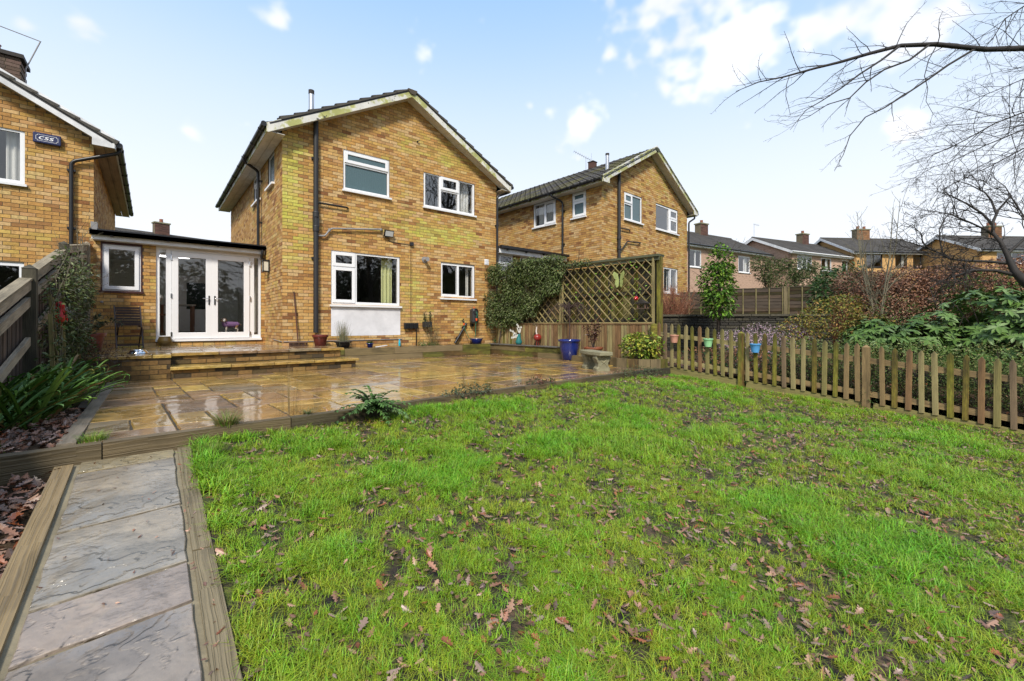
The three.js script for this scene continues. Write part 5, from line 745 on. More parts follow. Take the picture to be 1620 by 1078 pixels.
{ const [u, v] = onT(1.15, .22), t = thing('flower_ornament', 'teal vase ornament with sprays of white blossom', 'ornament', at(u, -.58, v)); new MB().lathe([[.001, 0], [.07, 0], [.1, .08], [.06, .18], [.05, .28], [.06, .3], [.001, .29]]).build('vase', phy([.02, .16, .16], { roughness: .3 }), t); const st = new MB(), fl = new MB(), r = rng(6); for (let i = 0; i < 5; i++) { const dx = [-.32, -.18, -.04, .06, -.25][i], hy = [.42, .28, .58, .5, .2][i]; st.tube([vec(0, .25, 0), vec(dx * .5, .2 + hy * .5, 0), vec(dx, hy, 0)], [.006, .005, .003], 5); for (let k = 0; k < 7; k++) { const s = .35 + k * .1, c = vec(dx * s, lerp(.25, hy, s), (r() - .5) * .06); for (let a = 0; a < 5; a++) fl.leaf(c, vec(Math.cos(a * 1.256), Math.sin(a * 1.256), .3 * (r() - .5)), vec(0, 0, 1), .036, .032); } } st.build('stem', M.darkBark, t); fl.build('blossom', std([.72, .72, .68], { side: THREE.DoubleSide }), t); }
{ const [u, v] = onT(4.32, .035), t = thing('butterfly_ornament', 'yellow green butterfly ornament hung on the trellis', 'ornament', at(u, 1.0, v), Math.atan2(TD[1], TD[0])); const wm = std([.36, .42, .14], { roughness: .5, map: retile(T.stain, .2, .2) }); for (const s of [-1, 1]) { const up = [[s * .015, .02], [s * .05, .17], [s * .14, .23], [s * .17, .16], [s * .12, .05], [s * .03, .0]], lo = [[s * .015, .0], [s * .1, .03], [s * .12, -.06], [s * .07, -.16], [s * .03, -.12]]; const k = new THREE.Matrix4().makeRotationY(s * -.25); new MB().prism(s > 0 ? up.slice().reverse() : up, .02, .026, null, k).build('wing', wm, t); new MB().prism(s > 0 ? lo.slice().reverse() : lo, .02, .026, null, k).build('wing', wm, t); } new MB().tube([vec(0, -.08, .02), vec(0, .08, .022)], .012, 8).tube([vec(0, .08, .02), vec(-.04, .17, .03)], .003, 4).tube([vec(0, .08, .02), vec(.04, .17, .03)], .003, 4).build('body', M.black, t); }
{ const [u, v] = onT(4.78, .10), t = thing('ladybird_ornament', 'round red ladybird feeder hanging on the trellis', 'ornament', at(u, .51, v)); new MB().geo(new THREE.SphereGeometry(.05, 20, 14), new THREE.Matrix4().makeTranslation(0, .065, 0)).build('body', phy([.45, .012, .02], { roughness: .2, clearcoat: .6 }), t); new MB().geo(new THREE.SphereGeometry(.028, 14, 10), new THREE.Matrix4().makeTranslation(.01, .125, 0)).build('head', M.black, t); new MB().tube([vec(.01, .17, 0), vec(.05, .3, .06)], .003, 4).build('hanger', M.black, t); }
{ const [u, v] = onT(4.96, .13), t = thing('bird_feeder', 'small open bird table feeder with dark roof hanging on the trellis', 'bird feeder', at(u, .33, v), Math.atan2(TD[1], TD[0])); const br = std([.09, .055, .04], { map: T.wood }); new MB().box(0, .01, 0, .24, .02, .14).build('tray', br, t); for (const x of [-.09, .09]) for (const z of [-.05, .05]) new MB().box(x, .07, z, .018, .1, .018).build('post', std([.18, .10, .07]), t); new MB().prism([[-.15, .12], [.15, .12], [0, .20]], -.09, .09).build('roof', M.darkBark, t); new MB().tube([vec(0, .19, 0), vec(0, .3, -.06)], .003, 4).build('hanger', M.black, t); }
{ // stone bench
  const t = thing('stone_bench', 'mossy cast stone bench with scrolled legs on the patio edge', 'bench', at(6.70, -.89, 5.52), 1.16); t.scale.setScalar(.92); const top = new THREE.Shape(); const L = .44, D = .19; top.moveTo(-L, -D * .7); top.quadraticCurveTo(0, -D * .45, L, -D * .7); top.lineTo(L + .02, D * .7); top.quadraticCurveTo(0, D * 1.25, -L - .02, D * .7); const tg = new THREE.ExtrudeGeometry(top, { depth: .05, bevelEnabled: true, bevelSize: .018, bevelThickness: .016, bevelSegments: 3, curveSegments: 14 }); tg.rotateX(-Math.PI / 2); new MB().geo(tg, new THREE.Matrix4().makeTranslation(0, .335, 0)).build('seat', M.stone, t);
  for (const s of [-1, 1]) { const p = [[-.13, 0], [.13, 0], [.135, .05], [.10, .09], [.095, .16], [.125, .22], [.15, .27], [.14, .315], [-.14, .315], [-.15, .27], [-.125, .22], [-.095, .16], [-.10, .09], [-.135, .05]]; const k = new THREE.Matrix4().makeTranslation(s * .27, 0, 0).multiply(new THREE.Matrix4().makeRotationY(Math.PI / 2)); new MB().prism(p, -.075, .075, null, k, .018).build('leg', M.stone, t); const sc = new MB(); for (const f of [-1, 1]) { sc.geo(new THREE.TorusGeometry(.05, .014, 6, 18), new THREE.Matrix4().makeTranslation(s * .27 + f * .094, .235, 0).multiply(new THREE.Matrix4().makeRotationY(Math.PI / 2))); sc.geo(new THREE.TorusGeometry(.07, .012, 6, 18, 3.1), new THREE.Matrix4().makeTranslation(s * .27 + f * .094, .1, 0).multiply(new THREE.Matrix4().makeRotationY(Math.PI / 2))); } sc.build('scroll_relief', M.stone, t); }
}
{ // curved planter with the variegated shrub
  const t = thing('curved_planter', 'low curved timber planter at the patio corner holding the variegated shrub', 'planter', at(8.0, -1.04, 5.5)); const P = [[-.12, .68], [-.27, .45], [-.36, .2], [-.37, -.05], [-.30, -.28], [-.16, -.46], [.04, -.56], [.26, -.58]].map(([u, v]) => vec(u, 0, -v)); for (let i = 0; i < P.length - 1; i++) new MB().bar(vec(P[i].x, .16, P[i].z), vec(P[i + 1].x, .16, P[i + 1].z), .045, .32).build('stave', slM[(i + 1) % 3], t); const s = new MB(); for (let i = 0; i < P.length - 1; i++) s.tri(vec(P[i].x, .27, P[i].z), vec(P[i + 1].x, .27, P[i + 1].z), vec(.26, .27, -.3), [0, 0], [1, 0], [0, 1]); s.build('soil', M.soil, t); }
{ const t = potThing('clay_pot', 'rusty clay pot with a dead brown leaved shrub behind the bench', 7.72, -.82, 6.42, rim(.15, .21, .30, .05), M.clay, { soil: [.17, .26] }); const st = new MB(), l = new MB(), r = rng(19); for (let i = 0; i < 16; i++) { const a = r() * 6.28, L = .5 + r() * .35, e = vec(Math.cos(a) * .25 * r(), .26 + L, Math.sin(a) * .25 * r()); st.tube([vec(0, .26, 0), vec(e.x * .5, .26 + L * .5, e.z * .5), e], [.005, .004, .002], 4, false); for (let k = 0; k < 14; k++) { l.color(jit([.10, .035, .022], .4, r)); const s = .3 + r() * .7; l.leaf(vec(e.x * s, .26 + L * s, e.z * s), vec(r() - .5, -.3 + r() * .6, r() - .5), vec(r() - .5, 1, r() - .5), .07, .035, .3); } } st.build('stem', M.darkBark, t); l.build('dead_leaves', M.dryLeaf, t); }
// ---------------------------------------------------------------- inside the link room
function sdfMesh(cfg, N = 56) { // smooth union of tapered capsules, meshed
  const mc = new MarchingCubes(N, new THREE.MeshBasicMaterial(), false, false, 60000); mc.isolation = 0; const { c, s } = cfg; const F = mc.field;
  const cap = (p, a, b, r0, r1) => { const ba = [b[0] - a[0], b[1] - a[1], b[2] - a[2]], pa = [p[0] - a[0], p[1] - a[1], p[2] - a[2]], d = ba[0] ** 2 + ba[1] ** 2 + ba[2] ** 2, h = d ? clamp((pa[0] * ba[0] + pa[1] * ba[1] + pa[2] * ba[2]) / d) : 0; return Math.hypot(pa[0] - ba[0] * h, pa[1] - ba[1] * h, pa[2] - ba[2] * h) - lerp(r0, r1, h); };
  for (let k = 0; k < N; k++) for (let j = 0; j < N; j++) for (let i = 0; i < N; i++) { const p = [c[0] + ((i - N / 2) / (N / 2)) * s, c[1] + ((j - N / 2) / (N / 2)) * s, c[2] + ((k - N / 2) / (N / 2)) * s]; let d = 9; for (const q of cfg.bones) { const e = cap(p, q[0], q[1], q[2], q[3]), kk = cfg.k || .02, h = clamp(.5 + .5 * (d - e) / kk); d = lerp(d, e, h) - kk * h * (1 - h); } F[i + j * N + k * N * N] = -d; }
  mc.update(); const n = mc.count, P = mc.positionArray, Nn = mc.normalArray, g = new THREE.BufferGeometry(), pos = [], nor = []; for (let i = 0; i < n; i++) { pos.push(c[0] + P[i * 3] * s, c[1] + P[i * 3 + 1] * s, c[2] + P[i * 3 + 2] * s); nor.push(Nn[i * 3], Nn[i * 3 + 1], Nn[i * 3 + 2]); } g.setAttribute('position', new THREE.Float32BufferAttribute(pos, 3)); g.setAttribute('normal', new THREE.Float32BufferAttribute(nor, 3)); g.setAttribute('uv', new THREE.Float32BufferAttribute(new Float32Array(n * 2), 2)); return g;
}
{
  const t = thing('dog', 'small tan and white dog in a purple knitted jumper behind the glass door', 'dog', at(1.58, -.218, 13.2), .15);   // faces local -x, head turned to the garden (+z)
  const g = sdfMesh({ c: [0, .19, .02], s: .30, k: .025, bones: [[[-.10, .20, 0], [.13, .205, 0], .068, .058], [[-.12, .22, .0], [-.155, .295, .025], .048, .04], [[-.16, .325, .035], [-.162, .315, .055], .045, .040], [[-.162, .305, .07], [-.165, .293, .115], .026, .018], [[-.205, .335, .03], [-.222, .29, .04], .016, .012], [[-.118, .335, .03], [-.10, .29, .04], .016, .012], [[-.10, .16, .03], [-.105, .09, .032], .026, .018], [[-.105, .09, .032], [-.115, .012, .038], .016, .014], [[-.10, .16, -.03], [-.09, .09, -.032], .026, .018], [[-.09, .09, -.032], [-.095, .012, -.03], .016, .014], [[.13, .17, .035], [.115, .105, .038], .036, .022], [[.115, .105, .038], [.15, .075, .038], .02, .014], [[.15, .075, .038], [.145, .012, .04], .014, .013], [[.13, .17, -.035], [.125, .105, -.038], .036, .022], [[.125, .105, -.038], [.165, .075, -.038], .02, .014], [[.165, .075, -.038], [.16, .012, -.036], .014, .013], [[.18, .225, 0], [.24, .19, .01], .014, .008]] }, 72);
  const P = g.attributes.position, col = []; for (let i = 0; i < P.count; i++) { const x = P.getX(i), y = P.getY(i), z = P.getZ(i); let c = [.26, .14, .07]; if (y < .12) c = [.55, .48, .40]; if (y > .255 && z > .062 && Math.abs(x + .163) < .03) c = [.62, .56, .5]; if (y < .27 && x < -.09 && z > .03) c = [.58, .52, .46]; if (z > .122 && y > .29 && y < .31) c = [.02, .015, .015]; col.push(...c); } g.setAttribute('color', new THREE.Float32BufferAttribute(col, 3)); const m = new THREE.Mesh(g, std([1, 1, 1], { vertexColors: true, roughness: .9 })); m.name = 'body'; t.add(m);
  const j = sdfMesh({ c: [0, .2, 0], s: .22, k: .03, bones: [[[-.105, .205, 0], [.135, .207, 0], .079, .068], [[-.125, .225, .005], [-.14, .262, .018], .058, .055]] }, 48); const jm = new THREE.Mesh(j, std([.20, .11, .24], { roughness: 1, bumpMap: retile(T.speckBump, .1, .1), bumpScale: .01 })); jm.name = 'jumper'; t.add(jm);
  for (const s of [-1, 1]) { const e = new MB().geo(new THREE.SphereGeometry(.0075, 10, 8), new THREE.Matrix4().makeTranslation(-.163 + s * .019, .332, .083)).build('eye', M.black, t); } new MB().geo(new THREE.SphereGeometry(.011, 10, 8), new THREE.Matrix4().makeTranslation(-.166, .298, .132)).build('nose', M.black, t);
}
const pine = std([.20, .075, .028], { map: T.wood, roughness: .5 });
{ const t = thing('dining_table', 'wooden table inside the link room behind the left door', 'table', at(.55, -.219, 14.6)); new MB().box(0, .72, 0, .75, .03, .8).build('tabletop', std([.35, .32, .28], { roughness: .5 }), t); for (const x of [-.32, .32]) for (const z of [-.34, .34]) new MB().box(x, .352, z, .06, .705, .06).build('leg', pine, t); }
{ const t = thing('dining_chair', 'orange wooden chair inside the left sidelight with a cloth on its back', 'chair', at(.22, -.219, 13.75)); for (const [x, z] of [[-.17, .17], [.17, .17], [-.17, -.17], [.17, -.17]]) new MB().box(x, .22, z, .035, .44, .035).build('leg', pine, t); new MB().box(0, .45, 0, .38, .03, .38).build('seat', pine, t); for (const z of [-.17, .17]) new MB().box(-.17, .68, z, .035, .43, .035).build('back_post', pine, t); new MB().box(-.17, .82, 0, .02, .12, .30).build('backrest', pine, t); }
{ const g = sdfMesh({ c: [0, .12, 0], s: .2, k: .05, bones: [[[0, .1, -.08], [0, .12, .1], .07, .06], [[-.04, .04, .1], [.02, .16, 0], .06, .05]] }, 36); const t = new THREE.Mesh(g, std([.55, .53, .5], { bumpMap: T.speckBump, bumpScale: .05 })); t.name = 'cushion_cloth'; t.position.set(...at(.16, .52, 13.75)); scene.add(t); tag(t, 'crumpled white cloth on the chair back inside the left sidelight', 'cloth'); }
// ---------------------------------------------------------------- plants
const gauss = r => (r() + r() + r() + r() - 2) * .9;
// leaves through an uneven volume: lobes [x,y,z,rx,ry,rz]; most leaves near the outside of a lobe
function foliage(mb, lobes, n, len, wid, cols, r, o = {}) {
  const vol = lobes.map(l => Math.pow(l[3] * l[4] * l[5], .75)); const tot = vol.reduce((a, b) => a + b, 0);
  lobes.forEach((l, i) => {
    const k = Math.round(n * vol[i] / tot);
    for (let j = 0; j < k; j++) {
      const a = r() * 6.2832, z = r() * 2 - 1, s = Math.sqrt(1 - z * z), q = o.full || r() < .25 ? Math.cbrt(r()) : .62 + .44 * Math.pow(r(), .6), d = vec(Math.cos(a) * s, z, Math.sin(a) * s);
      const bump = .78 + .45 * noise3(l[0] + d.x * 2.2 + i * 3, l[1] + d.y * 2.2, l[2] + d.z * 2.2);
      const p = vec(l[0] + d.x * l[3] * q * bump, l[1] + d.y * l[4] * q * bump, l[2] + d.z * l[5] * q * bump); if (o.ok && !o.ok(p)) continue; if (p.y < (o.min ?? -99)) continue;
      const dir = vec(d.x + (r() - .5) * 1.6, d.y * .5 + (r() - .5) * 1.2 - (o.droop || .1), d.z + (r() - .5) * 1.6), nor = vec(d.x * .6 + (r() - .5), .8 + (r() - .5), d.z * .6 + (r() - .5)), sc = .65 + .7 * r();
      mb.color(jit(cols[Math.floor(r() * cols.length)], .28, r)); mb.leaf(p, dir, nor, len * sc, wid * sc, .15 + .2 * r(), o.big);
    }
  });
  return mb;
}
// branching wood: grows side shoots from polylines
function twigs(mb, pts, r0, r1, depth, o, r) {
  const n = pts.length, rad = pts.map((_, i) => lerp(r0, r1, i / (n - 1))); mb.tube(pts, rad, r0 > .03 ? 8 : r0 > .012 ? 6 : r0 > .004 ? 4 : 3, false); if (depth <= 0) return;
  let L = 0; for (let i = 1; i < n; i++) L += pts[i].distanceTo(pts[i - 1]); const m = Math.max(2, Math.round(L * o.den[o.max - depth]));
  for (let k = 0; k < m; k++) {
    const t = (o.from ?? .15) + (1 - (o.from ?? .15)) * (k + r()) / m, f = t * (n - 1), i = Math.min(n - 2, Math.floor(f)), p = pts[i].clone().lerp(pts[i + 1], f - i), d = pts[i + 1].clone().sub(pts[i]).normalize();
    const side = vec(r() - .5, r() - .5, r() - .5).cross(d).normalize(), dir = d.clone().multiplyScalar(.75 + .3 * r()).addScaledVector(side, .55 + .6 * r()).add(vec(0, o.rise || 0, 0)).normalize();
    const len = L * (o.len ?? .42) * (.5 + .8 * r()) * (1 - .45 * t), seg = 4, q = [p.clone()]; let cur = p.clone(), dd = dir.clone(); for (let s = 0; s < seg; s++) { dd.addScaledVector(vec(r() - .5, r() - .5, r() - .5), o.wob ?? .5).add(vec(0, o.sag || 0, 0)).normalize(); cur = cur.clone().addScaledVector(dd, len / seg); q.push(cur); }
    const ra = Math.max(o.rmin ?? .0022, Math.min(o.rcap ?? 9, rad[i] * (.38 + .2 * r()))); twigs(mb, q, ra, Math.max((o.rmin ?? .0022) * .7, ra * .35), depth - 1, o, r);
  }
}
const Vp = a => a.map(([u, h, v]) => W(u, h, v));

// ---- overhanging beech, trunk standing outside the picture on the right
{
  const t = thing('bare_beech_tree', 'tall leafless tree reaching long grey branches across the sky', 'tree', at(17.6, -1.4, -2.2)), o3 = t.position.clone().negate(), loc = a => Vp(a).map(p => p.add(o3));
  const B = [[[17.5, 5.3, -2.1], [16.13, 5.76, -1.03], [15.26, 5.84, -.42], [14.4, 5.91, .19], [13.65, 5.83, .7], [12.71, 5.89, 1.38], [12.04, 5.81, 1.83], [11.43, 5.59, 2.23], [10.88, 5.37, 2.58], [10.38, 5.19, 2.88], [9.8, 4.97, 3.26], [9.32, 4.82, 3.55], [8.89, 4.59, 3.8]],
  [[12.04, 5.81, 1.83], [11.4, 5.35, 2.02], [10.97, 5.02, 2.29], [10.6, 4.7, 2.51], [10.23, 4.42, 2.73], [9.91, 4.2, 2.91], [9.6, 3.79, 3.08]], [[12.60, 5.88, 1.44], [12.01, 5.43, 1.68], [11.56, 5.21, 2], [11.2, 4.92, 2.23], [10.9, 4.58, 2.43], [10.51, 4.43, 2.7], [10.16, 4.16, 2.93], [9.77, 3.95, 3.2]],
  [[13.45, 5.84, .83], [12.92, 5.45, 1.21], [12.58, 5.15, 1.46], [12.24, 4.87, 1.71], [11.8, 4.52, 2.04], [11.46, 4.31, 2.29], [11.18, 3.91, 2.49], [11.05, 3.51, 2.57], [10.87, 3.17, 2.68]], [[12.75, 5.89, 1.35], [12.55, 5.53, 1.46], [12.53, 5.22, 1.52], [12.63, 4.97, 1.48], [12.64, 4.72, 1.51], [12.81, 4.47, 1.42], [12.8, 4.29, 1.47]],
  [[17.5, 5.0, -2], [16.09, 5.2, -.87], [15.34, 4.88, -.33], [14.6, 4.6, .2], [14.02, 4.33, .59], [13.45, 3.96, .97], [13.05, 3.72, 1.22], [12.65, 3.57, 1.47]], [[17.5, 4.7, -2], [16.42, 4.9, -.89], [15.7, 4.57, -.34], [14.99, 4.34, .2], [14.28, 3.97, .74], [13.57, 3.56, 1.27], [12.87, 3.33, 1.8]], [[17.5, 4.4, -2], [16.76, 4.5, -.9], [16.09, 4.25, -.35], [15.42, 4.03, .21], [14.86, 3.64, .67], [14.3, 3.3, 1.13], [13.97, 3.09, 1.41]],
  [[17.5, 6.2, -2], [15.81, 6.79, -.77], [15.22, 6.83, -.33], [14.53, 6.87, .19], [14.15, 6.57, .45], [13.88, 6.1, .62], [13.67, 5.84, .75]], [[17.5, 5.4, -2], [15.81, 5.76, -.77], [15.32, 5.56, -.33], [14.73, 5.37, .2], [14.12, 5.04, .73], [13.73, 4.84, 1.09]]];
  const g = new MB(), r = rng(101); B.forEach((b, i) => { const m = i === 0; twigs(g, loc(b), [.075, .024, .023, .026, .012, .028, .028, .026, .026, .022][i], m ? .005 : .0035, i >= 5 ? 3 : 2, { max: i >= 5 ? 3 : 2, den: i >= 5 ? [4.2, 6, 8] : [3.2, 7], len: i >= 5 ? .34 : m ? .13 : .24, rise: -.05, sag: -.04, wob: .45, rmin: .0027, rcap: .009, from: m ? .25 : .12 }, r); });
  g.build('branches', M.darkBark, t); const tk = new MB(); tk.tube([vec(0, -.3, 0), vec(-.05, 2, .0), vec(-.1, 4.2, -.05), vec(-.1, 7.6, -.1), vec(.2, 11, 0), vec(.1, 14, .2)], [.36, .29, .25, .22, .13, .03], 14); tk.build('trunk', M.bark, t);
}
// ---- dark maple at the right edge
{
  const t = thing('bare_maple_tree', 'small leafless tree with dark tangled twigs above the rhododendron', 'tree', at(10.9, -1.2, -.5)), o3 = t.position.clone().negate(), loc = a => Vp(a).map(p => p.add(o3));
  const B = [[[10.9, -1.2, -.5], [10.85, -.5, -.45], [10.69, .12, -.29], [10.5, .42, -.05], [10.4, .66, .13], [10.37, .82, .23], [10.4, 1.07, .3], [10.42, 1.29, .37], [10.42, 1.47, .46], [10.52, 1.67, .46], [10.68, 1.87, .41], [10.94, 2.12, .28]], [[10.42, .76, .2], [10.2, .84, .43], [9.85, .84, .64], [9.54, .74, .82], [9.29, .65, .95], [9.07, .53, 1.05]], [[10.42, .95, .26], [10.32, 1.0, .5], [10.01, 1.01, .72], [9.77, 1.03, .88], [9.62, 1.11, .97], [9.43, 1.18, 1.09], [9.2, 1.27, 1.25], [9.01, 1.31, 1.37]], [[10.42, 1.27, .36], [10.5, 1.42, .44], [10.39, 1.51, .52], [10.13, 1.63, .69], [9.85, 1.75, .88], [9.61, 1.79, 1.04], [9.37, 1.8, 1.2]], [[10.48, 1.6, .46], [10.55, 1.82, .58], [10.38, 1.99, .75], [10.18, 2.12, .91], [9.98, 2.2, 1.08]], [[10.62, 1.8, .43], [10.77, 2.05, .49], [10.77, 2.2, .56], [10.64, 2.35, .73], [10.5, 2.45, .91]], [[9.75, 1.04, .89], [9.63, 1.13, .96], [9.63, 1.33, .99], [9.67, 1.52, 1], [9.77, 1.65, .96], [9.87, 1.78, .91]], [[10.41, 1.15, .33], [10.6, 1.25, .38], [10.75, 1.38, .41], [10.65, 1.43, .55], [10.47, 1.42, .75], [10.28, 1.46, .96]], [[10.4, 1.1, .31], [10.7, 1.4, .1], [10.79, 1.65, .11], [10.75, 1.97, .24], [10.75, 2.25, .34], [10.7, 2.43, .48]], [[9.43, 1.18, 1.09], [9.24, 1.26, 1.14], [9.19, 1.4, 1.15], [9.09, 1.47, 1.2], [8.91, 1.58, 1.32]]];
  const g = new MB(), r = rng(202); B.slice(1).forEach((b, i) => twigs(g, loc(b), [.03, .026, .022, .02, .02, .014, .018, .022, .012][i], .004, 3, { max: 3, den: [11, 13, 13], len: .46, rise: .05, sag: .0, wob: .75, rmin: .0030, rcap: .008, from: .2 }, r)); g.build('branches', M.darkBark, t); twigs(new MB(), loc(B[0]), .075, .02, 0, {}, r); new MB().tube(loc(B[0]), [.1, .095, .09, .08, .068, .052, .036, .028, .024, .02, .016, .012], 10).build('trunk', M.darkBark, t);
}
function shrub(name, label, base, lobes, n, len, wid, cols, o = {}) {
  const t = thing(name, label, o.cat || 'shrub', at(...base), 0, o.group), r = rng(o.seed || Math.round(base[0] * 97 + n)); const st = new MB();
  if (o.trunk) twigs(st, o.trunk.map(p => vec(...p)), o.tr || .03, .008, 2, { max: 2, den: [6, 6], len: .45, rise: .2, wob: .4, rmin: .004, from: .3 }, r);
  for (const l of lobes) { const k = o.stems ?? 5; for (let i = 0; i < k; i++) { const a = r() * 6.28, q = .75 * r(); st.tube([vec(l[0] * .25 + (r() - .5) * .1, 0, l[2] * .25), vec(lerp(l[0] * .25, l[0], .6) + (r() - .5) * .1, l[1] * .6, l[2] * .7), vec(l[0] + Math.cos(a) * l[3] * q, l[1] + l[4] * (r() - .2) * .8, l[2] + Math.sin(a) * l[5] * q)], [.012, .008, .003], 5, false); } }
  st.build(o.trunk ? 'trunk' : 'stems', o.bark || M.bark, t); foliage(new MB(), lobes, n * (o.dense ?? 1.7), len, wid, cols, r, o).build('foliage', o.mat || M.leaf, t); return t;
}
const GR = { camellia: [[.075, .18, .012], [.10, .23, .016], [.14, .28, .022], [.05, .125, .012], [.20, .31, .03]], ivy: [[.075, .11, .025], [.10, .14, .032], [.15, .18, .065], [.05, .085, .016], [.18, .21, .09]], laurel: [[.04, .10, .022], [.06, .135, .032], [.09, .17, .055], [.03, .07, .018]], box: [[.085, .14, .028], [.12, .19, .04], [.19, .24, .08], [.19, .18, .06]], beech: [[.34, .165, .095], [.26, .12, .07], [.40, .22, .13], [.18, .085, .05]], olive: [[.20, .20, .03], [.28, .23, .04], [.12, .16, .03], [.36, .21, .06]], ever: [[.09, .13, .035], [.115, .155, .05], [.15, .18, .065], [.06, .09, .03]], pink: [[.60, .42, .50], [.50, .33, .42], [.66, .50, .56], [.16, .17, .07]], rust: [[.30, .16, .08], [.24, .11, .06], [.36, .23, .11]], yellow: [[.15, .24, .02], [.36, .37, .04], [.11, .19, .02], [.46, .44, .07], [.20, .29, .03]] };
shrub('camellia_tree', 'bright green leafy small tree standing between the trellis and the overlap fence', [11.54, -.75, 5.38], [[-.1, 1.85, 0, .5, .48, .46], [.02, 2.42, .05, .32, .36, .32], [-.50, 1.5, .25, .36, .30, .34], [.42, 1.72, -.25, .32, .34, .34], [-.35, 1.15, .2, .40, .24, .36], [.28, 1.25, -.15, .34, .26, .3], [.25, 2.15, -.05, .34, .26, .3], [-.35, 2.05, .2, .24, .26, .26], [.1, 2.72, 0, .16, .2, .16]], 2300, .095, .052, GR.camellia, { cat: 'tree', trunk: [[0, 0, 0], [.01, .6, .01], [-.03, 1.2, 0], [-.05, 1.9, .02], [0, 2.6, 0]], tr: .045, stems: 2, seed: 5, dense: 1.15 });
{ const t = thing('red_stem_shrub', 'bushy shrub of thin reddish bare stems beside the trellis end post', 'shrub', at(12.9, -.2, 7.5)), g = new MB(), r = rng(31); for (let i = 0; i < 210; i++) { const a = r() * 6.28, q = r() * .8, L = .7 + r() * .7; const e = vec(Math.cos(a) * q, L, Math.sin(a) * q); twigs(g, [vec(Math.cos(a) * .12, 0, Math.sin(a) * .12), vec(e.x * .6, L * .5, e.z * .6), e], .009, .004, 1, { max: 1, den: [6], len: .3, rise: .4, wob: .3, rmin: .004 }, r); } g.build('stems', std([.30, .13, .075]), t); const l = new MB(); foliage(l, [[0, .9, 0, .8, .5, .8]], 160, .05, .03, [[.10, .13, .03], [.16, .09, .05]], r, { full: true }); l.build('foliage', M.leaf, t); }
shrub('heather_clump', 'low mound of pale pink winter flowers behind the picket fence', [9.95, -.95, 3.75], [[0, .70, 0, .38, .24, .40], [-.12, .62, -.5, .32, .22, .35], [.12, .66, .55, .36, .26, .4], [.0, .5, 0, .55, .25, .8]], 3600, .032, .016, [...GR.pink, ...GR.pink, GR.box[0]], { seed: 9, mat: M.dryLeaf });
shrub('amber_shrub', 'bushy shrub with orange brown stems and yellow green leaves behind the fence', [10.3, -1.0, 2.55], [[0, 1.1, 0, .55, .40, .55], [-.25, .85, -.5, .45, .35, .4], [.1, .8, .55, .5, .38, .45], [.35, 1.3, .1, .35, .3, .35]], 2300, .055, .028, GR.olive, { seed: 12, stems: 26, bark: std([.20, .085, .04]) });
shrub('laurel_bush', 'dark glossy laurel bush right of the overlap fence', [16.9, .0, 3.95], [[0, 1.2, 0, .8, .62, .75], [.5, .9, .5, .7, .6, .6], [-.4, .8, -.3, .6, .5, .5], [.9, 1.0, .9, .7, .5, .6]], 1900, .12, .055, GR.laurel, { seed: 15 });
shrub('evergreen_shrub', 'tall feathery evergreen shrub rising behind the overlap fence', [20.6, .1, 6.9], [[-.2, 1.9, 0, .9, .75, .7], [.9, 1.8, .9, .9, .6, .7], [1.5, 1.6, 1.6, .9, .6, .8], [-.6, 2.2, -.4, .5, .5, .5], [-.9, 2.5, -.6, .35, .3, .35], [2.0, 1.5, 2.4, .8, .5, .8], [.4, 2.2, .5, .6, .45, .6]], 5200, .11, .035, GR.ever, { seed: 18 });
// beech hedge keeping its copper leaves: individual bushes along the far side of the garden
[[16.2, 2.9, 1.55], [16.1, 2.0, 1.5], [16.15, 1.1, 1.45], [16.3, .2, 1.4], [16.5, -.7, 1.4], [15.2, 3.2, 1.2], [15.3, 2.3, 1.2], [15.4, 1.4, 1.2], [15.0, .5, 1.1]].forEach(([u, v, h], i) => shrub('beech_bush', 'copper leaved beech bush of the hedge below the far houses', [u, -.1, v], [[0, .95, 0, .5, .62, .6], [.0, .5, .1, .6, .45, .6], [.1, 1.25, -.1, .4, .33, .5]], 2600, .058, .034, GR.beech, { seed: 60 + i, mat: M.dryLeaf, group: 'copper beech hedge bushes', cat: 'hedge', stems: 14, bark: std([.17, .10, .065]) }));
shrub('green_hedge', 'bright green clipped hedge behind the rhododendron under the maple twigs', [14.2, -.2, .3], [[0, .95, 0, .5, .42, 1.2], [.1, .9, 1.2, .5, .38, .9], [0, .6, .5, .6, .45, 1.6]], 2600, .06, .03, [[.06, .11, .015], [.08, .14, .02], [.045, .08, .015]], { seed: 71, cat: 'hedge' });
shrub('brown_shrub', 'dull brown leaved shrub between the amber shrub and the rhododendron', [11.35, -1.0, 1.8], [[0, 1.15, 0, .42, .4, .42], [.2, .8, -.4, .45, .4, .4], [-.2, .7, .4, .4, .35, .4]], 1500, .05, .024, [...GR.rust, GR.box[1], GR.box[2]], { seed: 74 });
{ // multi-stemmed sapling
  const t = thing('bare_sapling', 'pale multi stemmed leafless sapling in front of the copper hedge', 'tree', at(14.75, -.3, 2.7)), g = new MB(), r = rng(81); for (let i = 0; i < 9; i++) { const a = r() * 6.28, q = .25 + r() * .75, L = 2.2 + r() * 1.3; const e = vec(Math.cos(a) * q, L, Math.sin(a) * q); twigs(g, [vec(Math.cos(a) * .05, 0, Math.sin(a) * .05), vec(e.x * .35, L * .3, e.z * .35), vec(e.x * .8, L * .65, e.z * .8), e], .024, .004, 2, { max: 2, den: [3, 4], len: .33, rise: .35, wob: .25, rmin: .003 }, r); } g.build('stems', std([.20, .18, .12], { map: T.stain }), t);
}
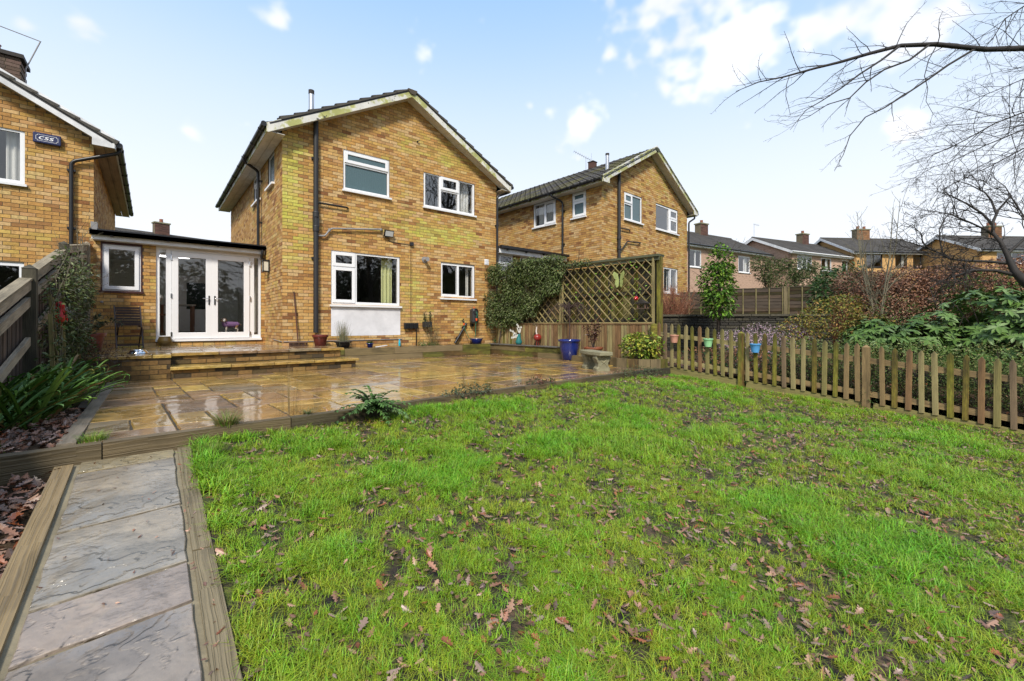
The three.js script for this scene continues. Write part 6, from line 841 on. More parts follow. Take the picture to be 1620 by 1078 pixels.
// rhododendrons: rosettes of long leaves
const rhCol = [[.11, .20, .045], [.14, .24, .07], [.07, .14, .03], [.19, .28, .11], [.12, .22, .04]];
const rhGeo = rhCol.map((c, i) => new MB().color(c).leaf(vec(0, 0, 0), vec(1, 0, 0), vec(0, 1, 0), .135, .056, .14 + .08 * i, true).geometry());
function rhodo(label, base, lobes, n, seed, single) {
  const t = thing('rhododendron', label, 'shrub', at(...base)), r = rng(seed), all = []; t.updateWorldMatrix(true, true);
  const st = new MB(); for (const l of lobes) for (let i = 0; i < 10; i++) { const a = r() * 6.28; st.tube([vec(l[0] * .2, 0, l[2] * .2), vec(l[0] * .7, l[1] * .6, l[2] * .7), vec(l[0] + Math.cos(a) * l[3] * .8, l[1] + l[4] * r() * .7, l[2] + Math.sin(a) * l[5] * .8)], [.018, .012, .006], 5, false); } st.build('stems', M.bark, t);
  const vol = lobes.map(l => l[3] * l[4] * l[5]), tot = vol.reduce((a, b) => a + b);
  lobes.forEach((l, li) => { const k = Math.round(n * vol[li] / tot); for (let j = 0; j < k; j++) { const a = r() * 6.28, z = r() * 1.5 - .5, s = Math.sqrt(Math.max(0, 1 - z * z)), q = .72 + .36 * r(), d = vec(Math.cos(a) * s, z, Math.sin(a) * s), p = vec(l[0] + d.x * l[3] * q, l[1] + d.y * l[4] * q, l[2] + d.z * l[5] * q), ax = vec(d.x * .8, .9 + d.y * .3, d.z * .8).normalize(), nl = 7 + Math.floor(r() * 4), a0 = r() * 6.28;
    const qx = vec(1, .1, .3).cross(ax).normalize(), qy = ax.clone().cross(qx); for (let i = 0; i < nl; i++) { const an = a0 + i * 6.283 / nl + (r() - .5) * .3, el = .05 + .5 * r() - .2, dir = qx.clone().multiplyScalar(Math.cos(an)).addScaledVector(qy, Math.sin(an)).addScaledVector(ax, el).normalize(), nor = ax.clone().addScaledVector(dir, -ax.dot(dir)).normalize(), zz = dir.clone().cross(nor), sc = .75 + .5 * r(); all.push({ m: new THREE.Matrix4().makeBasis(dir, nor, zz).scale(vec(sc, sc, sc)).setPosition(p), c: Math.floor(r() * 5), d: p.clone().add(t.position).distanceTo(camera.position) - p.y * .5 }); } } });
  all.sort((a, b) => a.d - b.d); const rest = new MB(); all.forEach((q, i) => { if (i < single) { const m = new THREE.Mesh(rhGeo[q.c], M.leaf); m.name = 'leaf'; m.applyMatrix4(q.m); t.add(m); } else { rest.color(rhCol[q.c]); const g = rhGeo[q.c]; const P = g.attributes.position, N = g.attributes.normal, U = g.attributes.uv, nm = new THREE.Matrix3().getNormalMatrix(q.m), a = vec(0, 0, 0), b = vec(0, 0, 0); for (let k = 0; k < P.count; k++) { a.fromBufferAttribute(P, k).applyMatrix4(q.m); b.fromBufferAttribute(N, k).applyMatrix3(nm).normalize(); rest.v(a.x, a.y, a.z, b.x, b.y, b.z, U.getX(k), U.getY(k)); } } }); stuff(rest.build('foliage', M.leaf, t));
}
rhodo('large rhododendron with long pale green leaves in whorls behind the low hedge', [11.1, -1.1, .55], [[0, 1.2, 0, .75, .52, .75], [-.35, .95, -.65, .55, .45, .5], [.55, 1.2, .65, .7, .5, .7], [-.1, .75, .3, .8, .5, 1.0], [.1, .8, -.3, .7, .5, .6]], 400, 91, 280);
rhodo('smaller rhododendron spreading low next to the amber shrub', [10.1, -1.1, 1.9], [[0, .85, 0, .45, .34, .42], [.3, .8, .45, .4, .3, .4]], 170, 92, 140);
// low small-leaved hedge right behind the picket fence
{ const pts = [[2.75, 9.0], [2.0, 9.05], [1.25, 9.1], [.5, 9.15], [-.25, 9.2], [-1.0, 9.25]]; pts.forEach(([v, u], i) => shrub('low_hedge', 'small leaved grey green low hedge bush directly behind the picket fence', [u, -1.5 + .08 * v, v], [[0, .82 - .07 * v, 0, .32, .40, .46], [.12, .98 - .07 * v, .1, .30, .24, .45], [.1, .5, .2, .34, .45, .42], [.02, .3, -.1, .3, .35, .45]], 3000, .034, .018, GR.box, { seed: 100 + i, group: 'low hedge bushes behind the picket fence', cat: 'hedge' })); }
// undergrowth seen between the pickets
[[9.0, 4.6, .35], [9.0, 3.9, .4], [9.05, 3.2, .45]].forEach(([u, v, h], i) => shrub('ground_shrub', 'dark trailing undergrowth between the picket fence and the stone wall', [u, -1.2 + .07 * v, v], [[0, h * .5, 0, .3, h * .55, .4], [.5, h * .5, .1, .4, h * .6, .4]], 420, .06, .03, [GR.laurel[0], GR.laurel[3], GR.rust[1], GR.rust[0]], { seed: 120 + i, group: 'undergrowth behind the picket fence' }));
// ---- ivy over the trellis
{
  const s0 = W(TP[0], 0, TP[1]), t = thing('ivy_climber', 'dense evergreen climber spilling over the trellis by the house corner', 'climber', at(TP[0] - .05, -.6, TP[1])), r = rng(55), l = new MB(), st = new MB();
  const lobes = []; for (let i = 0; i < 62; i++) { const s = -.35 + 2.85 * Math.pow(r(), .85), top = 1.70 - .05 * s, low = .06 + .30 * Math.max(0, s - .5) + (s > 1.9 ? .3 : 0), h = lerp(low, top, r()); lobes.push([TD[0] * s - .05 - .07 * r(), h + .6, -TD[1] * s, .10 + .06 * r(), .24, .28]); }
  for (let i = 0; i < 10; i++) { const s = -.2 + 2.6 * r(); lobes.push([TD[0] * s - .02, 1.70 + .6 + .05 * r(), -TD[1] * s, .16, .10, .3]); } for (let i = 0; i < 5; i++) { const s = 2.5 + i * .22; lobes.push([TD[0] * s - .04, 1.55 + .6, -TD[1] * s, .1, .08, .16]); }
  foliage(l, lobes, 21000, .054, .033, GR.ivy, r, { droop: .5 }); l.build('foliage', M.leaf, t);
  for (let i = 0; i < 60; i++) { const s = -.2 + 3.4 * r(), h = .1 + 1.5 * r(); const p = vec(TD[0] * s - .05, h + .6, -TD[1] * s); st.tube([p, p.clone().add(vec(-.05 - .1 * r(), .1 + .2 * r(), (r() - .5) * .3)), p.clone().add(vec(-.1 - .1 * r(), -.15 * r(), (r() - .5) * .5))], [.004, .003, .002], 4, false); } st.tube([vec(-.12, 0, .25), vec(-.05, .5, .3), vec(-.06, 1.2, .2)], [.02, .016, .012], 6); st.build('stems', M.bark, t);
  const l2 = new MB(); for (let i = 0; i < 90; i++) { const s = 2.4 + 2.7 * r(), h = .05 + 1.4 * r(); l2.color(jit(GR.camellia[2], .3, r)); l2.leaf(vec(TD[0] * s + .02, h + .6, -TD[1] * s), vec(r() - .5, r() - .6, r() - .5), vec(-1, .5, r() - .5), .06, .035, .2); } l2.build('stray_leaves', M.leaf, t);
}
shrub('variegated_shrub', 'round shrub with yellow and green variegated leaves in the curved planter', [7.95, -.80, 5.45], [[0, .30, 0, .30, .26, .32], [.10, .46, -.05, .2, .16, .24], [-.12, .36, .12, .22, .2, .22], [.15, .3, .25, .2, .22, .24], [.12, .48, .28, .14, .13, .16]], 620, .075, .04, GR.yellow, { seed: 33, stems: 4 });
// ---- left bed: agapanthus straps
{
  const t = thing('strap_leaf_clump', 'big clump of arching green strap leaves spilling over the patio edge', 'plant', at(-.98, -.93, 6.35)), r = rng(17); const cols = [[.085, .18, .022], [.06, .14, .02], [.13, .23, .04], [.08, .18, .05], [.20, .19, .045], [.26, .17, .07]];
  const strap = (L, w, arch, c) => { const mb = new MB().color(c); const N = 9; const P = i => { const s = i / N, a = s * arch; return [L * (Math.sin(a * .9) / Math.max(.4, arch)) * .95, L * ((1 - .0) * (s - s * s * arch * .36))]; }; for (let i = 0; i < N; i++) { const [x0, y0] = P(i), [x1, y1] = P(i + 1), w0 = w * Math.pow(1 - i / N, .4), w1 = w * Math.pow(1 - (i + 1) / N, .4), k = .012; mb.quad(vec(x0, y0, 0), vec(x0, y0 + k * .6, -w0), vec(x1, y1 + k * .6, -w1), vec(x1, y1, 0), [[x0, 0], [x0, .03], [x1, .03], [x1, 0]]); mb.quad(vec(x0, y0, 0), vec(x1, y1, 0), vec(x1, y1 + k * .6, w1), vec(x0, y0 + k * .6, w0), [[x0, 0], [x1, 0], [x1, .03], [x0, .03]]); } return mb.geometry(); };
  const geos = []; for (let c = 0; c < 6; c++) for (const [L, a] of [[.62, 1.7], [.78, 2.1], [.5, 1.3]]) geos.push(strap(L, .0145, a, cols[c]));
  for (let i = 0; i < 300; i++) { const q = r(), ci = q < .9 ? Math.floor(r() * 4) : 4 + Math.floor(r() * 2), m = new THREE.Mesh(geos[ci * 3 + Math.floor(r() * 3)], M.leaf); m.name = 'leaf'; const a = r() * 6.28, rr = Math.sqrt(r()); m.position.set(Math.cos(a) * rr * .30, 0, Math.sin(a) * rr * 1.25 - .35); m.rotation.set((r() - .5) * .3, r() < .45 ? (r() - .5) * 2.2 : r() * 6.28, (r() - .5) * .5); m.scale.setScalar(1.1 + .55 * r()); t.add(m); }
}
// twiggy climber on canes in front of the sloping fence
{
  const t = thing('twiggy_climber', 'straggly thin leaved climber on canes against the sloping fence', 'climber', at(-.95, -.93, 8.1)), r = rng(23), st = new MB(), l = new MB(); for (const [z, h, ln] of [[.9, 1.05, .04], [.62, 1.25, .02], [.35, 1.3, -.03], [.1, 1.2, .05]]) new MB().bar(vec(.1, 0, z), vec(.02 + ln, h, z - .05), .035, .035, vec(0, 0, 1)).build('cane', mossW3, t);
  for (let i = 0; i < 16; i++) { const z = 1.1 - 2.6 * r(), L = .9 + 1.0 * r(); twigs(st, [vec(.06, 0, z * .5), vec(.05 + .12 * r(), L * .45, z * .8), vec(.03 + .15 * r(), L * .85, z), vec(.03 + .15 * r(), L + .2 * r() + (z < -.5 ? .35 : 0), z - .25 * r())], .007, .003, 2, { max: 2, den: [4, 5], len: .26, rise: .1, wob: .6, rmin: .0022 }, r); } st.build('stems', std([.14, .12, .08]), t);
  const lobes = []; for (let i = 0; i < 18; i++) { const z = 1.0 - 2.6 * r(); lobes.push([.06 + .16 * r(), .25 + (1.15 + (z < 0 ? .45 : 0)) * r(), z, .16, .26, .3]); } foliage(l, lobes, 4200, .052, .024, [...GR.ivy, [.12, .14, .09]], r, { full: true }); l.build('foliage', M.leaf, t);
}
{ const t = thing('parrot_ornament', 'bright red bird ornament in the climber by the sloping fence', 'ornament', at(-.88, -.02, 7.85)); const red = std([.52, .012, .02], { roughness: .5 }); const g = sdfMesh({ c: [0, .16, 0], s: .22, k: .04, bones: [[[0, .1, .03], [0, .22, -.0], .055, .045], [[0, .26, -.01], [0, .27, .02], .038, .035], [[0, .08, 0], [0, -.02, -.06], .03, .012]] }, 40); const m = new THREE.Mesh(g, red); m.name = 'body'; t.add(m); new MB().box(0, .26, .06, .02, .03, .035, { rx: .4 }).build('beak', M.black, t); for (const s of [-1, 1]) new MB().leaf(vec(s * .05, .2, .02), vec(s * .15, -1, -.35), vec(s, .1, .1), .2, .08, .1, true).build('wing', std([.40, .01, .015], { side: THREE.DoubleSide }), t); }
{ const t = thing('camera_housing', 'small white camera housing fixed on the sloping fence', 'box', at(-.95, .17, 9.2)); new MB().box(.03, .06, 0, .1, .12, .13).build('body', M.upvc, t); new MB().box(.085, .07, 0, .012, .07, .07).build('opening', M.black, t); new MB().box(-.02, .05, .02, .06, .04, .04).build('bracket', M.metal, t); }
{ const t = thing('dead_stem_clump', 'tangle of dead brown twigs at the terrace end wall', 'plant', at(-.62, -.9, 9.0)), g = new MB(), l = new MB(), r = rng(29); for (let i = 0; i < 40; i++) { const a = r() * 6.28, L = .3 + .35 * r(); twigs(g, [vec(0, 0, 0), vec(Math.cos(a) * .12, L * .6, Math.sin(a) * .15), vec(Math.cos(a) * .45 * r(), L, Math.sin(a) * .4)], .004, .002, 1, { max: 1, den: [9], len: .4, wob: .6, rmin: .002 }, r); } g.build('stems', std([.10, .06, .04]), t); foliage(l, [[0, .4, 0, .45, .2, .4]], 380, .035, .02, [[.10, .05, .03], [.06, .035, .025]], r, { full: true }); l.build('dead_leaves', M.dryLeaf, t); }
// ---- patio edge plants
{
  const t = thing('fern_plant', 'bushy green plant with cut leaves growing over the timber kerb', 'plant', at(1.80, -.95, 4.46)), r = rng(40), l = new MB(), st = new MB(); for (let i = 0; i < 44; i++) { const a = r() * 6.28, L = .22 + .2 * r(), el = .2 + 1.1 * r(), pts = []; for (let k = 0; k <= 6; k++) { const s = k / 6; pts.push(vec(Math.cos(a) * L * s * Math.cos(el) * 1.1, .05 + L * (Math.sin(el) * s * 1.2 - s * s * .55), Math.sin(a) * L * s * Math.cos(el) * 1.1)); } st.tube(pts, pts.map((_, k) => .004 - k * .0005), 4, false); const c = [[.08, .17, .035], [.055, .12, .03], [.11, .21, .06], [.14, .23, .08]][Math.floor(r() * 4)]; for (let k = 1; k <= 6; k++) for (const s of [-1, 1, .2]) { const d = pts[k].clone().sub(pts[k - 1]).normalize(), sd = d.clone().cross(vec(0, 1, 0)).normalize(); l.color(jit(c, .25, r)); l.leaf(pts[k], d.multiplyScalar(.6).addScaledVector(sd, s).add(vec(0, -.1, 0)), vec(0, 1, 0), .075 - k * .005, .03, .2); } } st.build('stems', std([.08, .12, .04]), t); l.build('foliage', M.leaf, t);
}
function tuft(label, u, h, v, n, L, cols, seed, spread = .05, lean = .8) { const t = new MB(), r = rng(seed); for (let i = 0; i < n; i++) { const a = r() * 6.28, q = Math.sqrt(r()) * spread, l = L * (.5 + .7 * r()), le = lean * (.3 + r()); t.color(jit(cols[Math.floor(r() * cols.length)], .25, r)); const p = vec(Math.cos(a) * q, 0, Math.sin(a) * q), d = vec(Math.cos(a + r() - .5), 0, Math.sin(a + r() - .5)), w = .0022, sd = vec(-d.z, 0, d.x); const P = s => p.clone().addScaledVector(d, l * le * s * s * .8).add(vec(0, l * (s - .35 * le * s * s), 0)); for (let k = 0; k < 4; k++) { const A = P(k / 4), B = P((k + 1) / 4), wa = w * (1 - k / 4.2), wb = w * (1 - (k + 1) / 4.2); t.quad(A.clone().addScaledVector(sd, -wa), A.clone().addScaledVector(sd, wa), B.clone().addScaledVector(sd, wb), B.clone().addScaledVector(sd, -wb)); } } const m = t.single('grass_tuft', M.leaf, label, 'grass tuft'); m.position.set(...at(u, h, v)); return m; }
const gcol = [[.15, .29, .02], [.18, .31, .03], [.10, .21, .018], [.24, .30, .05]], straw = [[.30, .22, .10], [.24, .15, .07]];
tuft('large tussock of green and straw coloured grass hanging over the kerb', .52, -.90, 4.56, 420, .17, [...gcol.slice(2), [.06, .11, .02], ...straw], 1, .09, 1.2); tuft('short green grass tuft in the patio corner beside the leaf bed', -.34, -.905, 4.62, 260, .09, gcol, 2, .09); tuft('thick bright green lawn tuft at the path end', .36, -1.04, 4.12, 420, .13, gcol, 3, .12, .6); tuft('bright lawn tuft along the path edging', .33, -1.07, 3.75, 260, .10, gcol, 4, .08); tuft('thin pale dry grass stalks on the patio edge', 1.05, -.89, 4.72, 26, .55, straw, 5, .12, .15); tuft('tall dry grass stalks growing from patio joints', 3.35, -.89, 5.1, 14, .6, straw, 6, .002, .25); tuft('small weed tuft in a patio joint next to the kerb', 1.2, -.9, 4.62, 130, .09, [[.08, .13, .04], [.14, .16, .07]], 7, .04, 1.2);
function creeper(label, u, h, v, lobes, n, cols, seed) { const t = thing('creeping_plant', label, 'plant', at(u, h, v)), r = rng(seed), st = new MB(); foliage(new MB(), lobes, n, .032, .016, cols, r, { full: true }).build('foliage', M.leaf, t); for (let i = 0; i < 14; i++) { const l = lobes[i % lobes.length]; st.tube([vec(l[0] * .3, 0, l[2] * .3), vec(l[0] + (r() - .5) * l[3], l[1], l[2] + (r() - .5) * l[5])], [.003, .002], 3, false); } st.build('stems', std([.14, .09, .05]), t); }
creeper('grey green creeping plant on the kerb in the middle of the patio edge', 3.1, -.9, 4.66, [[0, .05, 0, .22, .09, .1], [.25, .04, 0, .2, .07, .1], [-.2, .03, 0, .18, .05, .08]], 620, [[.07, .10, .05], [.05, .08, .04], [.10, .12, .07]], 51); creeper('low creeping plant further along the kerb towards the bench', 4.4, -.9, 4.74, [[0, .04, 0, .2, .07, .08], [.24, .03, 0, .16, .05, .08]], 420, [[.07, .10, .05], [.05, .08, .03], [.16, .07, .05]], 52); creeper('weedy creeping plant below the stone bench', 6.7, -1.0, 4.85, [[0, .08, 0, .3, .1, .15], [.35, .1, .05, .3, .12, .2], [.75, .08, .1, .25, .08, .2]], 760, [[.08, .11, .04], [.05, .08, .03], [.11, .14, .06]], 53);
creeper('ivy sprig growing through the picket fence at a post', 8.53, -1.15, 3.5, [[0, .12, 0, .06, .14, .1], [.02, .3, 0, .05, .12, .08]], 200, GR.laurel, 54); creeper('ivy sprig at the farther picket post', 8.63, -1.3, 1.7, [[0, .15, 0, .06, .16, .1], [.02, .35, .05, .05, .12, .08]], 220, GR.laurel, 55); creeper('green leafy weeds at the foot of the gable wall', 5.75, -.6, 10.7, [[0, .06, 0, .2, .08, .12], [.3, .05, 0, .18, .06, .1]], 420, [[.08, .16, .03], [.06, .12, .02]], 56); creeper('weed at the house corner by the rain pipe', 8.2, -.6, 10.6, [[0, .1, 0, .14, .13, .12]], 260, [[.06, .13, .03], [.05, .1, .02]], 57);
{ const t = thing('wall_shrub', 'thin bare stemmed shrub growing against the gable wall', 'shrub', at(6.05, -.6, 10.75)), g = new MB(), r = rng(61); for (let i = 0; i < 26; i++) { const x = (r() - .5) * .7, L = .3 + .45 * r(); twigs(g, [vec(x * .2, 0, 0), vec(x * .6, L * .6, (r() - .5) * .1), vec(x, L, (r() - .5) * .15)], .004, .002, 1, { max: 1, den: [8], len: .3, wob: .4, rmin: .0016 }, r); } g.build('stems', std([.17, .13, .06]), t); foliage(new MB(), [[0, .4, 0, .3, .3, .1]], 110, .03, .014, [[.09, .13, .03], [.16, .15, .04]], r, { full: true }).build('foliage', M.leaf, t); }
// ---------------------------------------------------------------- houses further up the street
function farHouse(label, u, v, h0, ang, w, len, eave, rise, o) { // local x along the front eave, gable ends at x = 0 and x = len, front at z = 0
  const H = thing('far_house', label, 'house', at(u, h0, v), ang), bc = o.col, mat = std(bc, { map: retile(T.speck, .5, .5), bumpMap: T.speckBump, bumpScale: .004, roughness: .95 }), ov = .35;
  const gable = [[0, 0], [w, 0], [w, eave], [w / 2, eave + rise * .93], [0, eave]];
  const win = o.win || []; new MB().prism([[0, 0], [len, 0], [len, eave], [0, eave]], -.2, 0, win.map(([a, b, c, d]) => [[a, c], [b, c], [b, d], [a, d]])).build('wall', mat, H);
  const bm = new MB(); for (let y = .6; y < eave; y += .0765 * 2) for (let x = .1; x < len - .2; x += .45) if (R0() < .5 && !win.some(q => x + .24 > q[0] && x < q[1] && y + .07 > q[2] && y < q[3])) { bm.color(jit(bc, .22)); bm.box(x + .11 + (Math.round(y / .153) % 2) * .1, y + .03, .003, .215, .066, .01, { skip: '-z' }); } stuff(bm.build('brickwork', M.brick, H));
  for (const [x, sd] of [[.0, -1], [len, 1]]) { const k = new THREE.Matrix4().makeRotationY(sd * Math.PI / 2).setPosition(x, 0, sd < 0 ? -w : 0); new MB().prism(gable, -.2, 0, [], k).build('wall', mat, H); }
  if (o.gableBricks) { const g2 = new MB(), k = new THREE.Matrix4().makeRotationY(-Math.PI / 2).setPosition(0, 0, -w); for (let y = 1.5; y < eave + rise; y += .153) for (let x = .1; x < w; x += .45) if (R0() < .55 && y < eave + rise * .88 * (1 - Math.abs(x + .1 - w / 2) / (w / 2))) { g2.color(jit(bc, .3)); const m = k.clone().multiply(new THREE.Matrix4().makeTranslation(x + .1, y, .003)); g2.box(0, 0, 0, .215, .066, .01, { m }); } stuff(g2.build('brickwork', M.brick, H)); }
  new MB().mm(.2, 0, -w, len - .2, eave, -w + .2).mm(.2, eave - .05, -w + .2, len - .2, eave, -.2).build('inner_walls', M.interior, H);
  win.forEach(([a, b, c, d, n = 2], i) => windowUnit(H, place(0, 0, 0, 0), a, b, c, d, Array.from({ length: n }, (_, k) => [lerp(.07, b - a, k / n), lerp(0, b - a - .07, (k + 1) / n), .08, d - c - .07]), { mat: o.darkFrames ? M.blackMatt : M.upvc, curtain: i % 2 ? [[b - a - .35, b - a - .1, curtainGrey]] : null }));
  const roof = part('roof', H), run = Math.hypot(rise, w / 2 + ov), sl = Math.atan2(rise, w / 2 + ov);
  for (const sd of [1, -1]) { const ax = vec(sd, 0, 0), up = vec(0, Math.sin(sl), -sd * Math.cos(sl)), m = new THREE.Matrix4().makeBasis(ax, up, ax.clone().cross(up)).setPosition(sd > 0 ? -ov : len + ov, eave, sd > 0 ? ov : -w - ov); const hip = o.hip; new MB().mm(0, 0, -.05, len + 2 * ov, run, -.01).build('roof_deck', M.tileDark, roof).applyMatrix4(m); const g = tileRun(new MB(), len + 2 * ov, run, { seed: 5 + sd, period: .3, course: .34 }); stuff(g.build('roof_tiles', M.tile, roof)).applyMatrix4(m); }
  { const g = new THREE.CylinderGeometry(.12, .12, len + 2 * ov, 10, 1, false, 0, Math.PI); g.rotateZ(Math.PI / 2); new MB().color([.9, .9, .85]).geo(g, new THREE.Matrix4().makeTranslation(len / 2, eave + rise - .02, -w / 2)).build('ridge', M.tile, roof); }
  for (const sd of [0, 1]) for (const x of [-ov - .02, len + ov]) { const k = new THREE.Matrix4().makeRotationY(-Math.PI / 2).setPosition(x, 0, -w); const pts = sd ? [[-ov, eave + .03], [-ov, eave - .2], [w / 2, eave + rise - .24], [w / 2, eave + rise]] : [[w / 2, eave + rise], [w / 2, eave + rise - .24], [w + ov, eave - .2], [w + ov, eave + .03]]; new MB().prism(pts, -.025, 0, [], k).build('bargeboard', M.pvc, roof); }
  new MB().mm(-ov, eave - .17, ov - .03, len + ov, eave - .01, ov).build('fascia', M.pvc, roof); new MB().mm(-ov, eave - .175, .012, len + ov, eave - .165, ov - .03).build('soffit', M.pvc, roof); new MB().tube([vec(-ov, eave - .03, ov + .06), vec(len + ov, eave - .03, ov + .06)], .055, 8).build('gutter', o.whiteGutter ? M.pvc : M.black, roof);
  if (o.ch) { const [x, cw] = o.ch, c = part('chimney', H), y = eave + rise; const k = new MB(); for (let r = 0; r < 18; r++) for (let i = 0; i < 4; i++) { k.color(jit(o.chCol || [.12, .06, .045], .35)); k.box(x - cw / 2 + (i + .5) * cw / 4, y - .55 + r * .078, -w / 2, cw / 4 - .01, .068, .62); } stuff(k.build('brickwork', M.brick, c)); new MB().mm(x - cw / 2, y - .7, -w / 2 - .3, x + cw / 2, y + .85, -w / 2 + .3).build('core', M.mortar, c); new MB().mm(x - cw / 2 - .06, y + .86, -w / 2 - .37, x + cw / 2 + .06, y + .96, -w / 2 + .37).build('cap', M.stone, c); for (const q of o.pots || [0]) new MB().lathe([[.14, 0], [.12, .25], [.14, .3], [.1, .3]], x + q, y + .96, -w / 2, 14).build('chimney_pot', M.clay, c); new MB().mm(x - cw / 2 - .25, y - .62, -w / 2 + .32, x + cw / 2 + .2, y - .35, -w / 2 + .5).build('lead_flashing', std([.5, .5, .52], { roughness: .5 }), c); }
  if (o.aer) { const a = part('aerial', H), y = eave + rise; const g = new MB(); g.tube([vec(o.aer, y - .2, -w / 2), vec(o.aer, y + 1.3, -w / 2)], .02, 5); g.tube([vec(o.aer - .1, y + 1.25, -w / 2), vec(o.aer + .7, y + 1.2, -w / 2)], .015, 5); for (let i = 0; i < 6; i++) g.tube([vec(o.aer + i * .12, y + 1.35, -w / 2), vec(o.aer + i * .12, y + 1.1, -w / 2)], .007, 4); g.build('mast', M.metal, a); }
  return H;
}
farHouse('pinkish brick house with long dark tiled roof right behind the neighbour gable', 29.88, 16.79, .9, -Math.atan2(1.71, 10.35), 7, 11.2, 5.05, 2.0, { col: [.50, .33, .24], win: [[1.1, 2.5, 3.4, 4.7], [7.2, 8.8, 3.35, 4.7]], ch: [7.3, 1.0] });
farHouse('pink brick house with a pale gable end and grey tiled roof up the slope', 41.82, 13.39, 1.2, -Math.atan2(2.25, 8.23), 6.6, 12, 4.95, 1.75, { col: [.56, .37, .27], gableBricks: true, whiteGutter: true, win: [[.9, 2.9, 3.55, 4.75, 3], [4.2, 5.7, 3.55, 4.7], [7.3, 8.9, 3.5, 4.7]], ch: [6.9, 1.0], aer: -.1 });
farHouse('orange brick house with dark window frames and a wide tiled roof', 49.72, 10.74, 1.65, -Math.atan2(4.44, 6.47), 7, 8.2, 4.95, 1.95, { col: [.62, .37, .15], darkFrames: true, win: [[1.1, 2.8, 3.6, 4.85], [4.1, 5.3, 3.6, 4.85], [5.9, 7.6, 3.6, 4.85]], ch: [4.0, 1.4], chCol: [.26, .13, .06], pots: [-.35, .35] });
farHouse('orange brick house with white bargeboards behind the maple twigs', 52.74, 3.04, 1.2, -Math.atan2(2.96, 4.06), 6.4, 9, 4.95, 1.75, { col: [.62, .37, .15], gableBricks: true, win: [[1.5, 4.2, 3.8, 4.75, 2]], ch: [5.0, 1.3], chCol: [.2, .10, .05], pots: [-.3, .3] });
farHouse('distant dark roofed house with a brown chimney seen over the link room roof', -1.75, 42.0, 1.9, .25, 7, 8, 4.2, 1.3, { col: [.30, .17, .12], ch: [3.4, 1.0], win: [[2, 3.5, 2.4, 3.6]] });

// ---------------------------------------------------------------- woodland behind the photographer, mirrored in the panes
{
  const r = rng(300), l = new MB(), lobes = []; for (let i = 0; i < 26; i++) { const u = -16 + i * 2.1 + r(), v = -17 - 5 * r(), h = 3 + 4.5 * r(); for (let k = 0; k < 4; k++) lobes.push([u + (r() - .5) * 2, h * (.25 + .2 * k) - 1.5 + EYE, -v + (r() - .5) * 2, 2.2, h * .28, 2]); }
  foliage(l, lobes, 42000, .42, .28, [[.02, .04, .010], [.03, .055, .014], [.015, .03, .008]], r, { full: true }); const m = stuff(l.build('evergreen_wood', M.leaf, scene)); tag(m, 'dark evergreen wood mirrored in the lower window panes', 'wood');
  const bare = (u, v, H, seed) => { const t = thing('bare_tree', 'tall bare tree mirrored in the upper window panes', 'tree', at(u, -2.5, v), 0, 'bare trees behind the photographer'), g = new MB(), q = rng(seed); twigs(g, [vec(0, 0, 0), vec(.2, H * .25, .1), vec(-.1, H * .5, .2), vec(.3, H * .75, 0), vec(.1, H, .2)], .32, .04, 3, { max: 3, den: [.95, 1.5, 2.2], len: .5, rise: .25, wob: .35, rmin: .02, from: .25 }, q); g.build('branches', M.darkBark, t); };
  bare(21, -13, 19, 5); bare(25, -17, 18, 6); bare(15, -16, 17, 7); bare(9, -18, 17, 8); bare(31, -14, 18, 9);
}
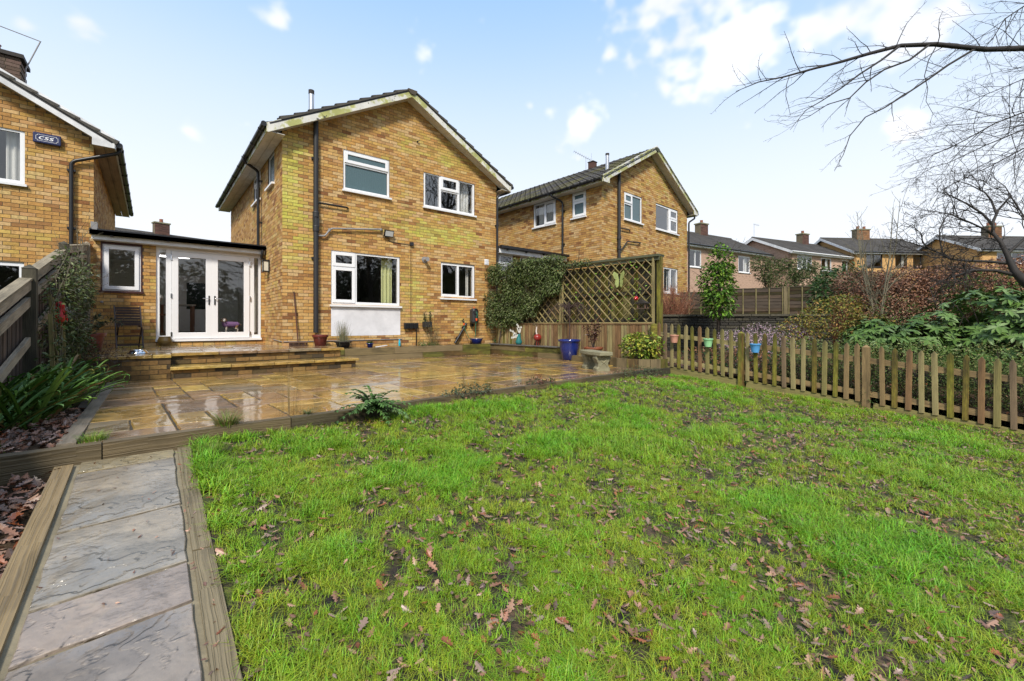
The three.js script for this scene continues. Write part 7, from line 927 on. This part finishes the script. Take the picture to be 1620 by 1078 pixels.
// ---------------------------------------------------------------- lawn grass
{
  const r = rng(500), blade = (mb, p, a, L, lean, w, c) => { const d = vec(Math.cos(a), 0, Math.sin(a)), sd = vec(-d.z, 0, d.x), P = s => p.clone().addScaledVector(d, L * lean * s * s).add(vec(0, L * (s - .4 * lean * s * s), 0)); mb.color(c); const n = 3; for (let k = 0; k < n; k++) { const A = P(k / n), B = P((k + 1) / n), wa = w * (1 - .25 * k), wb = k === n - 1 ? .0002 : w * (1 - .25 * (k + 1)); mb.quad(A.clone().addScaledVector(sd, -wa), A.clone().addScaledVector(sd, wa), B.clone().addScaledVector(sd, wb), B.clone().addScaledVector(sd, -wb)); } };
  const kinds = [0, 1, 2, 3].map(k => { const mb = new MB(); for (let i = 0; i < 11; i++) { const dry = r() < (k === 3 ? .5 : .12), c = dry ? [1.5, 1.15, 1.4] : [.8 + .5 * r(), .85 + .35 * r(), .7 + .5 * r()]; blade(mb, vec((r() - .5) * .05, 0, (r() - .5) * .05), r() * 6.28, .028 + .035 * r(), .3 + 1.0 * r(), .0013 + .0007 * r(), c); } return mb.geometry(); });
  const lists = kinds.map(() => []); let n = 0;
  const add = (u, v, sc) => { const thick = fbm(u * 1.7 + 5, v * 1.7, 2, 3), bald = .35 * fbm(u * 4.6, v * 4.6 + 7, 9, 3) + .65 * fbm(u * 13, v * 13 + 7, 5, 3); let keep = sstep(.38, .55, bald + .2 * (thick - .5)); if (r() > .16 + .84 * keep) return; const tall = sstep(.50, .66, thick); lists[r() < .25 * (1 - tall) ? 3 : Math.floor(r() * 3)].push([u, v, sc * (.6 + .5 * r() + .55 * tall), tall]); };
  const inView = (u, v) => { const d = .6382 * u + .7699 * v, q = .7699 * u - .6382 * v; return d > .1 && Math.abs(q) < d * 1.22 + .7; };
  for (let u = .27; u < 9.1; u += .5) for (let v = -3.5; v < 5.4; v += .5) { const d = Math.hypot(u + .25, v + .25), den = d < 2.4 ? 3000 : d < 4 ? 1900 : d < 6 ? 1050 : 620, k = Math.round(den * .25); for (let i = 0; i < k; i++) { const a = u + r() * .5, b = v + r() * .5, fl = 8.36 + .067 * (5.25 - b); if (!inView(a, b) || a > fl - .02 || a < .262 || b > edgeV(a) - .01 && !(a > 7 && b < 4.75)) continue; add(a, b, (d < 4 ? 1 : 1.15) * (a < .40 ? 1.35 : 1)); } }
  const m4 = new THREE.Matrix4(), q4 = new THREE.Quaternion(), e = new THREE.Euler(), c = new THREE.Color(); const gm = std([1, 1, 1], { vertexColors: true, roughness: .55, side: THREE.DoubleSide });
  const g = new THREE.Group(); g.name = 'grass'; stuff(g); g.userData.label = 'bright green lawn grass with thin and mossy patches'; g.userData.category = 'grass'; scene.add(g);
  lists.forEach((L, k) => { const im = new THREE.InstancedMesh(kinds[k], gm, L.length); im.name = 'grass_tufts'; stuff(im); L.forEach(([u, v, s, tall], i) => { e.set((r() - .5) * .4, r() * 6.28, (r() - .5) * .4); q4.setFromEuler(e); m4.compose(W(u, lawnH(u, v) - .004, v), q4, vec(s, s * (.8 + .4 * r()), s)); im.setMatrixAt(i, m4); const y = noise3(u * 2.3, v * 2.3, 40), br = .65 + .7 * r(); const z = noise3(u * 9, v * 9, 44), gy = clamp(.5 * y + .35 * z + .3 * r() - .25 * tall); c.setRGB(lerp(.105, .25, gy) * br, lerp(.305, .32, gy) * br, lerp(.006, .016, gy) * br); im.setColorAt(i, c); n++; }); g.add(im); });
  console.log('tufts', n);
}
// ---------------------------------------------------------------- fallen oak leaves
{
  const r = rng(700), oak = k => { const mb = new MB().color([1, 1, 1]), N = 15, half = [[0, .012], [.12, .02], [.18, .09], [.25, .10], [.30, .055], [.36, .09], [.42, .19], [.49, .185], [.53, .10], [.60, .13], [.66, .21], [.73, .19], [.77, .10], [.86, .12], [.94, .10], [1, .0]], curl = [.25, -.18, .4, .1][k], tw = [.2, -.3, .1, .4][k]; const pt = (s, w) => vec(s - .5, curl * ((s - .5) ** 2) * .8 + Math.abs(w) * (.5 + k * .15) * (k % 2 ? -1 : 1) * .6 + w * tw * .4, w * (1 + .12 * Math.sin(s * 9 + k))); for (let i = 0; i < N; i++) for (const sg of [1, -1]) { const a = pt(half[i][0], 0), b = pt(half[i + 1][0], 0), c = pt(half[i + 1][0], sg * half[i + 1][1] * 1.25), d = pt(half[i][0], sg * half[i][1] * 1.25); sg > 0 ? mb.quad(a, d, c, b) : mb.quad(a, b, c, d); } return mb; };
  const kinds = [0, 1, 2, 3].map(k => oak(k).geometry()); const tones = [[.25, .125, .08], [.17, .09, .065], [.31, .15, .095], [.12, .078, .062], [.36, .21, .14], [.24, .075, .03], [.29, .195, .155]];
  const inView = (u, v) => { const d = .6382 * u + .7699 * v, q = .7699 * u - .6382 * v; return d > .3 && Math.abs(q) < d * 1.2; };
  const all = []; // lawn
  for (let i = 0; i < 50000 && all.length < 10000; i++) { const u = .28 + 8.2 * r(), v = -2.5 + 7.3 * r(); if (!inView(u, v) || v > edgeV(u) - .02 || u > 8.3 + .067 * (5.25 - v)) continue; const bald = .35 * fbm(u * 4.6, v * 4.6 + 7, 9, 3) + .65 * fbm(u * 13, v * 13 + 7, 5, 3), dn = sstep(.56, .40, bald) * .6 + .20 + .40 * sstep(3.0, .6, v) ; if (r() > dn) continue; all.push([u, lawnH(u, v) + .008 + .022 * r(), v, .026 + .045 * r() * r() + .014 * r()]); }
  all.sort((a, b) => Math.hypot(a[0], a[2]) - Math.hypot(b[0], b[2]));
  const mats = tones.map(c => std(c, { roughness: .38, side: THREE.DoubleSide, map: retile(T.stain, .8, .8) }));
  all.slice(0, 220).forEach(([u, h, v, s]) => { const m = new THREE.Mesh(kinds[Math.floor(r() * 4)], mats[Math.floor(r() * 7)]); m.name = numbered('fallen_leaf'); m.position.copy(W(u, h + .004, v)); m.rotation.set((r() - .5) * .7, r() * 6.28, (r() - .5) * .7); m.scale.set(s * 1.15, s, s * 1.15); scene.add(m); tag(m, 'wet brown oak leaf lying in the lawn grass', 'leaf', 'fallen oak leaves on the lawn'); });
  const litter = [...all.slice(220)]; const far = litter.length;
  // beds on the left: thick litter; scattered bits on the patio edge and the path
  for (let i = 0; i < 2600; i++) { const u = -2.0 + 1.48 * r(), v = .6 + 3.75 * r(); litter.push([u, lawnH(0, v) - .045 + .05 * r(), v, .06 + .05 * r()]); }
  for (let i = 0; i < 1300; i++) { const u = -1.9 + 1.38 * r(), v = 4.55 + 1.9 * r(); litter.push([u, -.915 + .05 * r(), v, .05 + .045 * r()]); }
  for (let i = 0; i < 260; i++) { const u = 6.9 + 1.3 * r(), v = 4.55 + .35 * r(); litter.push([u, lawnH(u, v) + .02 * r() + .01, v, .05 + .04 * r()]); }
  for (let i = 0; i < 420; i++) { const u = 1 + 6.5 * r(), v = edgeV(u) + .12 + .28 * r() * r(); if (r() < .5 + .5 * sstep(3, 5.5, u)) litter.push([u, -.884, v, .02 + .025 * r()]); }
  for (let i = 0; i < 420; i++) { const u = 3.4 + 4.5 * r(), v = 10.26 - .12 * r() * r(); litter.push([u, -.884, v, .015 + .02 * r()]); } for (let i = 0; i < 240; i++) { const v = 7.5 + 2.8 * r(); litter.push([7.84 - .1 * r() * r(), -.884, v, .015 + .02 * r()]); }
  for (let i = 0; i < 60; i++) { const v = 1.3 + 3 * r(); litter.push([.15 + .09 * r(), pathH(v) + .012, v, .012 + .02 * r()]); } for (let i = 0; i < 26; i++) { const v = 2.4 + 2 * r(); litter.push([-.38 + .5 * r(), pathH(v) + .012, v, .01 + .02 * r()]); }
  for (let i = 0; i < 1500; i++) { const u = 8.75 + 2 * r(), v = -1.5 + 7.5 * r(); litter.push([u, -1.12 + .02 * (u - 8.4) + .05 * (v - 2) + .05 * r(), v, .05 + .05 * r()]); }
  const lm = std([1, 1, 1], { vertexColors: true, roughness: .4, side: THREE.DoubleSide, map: retile(T.stain, .8, .8) }), m4 = new THREE.Matrix4(), q4 = new THREE.Quaternion(), e = new THREE.Euler(), c = new THREE.Color();
  const g = new THREE.Group(); g.name = 'leaf_litter'; stuff(g); g.userData.label = 'brown leaf litter over the beds and lawn'; g.userData.category = 'leaves'; scene.add(g);
  kinds.forEach((geo, k) => { const L = litter.filter((_, i) => i % 4 === k), im = new THREE.InstancedMesh(geo, lm, L.length); im.name = 'litter_leaves'; stuff(im); L.forEach(([u, h, v, s], i) => { e.set((r() - .5) * 1.0, r() * 6.28, (r() - .5) * 1.0); q4.setFromEuler(e); m4.compose(W(u, h, v), q4, vec(s, s, s)); im.setMatrixAt(i, m4); const t = tones[Math.floor(r() * 7)], b = .75 + .6 * r(); c.setRGB(t[0] * b, t[1] * b, t[2] * b); im.setColorAt(i, c); }); g.add(im); });
}
// small weeds and stems in the left beds
[[-.72, 3.9], [-.66, 3.2], [-.85, 4.75], [-1.0, 5.0], [-.62, 2.7]].forEach(([u, v], i) => tuft('thin green shoots growing through the brown leaf litter beside the path', u, v > 4.4 ? -.92 : lawnH(0, v) - .05, v, 26, .13, [[.10, .17, .02], [.14, .2, .03]], 800 + i, .06, .7).userData.group = 'shoots in the left bed');

scene.traverse(o => { if (o.isMesh) { o.castShadow = o.receiveShadow = true; } });
renderer.render(scene, camera);
